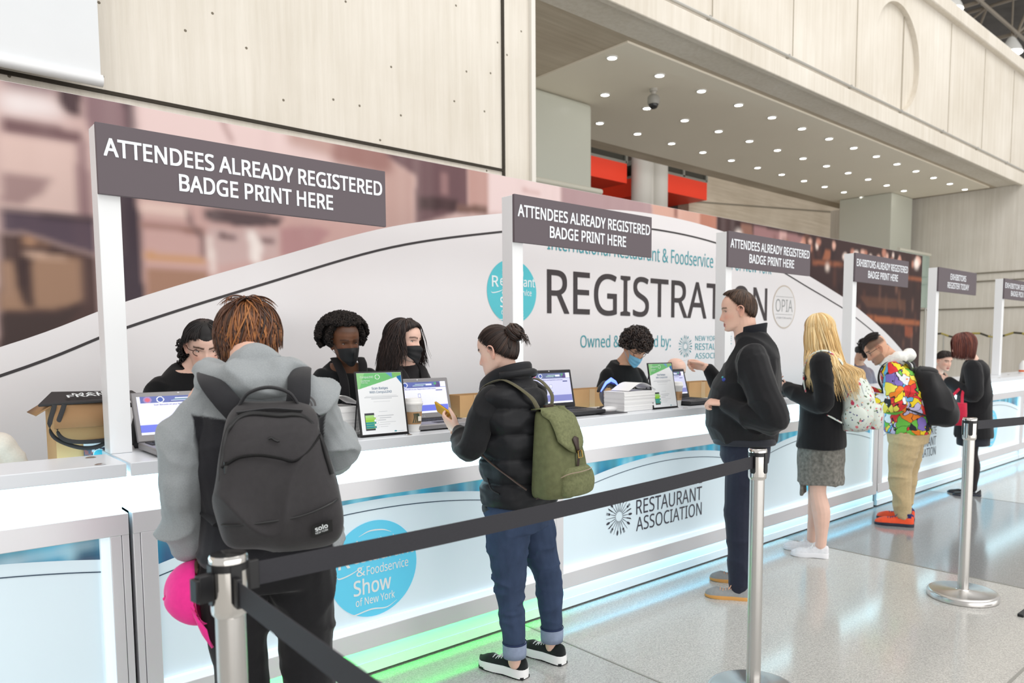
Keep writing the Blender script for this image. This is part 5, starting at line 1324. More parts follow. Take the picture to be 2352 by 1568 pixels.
hr.locks(700, pole, lambda a: 1.5 + .6 * (.5 - .5 * math.cos(a)), .0020, (.016, .028), (.1, .9), hang=lambda a: .025, swirl=.9, lift=.006, steps=5, colfn=hl)
hr.locks(40, pole, lambda a: .9, .0026, (.026, .038), (.05, .25), swirl=1.2, lift=.006, steps=5)
hr.done(P.o)

class Pack:
    """surface of a soft pack in the wearer's frame: (z, half width, depth, side shift), inner face at f0"""
    def __init__(s, P, secs, f0, p=3.0, lean=0.0): s.P = P; s.S = np.array(secs); s.F = lambda z: f0 + lean * (z - secs[0][0]); s.p = p
    def at(s, z): return [np.interp(z, s.S[:, 0], s.S[:, k]) for k in (1, 2, 3)]
    def surf(s, r, z, off=0.0):
        hw, dp, sh = s.at(z); q = max(0, 1 - min(1, abs(r) / hw) ** s.p) ** (1 / s.p)
        return s.P.L(r + sh, s.F(z) - dp * .5 - dp * .5 * q - off, z)
    def mesh(s, mb, k=3):
        rings = []
        for z, hw, dp, sh in crv([tuple(v) for v in s.S], k):
            rings.append([V(s.P.L(sh, s.F(z) - dp * .5, 0) + ZU * z) + rotz(math.radians(s.P.yaw)) @ V((hw * math.copysign(abs(math.cos(a)) ** (2 / s.p), math.cos(a)), dp * .5 * math.copysign(abs(math.sin(a)) ** (2 / s.p), math.sin(a)), 0)) for a in np.linspace(0, 2 * math.pi, 41)[:-1]])
        return mb.loft(rings)
    def line(s, pts, r, off=.002, k=6, n=6): return MB().tube([s.surf(a, b, off) for a, b in crv(pts, k)], r, n)
def soft(name, mb, m, par, vox=.006, amp=.006, scale=(9, 9, 9), seed=1, smooth=3):
    me = voxel(mb, vox, smooth); crumple(me, amp, scale, seed); return put(name, me, m, par, fixn=False, angle=None)

A = P
M_pk = cloth('pack_charcoal', (56, 54, 56), .7); M_pk2 = cloth('pack_dark', (36, 36, 40), .7); M_zip = mat('zipper_black', rgb(20, 20, 22), .4)
t = thing('backpack', A.L(.04, -.24, .91), 'charcoal backpack with black zips, worn by the hooded visitor', 'backpack', None)
K = Pack(A, [(.898, .095, .07, .055), (.915, .138, .13, .055), (.96, .152, .155, .053), (1.06, .150, .16, .048), (1.16, .136, .15, .042), (1.24, .115, .125, .036), (1.275, .095, .09, .032), (1.298, .070, .05, .03)], -.125, 3.2)
soft('pack_body', K.mesh(MB()), M_pk, t, .006, .012, (6, 6, 5), 6)
put('front_seam', K.line([(-.145, .985), (-.05, .99), (.05, 1.0), (.148, 1.03)], .003, .006), M_zip, t)
put('pocket_zip', K.line([(-.128, 1.135), (-.09, 1.16), (-.04, 1.165), (.01, 1.155), (.045, 1.145), (.08, 1.165), (.118, 1.205)], [(.008, .003)] * 37, .005), M_zip, t)
put('top_zip', K.line([(-.135, 1.10), (-.12, 1.19), (-.095, 1.245), (-.05, 1.268), (.02, 1.262), (.06, 1.262), (.09, 1.25), (.118, 1.20), (.138, 1.10)], [(.007, .003)] * 49, .004), M_zip, t)
put('top_panel', K.line([(-.080, 1.272), (0, 1.279), (.080, 1.272)], [(.010, .004)] * 13, .003), M_pk2, t)
put('zip_pull', MB().box(-.004, .004, -.003, .003, -.03, 0, M=Matrix.Translation(K.surf(-.12, 1.15, .008))), M_zip, t)
put('carry_handle', MB().tube(crv([A.L(-.045, -.165, 1.285), A.L(-.02, -.18, 1.32), A.L(.03, -.185, 1.335), A.L(.08, -.18, 1.32), A.L(.105, -.165, 1.285)], 6), [(.011, .005)] * 25, 8, hint=A.D(0, 1, 0)), M_pk2, t)
for e, q in ((-1, ((-.05, -.155, 1.265), (-.085, -.15, 1.31), (-.115, -.115, 1.35), (-.125, -.03, 1.375), (-.125, .07, 1.36), (-.13, .125, 1.28), (-.15, .13, 1.10), (-.17, .02, 1.0), (-.11, -.13, .96))), (1, ((.10, -.155, 1.265), (.108, -.15, 1.31), (.112, -.115, 1.355), (.118, -.03, 1.38), (.12, .07, 1.36), (.13, .125, 1.28), (.15, .13, 1.10), (.19, .02, 1.0), (.18, -.13, .96)))):
    Q = crv([A.L(*v) for v in q], 6); N = len(Q); fb = A.D(0, -1, .3)
    put('shoulder_strap', MB().tube(Q, [((.031 if i < N * .6 else .031 - .016 * min(1, (i / N - .6) * 5)), .007) for i in range(N)], 10, hint=A.D(1, 0, 0)), M_pk2, t)
lb = MB(); lb.add([K.surf(u, v, .012) for u, v in ((.075, .935), (.128, .947), (.128, .982), (.075, .970))], [(0, 1, 2, 3)])
lo = put('label_patch', lb, mat('patch_black', rgb(16, 16, 17), .5), t)
mb = MB(); pu = (K.surf(.128, .947, .012) - K.surf(.075, .935, .012)).normalized(); pv = V((0, 0, 1)); pv = (pv - pu * pv.dot(pu)).normalized()
text(mb, 'solo', K.surf(.083, .955, .0125), pu, pv, .034, .013, .04, .0015); text(mb, 'NEW YORK', K.surf(.083, .946, .0125), pu, pv, .034, .0055, .01, .0015); put('label_lettering', mb, M_white_ink, lo)
put('small_logo', K.line([(-.012, 1.205), (-.004, 1.207), (.002, 1.202), (.010, 1.198), (.014, 1.199)], .0035, .004), M_zip, t)

t = thing('baseball_cap', (.655, 2.24, .64), 'bright pink baseball cap hanging from the left hand of the hooded visitor', 'cap')
M_pink = cloth('cap_pink', (246, 52, 152), .75, (60, .05)); CM = Matrix.Translation((.662, 2.235, .742)) @ Matrix.Rotation(math.radians(-22), 4, 'Z') @ Matrix(((.15, .12, -.98, 0), (.98, -.10, .12, 0), (-.08, -.985, -.14, 0), (0, 0, 0, 1)))
rings = []
for th in np.linspace(.04, math.pi / 2 + .12, 14): rings.append([CM @ V((.078 * math.sin(th) * math.cos(a), .095 * math.sin(th) * math.sin(a), .088 * math.cos(th) + .004 * math.sin(3 * a))) for a in np.linspace(0, 2 * math.pi, 37)[:-1]])
o = put('crown', MB().loft(rings, caps=False), M_pink, t, angle=None); s_ = o.modifiers.new('s', 'SOLIDIFY'); s_.thickness = .003
mb = MB(); P1 = [V((.078 * math.cos(a), .092 * math.sin(a), .006)) for a in np.linspace(.25, math.pi - .25, 14)]; P2 = [V((.075 * math.cos(a), .088 + .078 * math.sin(a), -.012 - .012 * abs(math.cos(a)))) for a in np.linspace(.1, math.pi - .1, 14)]
mb.grid([[CM @ q for q in P1], [CM @ a.lerp(b, .5) + CM.to_3x3() @ V((0, 0, .004)) for a, b in zip(P1, P2)], [CM @ q for q in P2]])
o = put('brim', mb, M_pink, t, angle=None); s_ = o.modifiers.new('s', 'SOLIDIFY'); s_.thickness = .004
put('sweatband', MB().tube([CM @ V((.074 * math.cos(a), .090 * math.sin(a), .002)) for a in np.linspace(0, 2 * math.pi, 33)[:-1]], [(.010, .002)] * 32, 6, closed=True), mat('band_red', rgb(150, 16, 60), .8), t)
put('button', MB().ell(CM @ V((0, 0, .09)), (.006, .006, .006)), M_pink, t)

# ---- woman with the bun, puffer vest and olive backpack
P = Person((2.03, 2.46), 'woman with dark hair in a bun, black puffer vest and cuffed jeans, holding a phone'); P.yaw = 14; B = P
H = P.h = Head((1.968, 2.505, 1.422), 22, 16, 0, .86)
H.add(P.mb, P.L(-.025, .0, 1.29), .047)
P.T(P.mb, [(.02, 0, .72, .13, .09), (0, 0, .95, .11, .08), (-.01, 0, 1.18, .12, .08), (-.02, 0, 1.28, .09, .055)])
aL = ((-.118, .02, 1.215), (-.200, .075, 1.02), (-.075, .255, 1.072)); aR = ((.118, .0, 1.215), (.195, .12, 1.03), (.03, .24, 1.035))
for a in (aL, aR): P.limb(P.mb, a, (.036, .034, .024))
lL = ((-.07, 0, .72), (-.025, .012, .40), (-.035, -.015, .07)); lR = ((.10, 0, .72), (.185, -.04, .41), (.195, -.055, .07))
for a in (lL, lR): P.limb(P.mb, a, (.075, .05, .030))
hand(P.mb, P.L(*aL[2]), (-.206, .877, .433), (-.82, -.05, -.55), (0, -.3, 1), fcurl=[(.25, .9, .6), (.3, .95, .6), (.35, 1.0, .6), (.4, 1.0, .6)], s=.86, th=(.62, .72, -.30), tb=.6)
hand(P.mb, P.L(*aR[2]), (-.75, .35, .10), (.3, .5, -.8), (-.2, .6, .7), fcurl=[(.15, .3, .2)] * 4, s=.8, th=(.9, .35, -.2))
P.body(.004, 'light')
P.eyes(open=.004)
M_puff = cloth('puffer_black', (26, 27, 31), .5, (20, .06), (120, .15), .05); M_sw = cloth('sweat_black', (25, 26, 29))
J = MB()
P.T(J, [(.03, 0, .735, .165, .135), (.03, 0, .78, .172, .142), (.02, 0, .88, .165, .135), (.0, 0, .97, .155, .128), (-.005, 0, 1.08, .158, .125), (-.01, 0, 1.18, .162, .115), (-.015, 0, 1.25, .145, .095), (-.02, 0, 1.30, .09, .075), (-.022, .0, 1.325, .07, .068)])
def puff(me):
    c, n = coords(me); z = c[:, 2]; s_ = np.abs(np.sin(math.pi * (z - .752 + .012 * np.sin(c[:, 0] * 9)) / .105)) ** .4; k = np.where(z > 1.27, 0, 1.0)
    pl = vnoise(c * np.array([16, 16, 26]), 4); c = c + n * ((s_ * .024 - .012 + (pl - .5) * .022) * k)[:, None]; me.vertices.foreach_set('co', c.ravel()); me.update()
P.wear('puffer_vest', J, M_puff, .0065, .004, (9, 9, 9), 3, post=puff)
J = MB(); J.ell(P.L(-.130, .02, 1.228), (.054, .062, .056)).ell(P.L(.130, .0, 1.228), (.054, .062, .056))
P.limb(J, ((-.130, .02, 1.232), (-.178, .05, 1.13), (-.208, .078, 1.015), (-.15, .165, 1.03), (-.083, .245, 1.068)), (.055, .056, .053, .046, .034))
P.limb(J, ((.130, .0, 1.232), (.19, .05, 1.13), (.20, .12, 1.03), (.10, .22, 1.03), (.036, .232, 1.034)), (.056, .057, .054, .045, .034))
P.T(J, [(0, 0, 1.05, .13, .10), (-.01, 0, 1.2, .14, .085)])
P.wear('sweater', J, M_sw, .0065, .008, (9, 9, 12), 13)
mb = MB(); cr = []; yr = math.radians(14)
for q, k, dz in ((0, .082, -.005), (.35, .088, .03), (.8, .085, .058), (1, .080, .066), (1.05, .070, .062), (.6, .066, .03), (0, .064, -.005)):
    cr.append([P.L(-.022, .005, 1.285 + dz) + rotz(yr) @ V((k * 1.10 * math.cos(a) * (1 + .30 * max(0, math.sin(a))), k * math.sin(a) * (1.0 + .75 * max(0, math.sin(a))), -.026 * math.sin(a) - .045 * max(0, math.sin(a)) ** 2)) for a in np.linspace(0, 2 * math.pi, 41)[:-1]])
mb.loft(cr, caps=False); me = voxel(mb, .005, 3) if False else mb.mesh(); P.part('vest_collar', me, M_puff, angle=None)
P.part('collar_roll', MB().tube(crv([P.L(-.022, .005, 1.312) + rotz(yr) @ V((.102 * math.cos(a), .094 * math.sin(a), -.02 * math.sin(a))) for a in np.linspace(-.2, -2.94, 9)], 4), .017, 10), M_puff, angle=None)
P.part('pocket_zip', MB().tube(crv([P.L(-.135, .055, .905), P.L(-.166, .005, .855), P.L(-.163, -.035, .835)], 5), .0035, 6), M_zip)
P.part('hem_cord', MB().tube([P.L(-.12, .06, .74), P.L(-.122, .062, .70)], .0025, 6), M_zip)
T = MB()
P.T(T, [(.02, 0, .655, .155, .115), (.02, 0, .73, .165, .125), (.02, 0, .80, .155, .12)])
P.limb(T, ((-.06, 0, .71), (-.045, .012, .54), (-.03, .016, .385), (-.035, -.005, .24), (-.036, -.014, .135)), (.098, .083, .063, .054, .047)); P.limb(T, ((.105, 0, .71), (.155, -.015, .54), (.188, -.032, .40), (.194, -.05, .25), (.195, -.055, .135)), (.095, .080, .062, .054, .047))
M_jean = mat('denim_blue', rgb(56, 70, 96), .85, noise=(24, .18, (1, 1, .5)), bump=(400, .35), spec=.2, bumpdist=.002)
P.wear('jeans', T, M_jean, .0065, .008, (9, 9, 20), 41, fn=lambda c: np.clip((c[:, 2] - .17) / .1, 0, 1))
M_cuff = mat('denim_inside', rgb(140, 152, 176), .9, noise=(60, .08), bump=(400, .3), spec=.2, bumpdist=.002)
for c in (P.L(-.036, -.014, 0), P.L(.195, -.055, 0)):
    o = P.part('turn_up', MB().lathe([(.042, .10), (.050, .098), (.052, .12), (.0525, .158), (.050, .163), (.043, .16)], c, 28), M_cuff, angle=None)
    put('hem_edge', MB().lathe([(.052, .157), (.054, .161), (.052, .166)], c, 28, caps=False), mat('denim_edge', rgb(30, 44, 80), .9), o)
M_kn = cloth('sneaker_black', (28, 32, 33), .9); M_lace = mat('lace_white', rgb(240, 242, 242), .7); M_out = mat('outsole_black', rgb(24, 26, 28), .7)
for hl_, to in (((2.030, 2.395), (1.975, 2.655)), ((2.246, 2.385), (2.212, 2.645))):
    o = P.shoe(hl_ + (.006,), to + (.006,), M_kn, mat('sole_bright', rgb(246, 247, 247), .45), .043, .088, .036, M_lace, .052, heelup=.006)
    h_, t_ = V(hl_ + (0,)), V(to + (0,)); f_ = t_ - h_; n_ = V((f_.y, -f_.x, 0)).normalized(); mb = MB()
    for i in range(9):
        q0, q1 = i / 9 + .01, (i + .86) / 9; w0, w1 = [np.interp(q, [0, .1, .4, .75, .9, 1], [.024, .034, .035, .046, .038, .014]) for q in (q0, q1)]
        a, b = h_ + f_ * q0, h_ + f_ * q1; mb.add([a - n_ * w0, a + n_ * w0, b + n_ * w1, b - n_ * w1] + [v + ZU * .013 for v in (a - n_ * w0, a + n_ * w0, b + n_ * w1, b - n_ * w1)], [(0, 3, 2, 1), (4, 5, 6, 7), (0, 1, 5, 4), (1, 2, 6, 5), (2, 3, 7, 6), (3, 0, 4, 7)])
    put('tread', mb, M_out, o)
hr = Hair(H, 3, [(44, 32, 28), (56, 40, 34), (36, 27, 25), (66, 48, 40)])
pole = (0, -.84, .50); end = lambda a: 1.42 + .42 * (.5 + .5 * math.cos(a)) - .10 * (.5 - .5 * math.cos(a)) ** 2
hr.cap(pole, end, .007, col=(40, 30, 27))
hr.locks(1900, pole, end, .0016, (.008, .013), (.05, .5), swirl=.06, steps=5)
bc = H.p(0, -.122, .058); bu, bv, bw = H.d(1, 0, 0), H.d(0, .5, .86), H.d(0, -.86, .5)
for i in range(90):
    g = hr.g; la = g.uniform(-1.1, 1.3); R_ = .033 * math.cos(la) + .004; ph = g.uniform(0, 6.28); h0 = .032 * math.sin(la); pts = [bc + (bu * math.cos(ph + q * 4.2) + bv * math.sin(ph + q * 4.2)) * (R_ + .004 * math.sin(q * 9)) + bw * (h0 * (1 - q * .4)) for q in np.linspace(0, 1, 8)]
    hr.tube(pts, .0042, .6)
a0 = len(hr.mb.v); hr.mb.ell(bc, (.028, .028, .027)); hr.cols += [np.array(rgb(38, 28, 26))] * (len(hr.mb.v) - a0)
for i in range(30): g = hr.g; p0 = bc - bv * .02 - bw * .01; hr.tube([p0, p0 + bw * g.uniform(.02, .035) - bv * .02 + bu * g.uniform(-.02, .02), p0 + bw * g.uniform(.005, .02) - bv * g.uniform(.04, .07) + bu * g.uniform(-.03, .03)], .0018)
for i in range(80): g = hr.g; a = g.uniform(-.05, .05); hr.tube([H.p(a, -.098, -.02), H.p(a * 1.0, -.104, .02), H.p(a * .4, -.112, .055)], .003)
hr.done(P.o)
t = thing('phone', (1.868, 2.742, 1.09), 'phone in a yellow case held by the woman with the bun', 'phone')
ax = V((-.206, .877, .433)).normalized(); nn = V((.80, .0, .60)); nn = (nn - ax * nn.dot(ax)).normalized(); sx = ax.cross(nn)
PM = Matrix(((sx.x, ax.x, nn.x, 1.898), (sx.y, ax.y, nn.y, 2.782), (sx.z, ax.z, nn.z, 1.140), (0, 0, 0, 1)))
put('case', MB().box(-.034, .034, -.07, .07, -.006, .003, M=PM), mat('case_yellow', rgb(214, 164, 30), .35), t, bevel=.004)
put('screen', MB().box(-.031, .031, -.067, .067, .003, .0042, M=PM), mat('phone_glass', rgb(52, 54, 60), .08), t)

M_ol = mat('canvas_olive', rgb(104, 108, 76), .8, noise=(40, .16), bump=(300, .3), spec=.25, bumpdist=.002); M_lea = mat('leather_brown', rgb(62, 48, 42), .55, noise=(20, .1)); M_brass = mat('brass', rgb(206, 170, 96), .25, 1); M_web = cloth('webbing_olive', (88, 84, 62), .85)
M_olp = mat('canvas_print', rgb(116, 120, 86), .8, noise=(95, .22), bump=(300, .3), spec=.25, bumpdist=.002)
t = thing('backpack', B.L(.03, -.21, .82), 'olive canvas rucksack with brown leather strap, worn by the woman with the bun', 'backpack')
K = Pack(B, [(.812, .10, .10, .045), (.83, .135, .15, .045), (.90, .142, .165, .042), (1.0, .135, .155, .036), (1.09, .115, .135, .03), (1.15, .098, .115, .028), (1.178, .075, .08, .028)], -.115, 2.7)
soft('bag_body', K.mesh(MB()), M_ol, t, .0055, .013, (8, 8, 3), 9)
mb = MB(); G = []
for j in range(9):
    q = j / 8; row = []
    for i in range(11):
        u = (i / 10 - .5) * 2; zz = 1.172 - q * (.115 + .055 * (1 - u * u) ** 1.0 * (q ** .5)); row.append(K.surf(u * .096, zz, .020))
    G.append(row)
top = [[B.L((i / 10 - .5) * .18 + .028, -.125 - .05 * j, 1.182 + .006 * math.sin(j)) for i in range(11)] for j in range(2)]
G = top + G
mb.grid(G)
o = put('flap', mb, M_olp, t, angle=None); s_ = o.modifiers.new('s', 'SOLIDIFY'); s_.thickness = .005
tab = [(-.022, 1.062), (.0, 1.072), (.022, 1.062), (.012, 1.03), (.010, 1.0), (-.010, 1.0), (-.012, 1.03)]
mb = MB(); mb.add([K.surf(u, v, .028) for u, v in tab], [tuple(range(7))]); lt = put('leather_tab', mb, M_lea, t); s_ = lt.modifiers.new('s', 'SOLIDIFY'); s_.thickness = .004
put('leather_strap', MB().tube([K.surf(0, v, .030 - .006 * i) for i, v in enumerate((1.01, .985, .96, .935))], [(.010, .002)] * 4, 8, hint=B.D(1, 0, 0)), M_lea, t)
put('buckle', MB().tube([K.surf(u, v, .033) for u, v in ((-.014, 1.012), (.014, 1.012), (.014, .984), (-.014, .984))], .0028, 8, closed=True), M_brass, t)
pk = MB(); rings = []
for z, hw, dp in crv([(.828, .085, .10), (.84, .105, .125), (.88, .108, .135), (.92, .098, .115), (.942, .075, .085)], 4):
    cz = K.surf(0, z, 0); rings.append([B.L(.05, -.235, z) + rotz(yr) @ V((hw * math.copysign(abs(math.cos(a)) ** .8, math.cos(a)), dp * .5 * math.copysign(abs(math.sin(a)) ** .8, math.sin(a)), 0)) + B.D(0, -.03, 0) for a in np.linspace(0, 2 * math.pi, 33)[:-1]])
pko = soft('front_pocket', pk.loft(rings), M_olp, t, .005, .004, (10, 10, 10), 3)
zp = crv([B.L(-.062, -.255, .90), B.L(-.052, -.30, .925), B.L(.0, -.329, .932), B.L(.06, -.331, .934), B.L(.125, -.305, .93)], 6)
put('pocket_zip', MB().tube(zp, [(.005, .002)] * 25, 8), mat('zip_pale', rgb(196, 176, 156), .4, .3), pko)
put('zip_pull', MB().box(-.004, .004, -.002, .002, -.045, 0, M=Matrix.Translation(zp[0])), M_brass, pko)
put('leather_base', MB().loft([[V(K.surf(r_, z_, .003)) for r_ in np.linspace(-.138, -.05, 8)] + [V(K.surf(r_, z_, .0)) for r_ in np.linspace(-.05, -.138, 8)] for z_ in (.815, .84, .865)]), M_lea, t)
for e, q in ((-1, ((-.02, -.135, 1.178), (-.075, -.13, 1.235), (-.115, -.06, 1.292), (-.12, .0, 1.30), (-.125, .08, 1.26), (-.135, .12, 1.16), (-.17, .095, 1.06), (-.178, .03, .985), (-.145, -.085, .90), (-.115, -.14, .855))), (1, ((.075, -.135, 1.178), (.092, -.125, 1.235), (.105, -.06, 1.29), (.105, .0, 1.295), (.11, .08, 1.26), (.13, .12, 1.16), (.17, .095, 1.06), (.20, .03, .985), (.20, -.085, .90), (.185, -.14, .855)))):
    Q = crv([B.L(*v) for v in q], 6); N = len(Q); c1 = int(N * .68)
    s1 = put('shoulder_strap', MB().tube(Q[:c1], [(.017, .004)] * c1, 10, hint=B.D(1, .2, 0)), M_web, t); put('strap_tail', MB().tube(Q[c1 - 1:], [(.008, .003)] * (N - c1 + 1), 8, hint=B.D(1, .2, 0)), M_lea, s1)
    put('strap_buckle', MB().tube([V(Q[c1]) + V(v) for v in ((-.012, 0, .014), (.012, 0, .014), (.012, 0, -.014), (-.012, 0, -.014))], .0025, 6, closed=True), M_brass, s1)
put('strap_ring', MB().box(-.03, .03, -.006, .006, -.005, .005, M=Matrix.Translation(B.L(.03, -.15, 1.19)) @ Matrix.Rotation(yr, 4, 'Z')), M_lea, t)
# ---- blonde woman with the floral backpack
P = Person((4.76, 2.50), 'woman with long blonde hair, black coat and grey skirt, looking at a blue phone'); P.yaw = 22; D_ = P
H = P.h = Head((4.742, 2.535, 1.535), 20, 14, 0, .91)
H.add(P.mb, P.L(0, .0, 1.38), .048)
P.T(P.mb, [(0, 0, .78, .12, .10), (0, 0, 1.0, .11, .08), (0, 0, 1.25, .12, .08), (0, 0, 1.38, .08, .055)])
aL = ((-.155, .0, 1.32), (-.20, -.01, 1.05), (-.02, .235, 1.15)); aR = ((.155, .02, 1.32), (.20, .08, 1.07), (.05, .30, 1.16))
for a in (aL, aR): P.limb(P.mb, a, (.045, .038, .026))
lL = ((-.07, 0, .80), (-.065, .01, .45), (-.07, -.02, .075)); lR = ((.07, 0, .80), (.075, .03, .45), (.075, .05, .075))
for a in (lL, lR): limb(P.mb, [P.L(*q) for q in (a[0], ((a[0][0] + a[1][0]) / 2, (a[0][1] + a[1][1]) / 2, .62), a[1], (a[2][0] * .6 + a[1][0] * .4, (a[1][1] + a[2][1]) / 2 - .014, .31), (a[2][0], a[2][1] - .004, .16), a[2])], (.09, .076, .057, .060, .040, .037))
hand(P.mb, P.L(*aL[2]), P.D(.5, .8, .5), P.D(-.3, .3, -.9), P.D(.3, -.5, .8), fcurl=[(.6, .8, .5)] * 4, s=.86, th=(.8, .5, -.3))
hand(P.mb, P.L(*aR[2]), P.D(-.4, .7, .6), P.D(.3, .6, -.6), P.D(-.5, .2, .8), fcurl=[(.6, .8, .5)] * 4, s=.86, th=(.8, .5, -.3))
P.body(.0042, 'light', browk=.6); P.eyes(open=.004)
M_coat = cloth('coat_black', (21, 21, 24), .9)
J = MB()
P.T(J, [(.01, 0, .745, .195, .16), (.01, 0, .80, .192, .158), (0, 0, .95, .178, .148), (0, 0, 1.1, .165, .135), (0, 0, 1.24, .17, .122), (0, 0, 1.33, .15, .10), (0, 0, 1.39, .08, .07)])
J.ell(P.L(-.145, 0, 1.32), (.07, .075, .07)).ell(P.L(.145, .02, 1.32), (.07, .075, .07))
P.limb(J, ((-.145, 0, 1.32), (-.185, -.02, 1.18), (-.20, -.015, 1.05), (-.11, .12, 1.09), (-.03, .222, 1.145)), (.074, .068, .062, .055, .046)); P.limb(J, ((.145, .02, 1.32), (.19, .05, 1.18), (.20, .08, 1.07), (.13, .20, 1.11), (.055, .288, 1.155)), (.074, .068, .062, .055, .046))
P.wear('coat', J, M_coat, .008, .008, (7, 7, 5), 51)
M_sk = mat('skirt_grey', rgb(120, 118, 112), .9, noise=(46, .5), bump=(220, .5), bumpdist=.003)
S = MB(); P.T(S, [(0, 0, .50, .152, .15), (0, 0, .56, .150, .148), (0, 0, .68, .155, .148), (0, 0, .80, .15, .14)])
S.loft([[P.L(r, .10 + .055 * q * .3, z) for r, q in ((-.10, 0), (.05, 0), (.05, 1), (-.10, 1))] for z in (.42, .52, .60)])
P.wear('skirt', S, M_sk, .007, .008, (10, 10, 4), 52)
M_ws = cloth('trainer_white', (232, 232, 236), .7); M_wsl = mat('trainer_sole', rgb(246, 246, 250), .4)
for a, fa in ((lL, -.02), (lR, -.02)): P.shoe(P.L(a[2][0] - .004, a[2][1] - .055, 0), P.L(a[2][0] - .03, a[2][1] + .19, 0), M_ws, M_wsl, .041, .085, .030, MATS['lace_white'], .048, heelup=.008)
hr = Hair(H, 8, [(232, 200, 144), (220, 184, 126), (242, 216, 166), (206, 168, 112), (236, 206, 152)])
pole = (0, -.1, 1); end = lambda a: 1.28 + .50 * (.5 - .5 * math.cos(a)) + .12 * math.sin(a) ** 2
hr.cap(pole, end, .012, col=(200, 160, 104))
yw = math.radians(22)
def fl(p):
    # keep the hair outside the coat: push out of an oval round the spine
    x, y = p.x - P.b.x, p.y - P.b.y; r = x * math.cos(yw) + y * math.sin(yw); f = -x * math.sin(yw) + y * math.cos(yw)
    hw, hd = (.195, .128) if p.z < 1.36 else (.10, .085)
    if f < 0 and p.z < 1.275: hd = .25
    if p.z > 1.40: return p
    q = math.sqrt((r / hw) ** 2 + (f / hd) ** 2)
    if q < 1 and q > 1e-3: r, f = r / q, f / q; return P.L(r, f, p.z)
    return p
back = lambda a: (.5 - .5 * math.cos(a))
DR = P.D(.06, -.30, 0)
hr.locks(3000, pole, end, .0016, (.012, .024), (.03, .7), hang=lambda a: .25 + .12 * back(a) - .05 * math.cos(3 * a), wave=.03, swirl=.14, flat=.5, steps=6, azr=(1.05, 5.23), floor=fl, kside=.05, drift=DR)
hr.locks(260, pole, end, .0034, (.018, .028), (.03, .5), hang=lambda a: .36 + .12 * back(a), wave=.05, swirl=.2, flat=.5, steps=6, azr=(.9, 2.6), floor=fl, kside=.12, drift=DR)
hr.locks(260, pole, end, .0034, (.018, .028), (.03, .5), hang=lambda a: .34 + .12 * back(a), wave=.05, swirl=.2, flat=.5, steps=6, azr=(3.6, 5.4), floor=fl, kside=.12, drift=DR * .5)
hr.done(P.o)
t = thing('phone', (4.85, 2.77, 1.18), 'phone with a blue screen held by the blonde woman', 'phone')
PM = Matrix.Translation(P.L(.05, .37, 1.235)) @ Matrix.Rotation(math.radians(12), 4, 'Z') @ Matrix.Rotation(math.radians(-52), 4, 'X') @ Matrix.Rotation(-.2, 4, 'Z')
put('case', MB().box(-.034, .034, -.004, .004, -.068, .068, M=PM), mat('case_pale', rgb(210, 190, 180), .35), t, bevel=.003)
put('screen', MB().box(-.031, .031, -.0048, -.0035, -.064, .064, M=PM), mat('phone_blue', rgb(30, 120, 210), .2, emit=(.02, .2, .6), es=.8), t)

def mat_floral(name):
    m = bpy.data.materials.new(name); m.use_nodes = True; nt = m.node_tree; N = nt.nodes.new; L = nt.links.new
    b = nt.nodes['Principled BSDF']; b.inputs['Roughness'].default_value = .7
    tc = N('ShaderNodeTexCoord'); cur = None
    base = (lin(214), lin(222), lin(214), 1)
    for sc, th, col, off in ((21, .30, rgb(196, 60, 92), 0), (26, .24, rgb(222, 120, 130), 3.3), (33, .24, rgb(92, 112, 84), 7.1), (30, .18, rgb(70, 70, 120), 5.2), (40, .16, rgb(230, 170, 130), 9.4)):
        mp = N('ShaderNodeMapping'); mp.inputs['Location'].default_value = (off, off * .7, off * 1.3); L(tc.outputs['Object'], mp.inputs[0])
        nz = N('ShaderNodeTexNoise'); nz.inputs['Scale'].default_value = 60; L(mp.outputs[0], nz.inputs['Vector'])
        av = N('ShaderNodeVectorMath'); av.operation = 'SCALE'; av.inputs['Scale'].default_value = .028; L(nz.outputs['Color'], av.inputs[0])
        ad = N('ShaderNodeVectorMath'); L(mp.outputs[0], ad.inputs[0]); L(av.outputs[0], ad.inputs[1])
        v = N('ShaderNodeTexVoronoi'); v.inputs['Scale'].default_value = sc; L(ad.outputs[0], v.inputs['Vector'])
        lt = N('ShaderNodeMath'); lt.operation = 'LESS_THAN'; lt.inputs[1].default_value = th; L(v.outputs['Distance'], lt.inputs[0])
        sp = N('ShaderNodeSeparateColor'); L(v.outputs['Color'], sp.inputs[0])
        gt = N('ShaderNodeMath'); gt.operation = 'GREATER_THAN'; gt.inputs[1].default_value = .45; L(sp.outputs[0], gt.inputs[0])
        mu = N('ShaderNodeMath'); mu.operation = 'MULTIPLY'; L(lt.outputs[0], mu.inputs[0]); L(gt.outputs[0], mu.inputs[1])
        mx = N('ShaderNodeMix'); mx.data_type = 'RGBA'; L(mu.outputs[0], mx.inputs[0])
        if cur: L(cur, mx.inputs[6])
        else: mx.inputs[6].default_value = base
        mx.inputs[7].default_value = tuple(col) + (1,); cur = mx.outputs[2]
    L(cur, b.inputs['Base Color']); MATS[name] = m; return m
M_flo = mat_floral('floral_canvas'); M_pale = cloth('strap_pale', (206, 216, 216), .8)
t = thing('backpack', P.L(.03, -.22, .86), 'pale floral backpack worn by the blonde woman', 'backpack')
K = Pack(P, [(.865, .09, .10, .02), (.885, .145, .17, .02), (.96, .165, .21, .02), (1.08, .160, .20, .02), (1.17, .14, .16, .02), (1.235, .11, .115, .02), (1.262, .07, .06, .02)], -.125, 2.7)
soft('bag_body', K.mesh(MB()), M_flo, t, .006, .010, (8, 8, 7), 61)
mb = MB(); rings = []
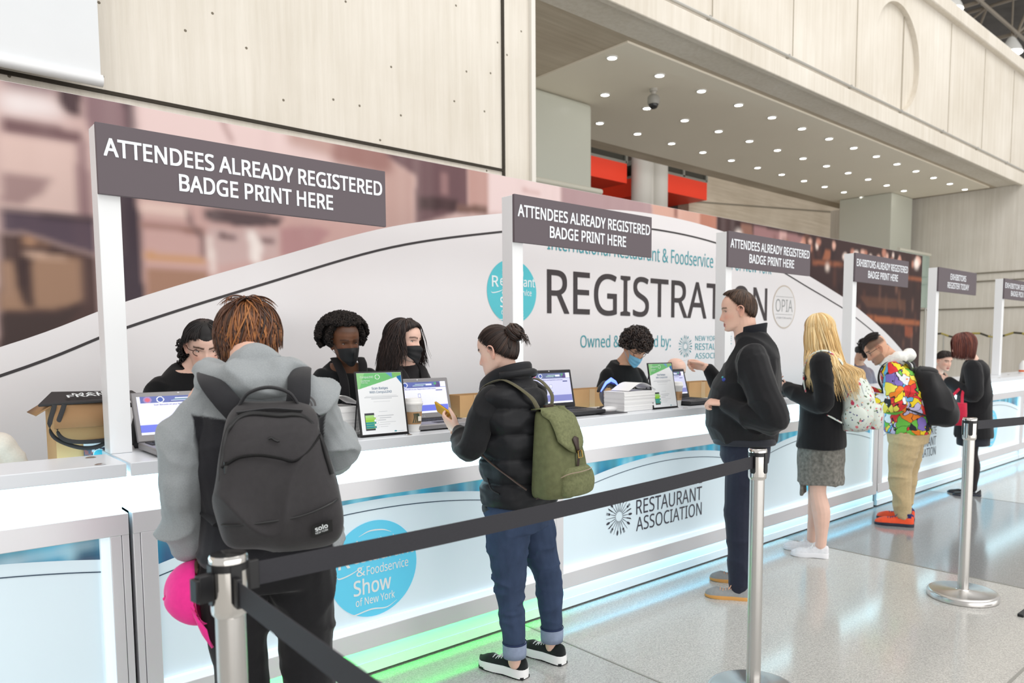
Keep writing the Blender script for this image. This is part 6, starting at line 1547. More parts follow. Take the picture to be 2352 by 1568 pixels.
for z, hw, dp in crv([(.885, .085, .05), (.90, .11, .075), (.97, .115, .085), (1.03, .10, .07), (1.05, .06, .04)], 4): rings.append([P.L(.02, -.335, z) + rotz(yw) @ V((hw * math.copysign(abs(math.cos(a)) ** .75, math.cos(a)), dp * .5 * math.copysign(abs(math.sin(a)) ** .75, math.sin(a)), 0)) for a in np.linspace(0, 2 * math.pi, 29)[:-1]])
soft('front_pocket', mb.loft(rings), M_flo, t, .006, .004, (8, 8, 8), 62)
put('side_pocket', MB().ell(P.L(-.135, -.22, .97), (.04, .075, .085), rotz(yw)), M_flo, t)
put('main_zip', K.line([(-.150, 1.0), (-.145, 1.10), (-.12, 1.19), (-.06, 1.232), (.04, 1.235), (.11, 1.19), (.15, 1.10)], .004, .004), M_pale, t)
put('pocket_zip', MB().tube(crv([P.L(-.09, -.37, 1.00), P.L(-.07, -.375, 1.04), P.L(.02, -.38, 1.052), P.L(.11, -.375, 1.04), P.L(.13, -.37, 1.0)], 5), .003, 6), M_pale, t)
for e, q in ((-1, ((-.06, -.135, 1.25), (-.10, -.12, 1.33), (-.115, -.03, 1.40), (-.125, .07, 1.37), (-.13, .11, 1.25), (-.145, .08, 1.10), (-.165, -.02, 1.0), (-.155, -.14, .93))), (1, ((.09, -.135, 1.25), (.11, -.12, 1.33), (.115, -.03, 1.40), (.13, .08, 1.38), (.15, .14, 1.25), (.20, .12, 1.08), (.215, .0, .98), (.17, -.14, .90)))):
    Q = crv([P.L(*v) for v in q], 6); N = len(Q); put('shoulder_strap', MB().tube(Q, [(.026 if i < N * .55 else .012, .005) for i in range(N)], 10, hint=P.D(1, 0, .2)), M_flo if e < 0 else M_pale, t)

# ---- man in the print hoodie with the black backpack
P = Person((6.10, 2.47), 'man with undercut hair, glasses, bright multicoloured print hoodie and khaki trousers, looking down'); P.yaw = 13; E_ = P
H = P.h = Head((5.915, 2.66, 1.405), 32, 38, 0, .93, wide=1.05)
H.add(P.mb, P.L(-.01, .12, 1.31), .06)
P.T(P.mb, [(0, 0, .72, .13, .10), (0, 0, .95, .13, .10), (-.01, .06, 1.15, .13, .09), (-.01, .11, 1.28, .09, .06)])
aL = ((-.15, .09, 1.22), (-.215, .06, .97), (-.12, .30, 1.03)); aR = ((.15, .10, 1.22), (.21, .12, .98), (.10, .33, 1.04))
for a in (aL, aR): P.limb(P.mb, a, (.045, .038, .026))
lL = ((-.09, 0, .70), (-.105, .03, .38), (-.10, .0, .07)); lR = ((.09, 0, .70), (.125, .02, .38), (.125, .03, .07))
for a in (lL, lR): P.limb(P.mb, a, (.08, .055, .034))
hand(P.mb, P.L(*aL[2]), P.D(.2, 1, 0), P.D(-.5, .2, .8), P.D(1, 0, .3), fcurl=[(.6, .8, .5)] * 4); hand(P.mb, P.L(*aR[2]), P.D(-.2, 1, 0), P.D(.5, .2, .8), P.D(-1, 0, .3), fcurl=[(.6, .8, .5)] * 4)
def beard(mix, x, y, z, near):
    g = lambda v, k: np.exp(-(v / k) ** 2)
    mix(near * .5 * np.clip((-.035 - z - .35 * np.clip(.05 - np.abs(x), 0, 1)) / .015, 0, 1) * (z > -.125) * (y > .0), (70, 52, 44))
    mix(near * .75 * np.clip((z - .012) / .02, 0, 1) * np.clip((.075 - y) / .02, 0, 1) * (np.abs(x) > .045), (56, 44, 38))
P.body(.0045, 'tan', extra=beard, browk=1.1); P.eyes(open=.0035)
glasses(P, H, mat('glasses_dark', rgb(40, 36, 36), .25))
def mat_print(name):
    m = bpy.data.materials.new(name); m.use_nodes = True; nt = m.node_tree; N = nt.nodes.new; L = nt.links.new
    b = nt.nodes['Principled BSDF']; b.inputs['Roughness'].default_value = .8
    tc = N('ShaderNodeTexCoord'); nz = N('ShaderNodeTexNoise'); nz.inputs['Scale'].default_value = 9; L(tc.outputs['Object'], nz.inputs['Vector'])
    sc = N('ShaderNodeVectorMath'); sc.operation = 'SCALE'; sc.inputs['Scale'].default_value = .16; L(nz.outputs['Color'], sc.inputs[0])
    ad = N('ShaderNodeVectorMath'); L(tc.outputs['Object'], ad.inputs[0]); L(sc.outputs[0], ad.inputs[1])
    v = N('ShaderNodeTexVoronoi'); v.inputs['Scale'].default_value = 14; L(ad.outputs[0], v.inputs['Vector'])
    sp = N('ShaderNodeSeparateColor'); L(v.outputs['Color'], sp.inputs[0])
    r = N('ShaderNodeValToRGB'); r.color_ramp.interpolation = 'CONSTANT'; L(sp.outputs[0], r.inputs[0])
    cols = [(244, 214, 40), (240, 132, 34), (232, 236, 240), (132, 112, 190), (222, 52, 56), (96, 180, 226), (34, 34, 44), (240, 226, 90), (110, 190, 70), (196, 190, 226)]
    while len(r.color_ramp.elements) < len(cols): r.color_ramp.elements.new(.5)
    for i, c in enumerate(cols): r.color_ramp.elements[i].position = i / len(cols); r.color_ramp.elements[i].color = rgb(*c) + (1,)
    v2 = N('ShaderNodeTexVoronoi'); v2.feature = 'DISTANCE_TO_EDGE'; v2.inputs['Scale'].default_value = 14; L(ad.outputs[0], v2.inputs['Vector'])
    lt = N('ShaderNodeMath'); lt.operation = 'LESS_THAN'; lt.inputs[1].default_value = .028; L(v2.outputs['Distance'], lt.inputs[0])
    v3 = N('ShaderNodeTexVoronoi'); v3.inputs['Scale'].default_value = 22; L(ad.outputs[0], v3.inputs['Vector']); l3 = N('ShaderNodeMath'); l3.operation = 'LESS_THAN'; l3.inputs[1].default_value = .2; L(v3.outputs['Distance'], l3.inputs[0])
    s3 = N('ShaderNodeSeparateColor'); L(v3.outputs['Color'], s3.inputs[0]); g3 = N('ShaderNodeMath'); g3.operation = 'GREATER_THAN'; g3.inputs[1].default_value = .6; L(s3.outputs[1], g3.inputs[0]); m3 = N('ShaderNodeMath'); m3.operation = 'MULTIPLY'; L(l3.outputs[0], m3.inputs[0]); L(g3.outputs[0], m3.inputs[1])
    x1 = N('ShaderNodeMix'); x1.data_type = 'RGBA'; L(m3.outputs[0], x1.inputs[0]); L(r.outputs[0], x1.inputs[6]); x1.inputs[7].default_value = rgb(236, 120, 40) + (1,)
    x2 = N('ShaderNodeMix'); x2.data_type = 'RGBA'; L(lt.outputs[0], x2.inputs[0]); L(x1.outputs[2], x2.inputs[6]); x2.inputs[7].default_value = rgb(34, 34, 40) + (1,)
    L(x2.outputs[2], b.inputs['Base Color']); MATS[name] = m; return m
J = MB()
P.T(J, [(.0, 0, .755, .185, .165), (.0, 0, .80, .19, .172), (-.0, .0, .92, .185, .165), (-.01, .025, 1.05, .18, .15), (-.015, .075, 1.18, .175, .13), (-.015, .10, 1.27, .14, .10), (-.015, .12, 1.325, .085, .08)])
J.ell(P.L(-.15, .09, 1.22), (.075, .08, .075)).ell(P.L(.145, .10, 1.22), (.075, .08, .075))
P.limb(J, ((-.15, .09, 1.225), (-.20, .07, 1.09), (-.22, .06, .97), (-.18, .18, .985), (-.125, .285, 1.025)), (.082, .078, .072, .062, .05)); P.limb(J, ((.145, .10, 1.225), (.19, .10, 1.09), (.21, .12, .98), (.16, .22, 1.0), (.105, .315, 1.035)), (.08, .076, .07, .06, .048))
P.wear('hoodie', J, mat_print('bold_print_cloth'), .0075, .010, (7, 7, 9), 71)
J = MB(); ye = math.radians(13); Q = crv([P.L(*q) for q in ((-.085, .20, 1.30), (-.12, .12, 1.31), (-.09, .04, 1.335), (0, .01, 1.355), (.08, .04, 1.335), (.105, .13, 1.315), (.07, .20, 1.30))], 5); J.tube(Q, [.038 + .014 * math.sin(i * .6) ** 2 for i in range(len(Q))], 12); J.ell(P.L(-.005, .02, 1.36), (.085, .045, .045), rotz(ye)).ell(P.L(0, .07, 1.335), (.07, .06, .05), rotz(ye))
P.wear('hood', J, cloth('hood_white', (236, 236, 232), .85), .007, .012, (9, 9, 12), 72, smooth=4)
P.part('hem_band', MB().loft([ell_ring(P.L(0, 0, z), .182 + d, .164 + d, ye) for z, d in ((.735, 0), (.742, .007), (.772, .007), (.778, 0))]), MATS['bold_print_cloth'], angle=None)
T = MB()
P.T(T, [(0, 0, .66, .165, .14), (0, 0, .74, .175, .155), (0, 0, .82, .165, .15)])
P.limb(T, ((-.085, 0, .70), (-.10, .02, .53), (-.105, .03, .38), (-.102, .01, .22), (-.10, .0, .115), (-.10, 0, .085)), (.115, .10, .082, .070, .058, .050)); P.limb(T, ((.085, 0, .70), (.112, .01, .53), (.125, .02, .38), (.125, .02, .22), (.125, .03, .115), (.125, .03, .085)), (.112, .098, .080, .070, .058, .050))
P.wear('trousers', T, cloth('trousers_khaki', (196, 174, 134), .85), .0065, .009, (5, 5, 12), 73)
P.part('pocket_seam', MB().tube(crv([P.L(-.165, .055, .78), P.L(-.178, .02, .745), P.L(-.176, -.02, .715), P.L(-.160, -.055, .71)], 5), .003, 6), cloth('seam_khaki', (140, 112, 70)))
M_or = cloth('trainer_orange', (240, 84, 44), .45, (30, .08)); M_ns = mat('sole_navy', rgb(30, 34, 52), .5); M_nv = cloth('trainer_navy', (40, 44, 100), .6)
for a in (lL, lR):
    o = P.shoe(P.L(a[2][0], a[2][1] - .085, 0), P.L(a[2][0] - .05, a[2][1] + .20, 0), M_or, M_ns, .049, .10, .026, M_nv, .055, M_nv, two=(.072, M_nv))
    put('shoe_light', MB().box(-.012, .012, -.003, .003, .008, .016, M=Matrix.Translation(P.L(a[2][0] - .045, a[2][1] + .03, 0))), mat('cyan_glow', rgb(70, 220, 240), .3, emit=(.1, .8, 1), es=.8), o)
hr = Hair(H, 9, [(34, 28, 28), (24, 20, 22), (48, 40, 38)])
pole = (0, .25, .95); end = lambda a: .95 + .28 * (.5 - .5 * math.cos(a)) - .22 * math.sin(a) ** 2
hr.cap(pole, end, .012)
fr_ = (0, .9, .42)
hr.locks(1300, fr_, lambda a: 1.85 - .35 * (1 - abs(math.cos(a))), .0022, (.014, .026), (.02, .5), swirl=.1, steps=6, azr=(2.2, 4.08))
hr.done(P.o)
M_bk = cloth('pack_black', (24, 24, 27), .75)
t = thing('backpack', P.L(.03, -.24, .84), 'large black backpack worn by the man in the print hoodie', 'backpack')
K = Pack(P, [(.815, .10, .13, .02), (.835, .15, .19, .02), (.92, .17, .225, .02), (1.03, .165, .215, .02), (1.14, .145, .18, .02), (1.22, .115, .15, .02), (1.255, .07, .08, .02)], -.150, 2.6, .31)
soft('bag_body', K.mesh(MB()), M_bk, t, .0065, .016, (8, 8, 6), 81)
put('top_lid', MB().ell(P.L(.02, -.10, 1.225), (.115, .10, .04), rotz(ye)), M_bk, t)
for e, q in ((-1, ((-.05, -.02, 1.24), (-.10, .0, 1.29), (-.125, .08, 1.33), (-.14, .18, 1.27), (-.15, .20, 1.15), (-.17, .12, 1.02), (-.18, .0, .95), (-.165, -.15, .89))), (1, ((.09, -.02, 1.24), (.11, .0, 1.29), (.125, .08, 1.33), (.14, .18, 1.27), (.17, .20, 1.15), (.225, .15, 1.0), (.235, .02, .93), (.18, -.15, .87)))):
    Q = crv([P.L(*v) for v in q], 6); N = len(Q); put('shoulder_strap', MB().tube(Q, [(.030 if i < N * .6 else .013, .006) for i in range(N)], 10, hint=P.D(1, 0, .2)), M_bk, t)
mb = MB(); a_, b_ = K.surf(-.02, .862, .012), K.surf(.12, .862, .012); ux = (b_ - a_).normalized(); text(mb, 'BARBER', a_ + V((0, 0, -.0)), ux, ZU, .14, .034, .03, .004); put('bag_lettering', mb, mat('ink_pale', rgb(200, 202, 206), .5), t)

# ---- woman with the red-brown bob and the red tote
P = Person((7.72, 2.52), 'woman with a red-brown bob, black coat and dark tights, carrying a red bag'); P.yaw = 20; F_ = P
H = P.h = Head((7.60, 2.60, 1.43), 34, 14, 0, .92)
H.add(P.mb, P.L(-.04, .03, 1.28), .048)
P.T(P.mb, [(0, 0, .72, .12, .09), (0, 0, 1.0, .11, .08), (-.02, .0, 1.2, .12, .08), (-.03, .02, 1.28, .08, .055)])
aL = ((-.16, .03, 1.22), (-.215, .02, .97), (-.06, .23, 1.09)); aR = ((.13, .03, 1.22), (.18, .08, .98), (.02, .30, 1.10))
for a in (aL, aR): P.limb(P.mb, a, (.045, .038, .026))
lL = ((-.06, 0, .72), (-.055, .01, .42), (-.06, -.015, .07)); lR = ((.07, 0, .72), (.07, .02, .42), (.07, .03, .07))
for a in (lL, lR): P.limb(P.mb, a, (.08, .05, .032))
hand(P.mb, P.L(*aL[2]), P.D(.2, .8, .4), P.D(-.6, .2, .5), P.D(.5, -.3, .8), fcurl=[(.6, .8, .5)] * 4, s=.86); hand(P.mb, P.L(*aR[2]), P.D(-.3, .8, .4), P.D(.5, .4, .5), P.D(-.5, -.3, .8), fcurl=[(.6, .8, .5)] * 4, s=.86)
P.body(.005, 'light'); P.eyes()
J = MB()
P.T(J, [(.02, 0, .56, .19, .165), (.02, 0, .62, .188, .163), (.01, 0, .85, .178, .15), (0, 0, 1.0, .168, .138), (-.01, 0, 1.15, .168, .122), (-.03, .01, 1.24, .14, .10), (-.035, .02, 1.29, .075, .07)])
J.ell(P.L(-.15, .03, 1.21), (.072, .078, .072)).ell(P.L(.13, .03, 1.21), (.072, .078, .072))
P.limb(J, ((-.15, .03, 1.215), (-.20, .015, 1.09), (-.215, .02, .97), (-.14, .13, 1.02), (-.068, .218, 1.08)), (.076, .07, .066, .058, .048)); P.limb(J, ((.13, .03, 1.215), (.17, .05, 1.09), (.18, .08, .98), (.10, .19, 1.03), (.026, .288, 1.093)), (.074, .068, .064, .056, .046))
P.wear('coat', J, cloth('coat_charcoal', (27, 27, 30), .9), .008, .008, (7, 7, 5), 91)
S = MB(); P.T(S, [(.01, 0, .48, .165, .14), (.01, 0, .60, .165, .14)]); P.wear('skirt', S, cloth('skirt_charcoal', (44, 46, 54), .9), .008, .004, (7, 7, 5), 92)
T = MB()
for a in (lL, lR): limb(T, [P.L(*q) for q in (a[0], a[1], ((a[1][0] + a[2][0]) / 2, (a[1][1] + a[2][1]) / 2 - .012, .28), (a[2][0], a[2][1], .12), a[2])], (.085, .055, .056, .038, .036))
P.wear('tights', T, cloth('tights_black', (40, 34, 36), .7), .006, 0)
M_bl = mat('shoe_patent', rgb(26, 28, 32), .3)
for a in (lL, lR): P.shoe(P.L(a[2][0], a[2][1] - .07, 0), P.L(a[2][0] - .04, a[2][1] + .17, 0), M_bl, M_ns, .038, .075, .012, None, .035, low=True, heelup=.02)
hr = Hair(H, 14, [(92, 48, 42), (112, 58, 48), (78, 40, 38), (130, 72, 58)])
pole = (0, -.05, 1); end = lambda a: 1.30 + .45 * (.5 - .5 * math.cos(a)) + .15 * math.sin(a) ** 2
hr.cap(pole, end, .014, col=(84, 44, 40)); hr.locks(1700, pole, end, .0021, (.014, .028), (.03, .7), hang=lambda a: .14, wave=.03, swirl=.14, steps=6, azr=(.42, 5.86), flat=.5, kside=-.12)
hr.locks(160, pole, lambda a: 1.22, .003, (.016, .024), (.03, .5), swirl=.1, steps=5, azr=(-.5, .5)); hr.done(P.o)
t = thing('tote_bag', (6.98, 2.37, .70), 'red and white patterned bag with red handles on the arm of the red-haired woman', 'bag')
t.location = P.L(-.30, .18, .70); WL[t] = V(t.location)
mb = MB(); rings = []
for z, hw, dp in ((.695, .085, .055), (.71, .10, .07), (.80, .105, .065), (.895, .10, .05), (.90, .098, .047)): rings.append([P.L(-.315, .17, z) + rotz(ye) @ V((dp * math.copysign(abs(math.cos(a)) ** .7, math.cos(a)), hw * math.copysign(abs(math.sin(a)) ** .7, math.sin(a)), 0)) for a in np.linspace(0, 2 * math.pi, 29)[:-1]])
put('bag_body', mb.loft(rings), cloth('tote_red', (196, 28, 62), .6, (30, .1)), t, angle=None)
put('print_panel', MB().loft([[P.L(-.385, f, z) for f in (.18, .22, .26)] + [P.L(-.380, f, z) for f in (.26, .22, .18)] for z in (.73, .80, .885)]), mat_floral('tote_print'), t)
mb = MB(); text(mb, 'NYC', P.L(-.385, .155, .735), (0, 0, 1), P.D(0, -1, 0) * -1, .13, .045, .03, -.004); put('bag_lettering', mb, M_white_ink, t)
for dx in (-.03, .03): put('handle', MB().tube(crv([P.L(-.315 + dx, .11, .88), P.L(-.26 + dx * .5, .11, .97), P.L(-.175, .10, 1.05), P.L(-.26 + dx * .5, .18, .97), P.L(-.315 + dx, .23, .88)], 6), [(.012, .002)] * 25, 8, hint=P.D(0, 1, .3)), MATS['tote_red'], t)
# ------------------------------------------------------------------ staff behind the counters
M_blz = cloth('blazer_black', (30, 27, 29), .85); M_tee = cloth('tee_black', (18, 18, 20), .9); M_mskb = mat('mask_black', rgb(24, 24, 27), .7, bump=(300, .1)); M_mskblue = mat('mask_blue', rgb(128, 190, 222), .75, bump=(300, .1))
M_trs = cloth('staff_trousers', (26, 26, 30))
def clerk(base, label, head, z, top, skin='fair', yaw=180, w=.165, seated=False, hands=True, body=None, vneck=.0, vox=.0045, blazer=None, lean=0.0, seed=1, grp='registration clerks'):
    """head = (x, y, z, yaw, pitch, roll, scale); z = shoulder height; lean = forward shift of the shoulders"""
    P = Person(base, label, grp); P.yaw = yaw
    H = P.h = Head(head[:3], *head[3:])
    H.add(P.mb, P.L(0, lean + .005, z + .05), .047)
    hz = .55 if seated else z - .52
    P.T(P.mb, [(0, 0, hz, .12, .09), (0, lean * .4, (hz + z) / 2, .11, .08), (0, lean * .9, z - .08, w * .72, .072), (0, lean, z - .005, w * .62, .066), (0, lean, z + .045, w * .5, .056)])
    zw = 1.10
    aL = ((-w + .035, lean, z - .05), (-w - .05, lean + .03, z - .26), (-w * .35, lean + .20, min(z - .24, zw))); aR = tuple((-q[0], q[1], q[2]) for q in aL)
    for a in (aL, aR): P.limb(P.mb, a, (.036, .034, .025))
    for e in (-1, 1):
        lg = ((e * .075, 0, hz + .02), (e * .09, .20, .50), (e * .09, .15, .08)) if seated else ((e * .075, 0, hz), (e * .08, .01, hz * .55), (e * .08, -.01, .08))
        P.limb(P.mb, lg, (.07, .05, .033))
        if hands: hand(P.mb, P.L(*(aL if e < 0 else aR)[2]), P.D(-e * .3, 1, -.1), P.D(0, .1, 1), P.D(-e, .2, 0), fcurl=[(.4, .6, .4)] * 4, s=.86)
    P.body(vox, skin, **(body or {}))
    J = MB()
    zt = z + .055 - vneck
    P.T(J, [(0, 0, hz - .02, w * .98, .125), (0, lean * .4, (hz + z) / 2, w * .95, .118), (0, lean * .85, z - .10, w * 1.0, .105), (0, lean, z - .005, w * .86, .085, 0, 0, -.25), (0, lean - .004, zt, w * .52, .068, 0, 0, -.62 if vneck else -.35)])
    for e in (-1, 1):
        J.ell(P.L(e * (w - .025), lean, z - .045), (.052, .062, .055)); a = aL if e < 0 else aR
        P.limb(J, ((e * (w - .03), lean, z - .035), (e * (w + .025), lean + .01, z - .15), (e * (w + .05), lean + .03, z - .26), (e * w * .7, lean + .13, min(z - .24, zw)), (e * (w * .38), lean + .185, min(z - .24, zw))), (.054, .055, .052, .046, .034))
    P.wear('top', J, top, .007, .008, (7, 7, 9), seed)
    T = MB(); P.T(T, [(0, 0, hz - .06, w * .92, .115), (0, 0, hz + .04, w * .92, .115)])
    for e in (-1, 1): P.limb(T, ((e * .075, 0, hz), (e * .09, .20, .48), (e * .09, .15, .10)) if seated else ((e * .078, 0, hz - .02), (e * .08, .01, hz * .55), (e * .08, -.01, .10)), (.095, .07, .058))
    P.wear('trousers', T, M_trs, .01, .005, (7, 7, 7), seed + 1)
    for e in (-1, 1):
        f0 = .15 if seated else -.01; P.shoe(P.L(e * .085, f0 - .07, 0), P.L(e * .09, f0 + .17, 0), bs, M_gap, top=.08)
    if seated:
        t = thing('stool', P.L(0, -.02, 0), 'plain black stool under the ' + {141: 'bald clerk', 161: 'short-haired clerk by the red-haired woman', 171: 'clerk in the cream jumper'}[seed] + ', behind the counter', 'stool', 'staff stools')
        c = P.L(0, -.02, 0); put('seat', MB().lathe([(.15, .44), (.16, .455), (.15, .475), (.02, .478)], c, 28), M_plast, t)
        for k in range(4): put('leg', MB().tube([c + V((.1 * math.cos(k * 1.57 + .78), .1 * math.sin(k * 1.57 + .78), .445)), c + V((.16 * math.cos(k * 1.57 + .78), .16 * math.sin(k * 1.57 + .78), 0))], .012, 8), M_steel, t)
    return P, H

# afro woman in black
P, H = clerk((2.03, 4.0), 'person with a rounded afro, black face mask and black v-neck cardigan', (2.00, 3.93, 1.463, 172, 10, 3, .96), 1.298, M_tee, 'deep', vneck=.02, yaw=176, w=.17, body=dict(lips=(120, 60, 56), brow=(30, 20, 18), browk=.6, extra=lambda mix, x, y, z, near: mix(near * .6 * np.clip((z - .055) / .02, 0, 1), (58, 42, 36))), seed=101)
P.eyes(iris=(30, 20, 16), open=.0032); face_mask(P, H, M_mskb, .010)
lap = [P.L(-.075, .05, 1.375), P.L(-.072, .085, 1.33), P.L(-.045, .115, 1.24), P.L(-.03, .125, 1.10)]
for e in (-1, 1): P.part('lapel', MB().tube(crv([P.L(e * .078, .035, 1.372), P.L(e * .074, .078, 1.33), P.L(e * .055, .112, 1.24), P.L(e * .05, .126, 1.05)], 6), [(.026, .006)] * 19, 10, hint=P.D(1, 0, 0)), M_blz, angle=None)
P.part('earring', MB().ell(H.p(-.082, -.012, -.055), (.004, .004, .009)), M_brass)
hr = Hair(H, 21, [(34, 27, 25), (24, 19, 18), (46, 38, 34)])
def afro(g, k=1.0):
    while True:
        d = V((g.gauss(0, 1), g.gauss(0, 1), g.gauss(0, 1))).normalized()
        if d.z < -.55 or (d.y > .30 and d.z < .55) or (d.y > .0 and d.z < -.05): continue
        return H.p(d.x * .150, -.055 + d.y * .125, .038 + d.z * .130)
a0 = len(hr.mb.v); hr.mb.ell(H.p(0, -.075, .045), (.118, .085, .105), H.R, 30, 20); hr.cols += [np.array(rgb(26, 21, 20))] * (len(hr.mb.v) - a0)
hr.cap((0, -.2, 1), lambda a: .95 + .5 * (.5 - .5 * math.cos(a)), .004, col=(40, 30, 28))
hr.curls(2600, afro, (.006, .013), 1.7, .0022)
hr.curls(700, lambda g: (lambda a: H.p(math.cos(a) * g.uniform(.085, .115), g.uniform(-.035, .02), .03 + math.sin(a) * g.uniform(.085, .11)))(g.uniform(-.5, 3.64)), (.005, .010), 1.7, .0022); hr.done(P.o, rough=.8)

# woman in the blazer
P, H = clerk((2.20, 3.66), 'person with shoulder-length dark hair, black face mask and black blazer', (2.185, 3.595, 1.468, 205, 6, -3, .93), 1.30, M_blz, 'light', yaw=196, w=.172, body=dict(brow=(84, 60, 48), browk=.9), seed=111)
P.eyes(iris=(72, 58, 52), open=.0055); face_mask(P, H, M_mskb, .014, flat=True)
P.part('undershirt', MB().loft([ell_ring(P.L(0, .0, z), a, b, math.radians(196), 28, 2.3, 0, -.35) for z, a, b in ((1.18, .12, .098), (1.26, .115, .088), (1.315, .085, .070), (1.33, .074, .062))], caps=False), M_tee, angle=None)
for e in (-1, 1): P.part('lapel', MB().tube(crv([P.L(e * .085, .01, 1.355), P.L(e * .092, .075, 1.31), P.L(e * .065, .110, 1.22), P.L(e * .02, .126, 1.10)], 6), [(.020 + .012 * math.sin(i / 18 * 3.14), .005) for i in range(19)], 10, hint=P.D(1, 0, 0)), M_blz, angle=None)
hr = Hair(H, 22, [(46, 33, 30), (36, 26, 25), (60, 44, 38), (30, 22, 22)])
pole = (.10, .10, 1); end = lambda a: .74 + 1.01 * (.5 - .5 * math.cos(a)) + .14 * math.sin(a) ** 2
hr.cap(pole, end, .014, col=(38, 28, 26)); hr.locks(500, pole, end, .0022, (.014, .022), (.02, .3), swirl=.1, steps=5, azr=(-1.3, 1.3))
hr.locks(2000, pole, end, .0022, (.014, .030), (.02, .6), hang=lambda a: .17 + .05 * (.5 - .5 * math.cos(a)), wave=.10, swirl=.2, steps=6, azr=(1.22, 5.06), flat=.5, kside=.22)
hr.locks(200, pole, end, .0026, (.024, .038), (.02, .5), hang=lambda a: .14, wave=.2, swirl=.35, steps=6, azr=(1.3, 5.0), flat=.5, kside=.3); hr.done(P.o)

# clerk behind the hooded visitor
P, H = clerk((1.10, 3.66), 'person with wavy black hair tied back and dark glasses, partly hidden behind the hooded visitor', (1.125, 3.57, 1.445, 168, 24, 0, .92), 1.29, M_tee, 'light', yaw=170, seed=121)
P.eyes(); glasses(P, H, mat('glasses_tortoise', rgb(70, 34, 24), .25))
hr = Hair(H, 23, [(26, 22, 23), (36, 30, 30), (18, 16, 17)])
pole = (0, .1, 1); end = lambda a: 1.02 + .85 * (.5 - .5 * math.cos(a)) - .10 * math.sin(a) ** 2
hr.cap(pole, end, .012); hr.locks(1400, pole, end, .0022, (.012, .022), (.02, .6), hang=lambda a: .13 * (.5 - .5 * math.cos(a)) ** 2, wave=.3, swirl=.2, steps=6, azr=(.6, 5.68), kside=.25)
g_ = H.p(.085, -.03, -.07)
hr.curls(140, lambda g: H.p(g.uniform(.055, .105), g.uniform(-.11, -.03), g.uniform(-.17, -.02)), (.008, .016), 1.6, .0028); hr.done(P.o)

# curly haired clerk looking down
P, H = clerk((4.09, 3.76), 'person with curly dark hair, glasses and pale blue mask, looking down at the badge printer', (4.10, 3.60, 1.415, 170, 40, -6, .93), 1.255, M_tee, 'tan', yaw=172, w=.17, lean=.05, seed=131, body=dict(brow=(40, 30, 28)))
P.eyes(open=.003); face_mask(P, H, M_mskblue, .012, z0=-.115, flat=True); glasses(P, H, mat('glasses_dark', rgb(40, 36, 36), .25))
P.part('necklace', MB().tube(crv([P.L(-.045, .06, 1.34), P.L(-.04, .13, 1.22), P.L(-.02, .16, 1.02), P.L(.02, .16, 1.02), P.L(.04, .13, 1.22), P.L(.045, .06, 1.34)], 6), .002, 6), mat('cord_grey', rgb(150, 140, 130), .5))
hr = Hair(H, 24, [(38, 30, 29), (52, 42, 38), (28, 22, 22), (66, 54, 48)])
a0 = len(hr.mb.v); hr.mb.ell(H.p(0, -.03, .045), (.092, .095, .09), H.R, 30, 20); hr.cols += [np.array(rgb(30, 24, 24))] * (len(hr.mb.v) - a0)
def curlv(g):
    while True:
        d = V((g.gauss(0, 1), g.gauss(0, 1), g.gauss(0, 1))).normalized()
        if d.z < -.5 or (d.y > .5 and d.z < .12) or (d.y > .1 and d.z < -.25): continue
        q = g.uniform(.86, 1.0); return H.p(d.x * .125 * q, -.028 + d.y * .125 * q, .035 + d.z * .125 * q)
hr.curls(900, curlv, (.010, .018), 1.5, .0036); hr.done(P.o)

# bald clerk
P, H = clerk((5.02, 4.02), 'person with a shaved head and pale mask, seated low behind the second paper cup', (5.01, 3.95, 1.215, 165, 22, 0, .95), 1.03, cloth('shirt_grey', (120, 120, 126)), 'light', yaw=175, seated=True, seed=141)
P.eyes(); face_mask(P, H, mat('mask_pale', rgb(206, 222, 232), .75), .010, flat=True)

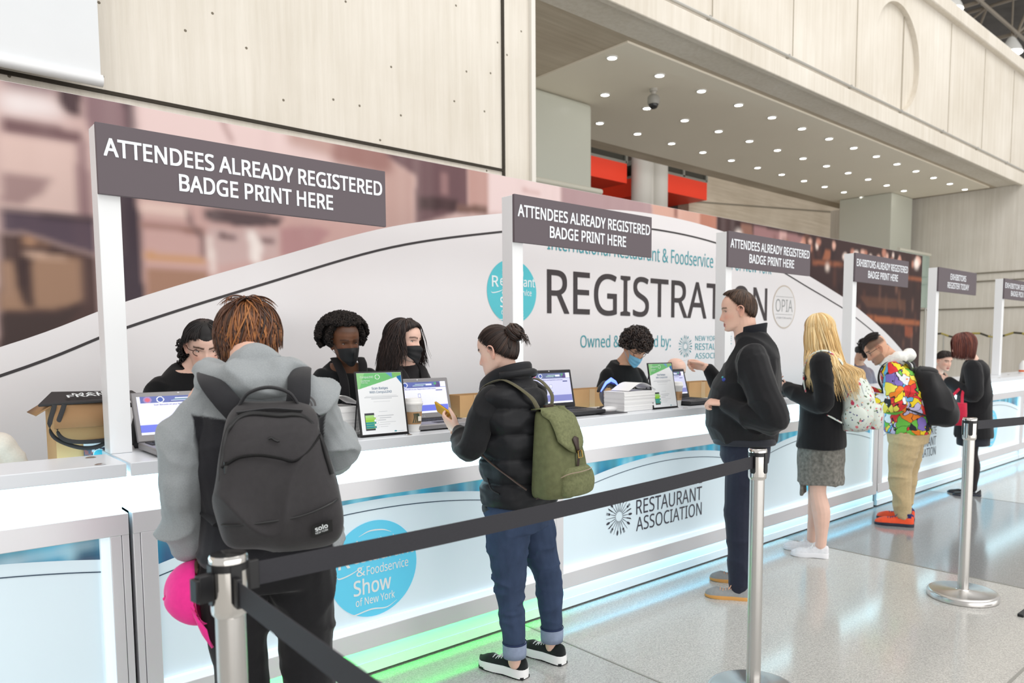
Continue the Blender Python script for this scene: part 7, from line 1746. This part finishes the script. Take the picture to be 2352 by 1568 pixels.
# clerk with headphones behind the print-hoodie man
P, H = clerk((7.70, 3.66), 'person with short black hair, headphones and grey top, half hidden behind a sign post', (7.585, 3.53, 1.375, 150, 78, 0, .95), 1.18, cloth('top_mauve_grey', (120, 112, 122)), 'tan', yaw=160, seed=151, hands=False)
P.part('headphones', MB().ell(H.p(-.088, -.01, -.01), (.018, .036, .042), H.R).ell(H.p(.088, -.01, -.01), (.018, .036, .042), H.R).tube(crv([H.p(-.088, -.01, .02), H.p(-.07, -.01, .11), H.p(0, -.01, .145), H.p(.07, -.01, .11), H.p(.088, -.01, .02)], 6), .007, 8), M_plast, angle=None)
hr = Hair(H, 25, [(28, 24, 25), (20, 18, 18), (40, 34, 34)]); hr.cap((0, 0, 1), lambda a: 1.2 + .75 * (.5 - .5 * math.cos(a)), .014)
hr.curls(420, lambda g: hr.sph(hr.dirat(hr.pole((0, 0, 1)), (q := g.uniform(0, 6.28)), g.uniform(.05, 1.2 + .7 * (.5 - .5 * math.cos(q)))), .02), (.008, .013), 1.3, .0032); hr.done(P.o)

# clerk near the red-haired woman
P, H = clerk((9.66, 3.58), 'person with short dark hair seated low, facing the red-haired woman', (9.64, 3.50, 1.235, 150, 16, 0, .95), 1.04, M_tee, 'fair', yaw=165, seated=True, seed=161, hands=False)
P.eyes(); hr = Hair(H, 26, [(44, 34, 32), (34, 27, 26), (58, 46, 42)]); pole = (0, -.1, 1); end = lambda a: 1.12 + .75 * (.5 - .5 * math.cos(a))
hr.cap(pole, end, .012); hr.locks(900, pole, end, .0025, (.012, .024), (.05, .9), swirl=.3, steps=5); hr.done(P.o)

# shoulder at the left edge
P, H = clerk((.20, 3.66), 'person in a cream jumper, only a shoulder showing at the left edge', (.19, 3.56, 1.30, 185, 30, 0, .93), 1.085, cloth('jumper_cream', (236, 229, 218), .95, (120, .05)), 'fair', yaw=180, w=.19, seated=True, seed=171)
P.eyes(); hr = Hair(H, 27, [(84, 54, 42), (66, 44, 36), (100, 66, 50)]); pole = (0, 0, 1); end = lambda a: 1.25 + .5 * (.5 - .5 * math.cos(a))
hr.cap(pole, end, .012); hr.locks(900, pole, end, .0026, (.012, .024), (.03, .7), hang=lambda a: .2, wave=.1, swirl=.2, steps=6, azr=(.6, 5.68)); hr.done(P.o)
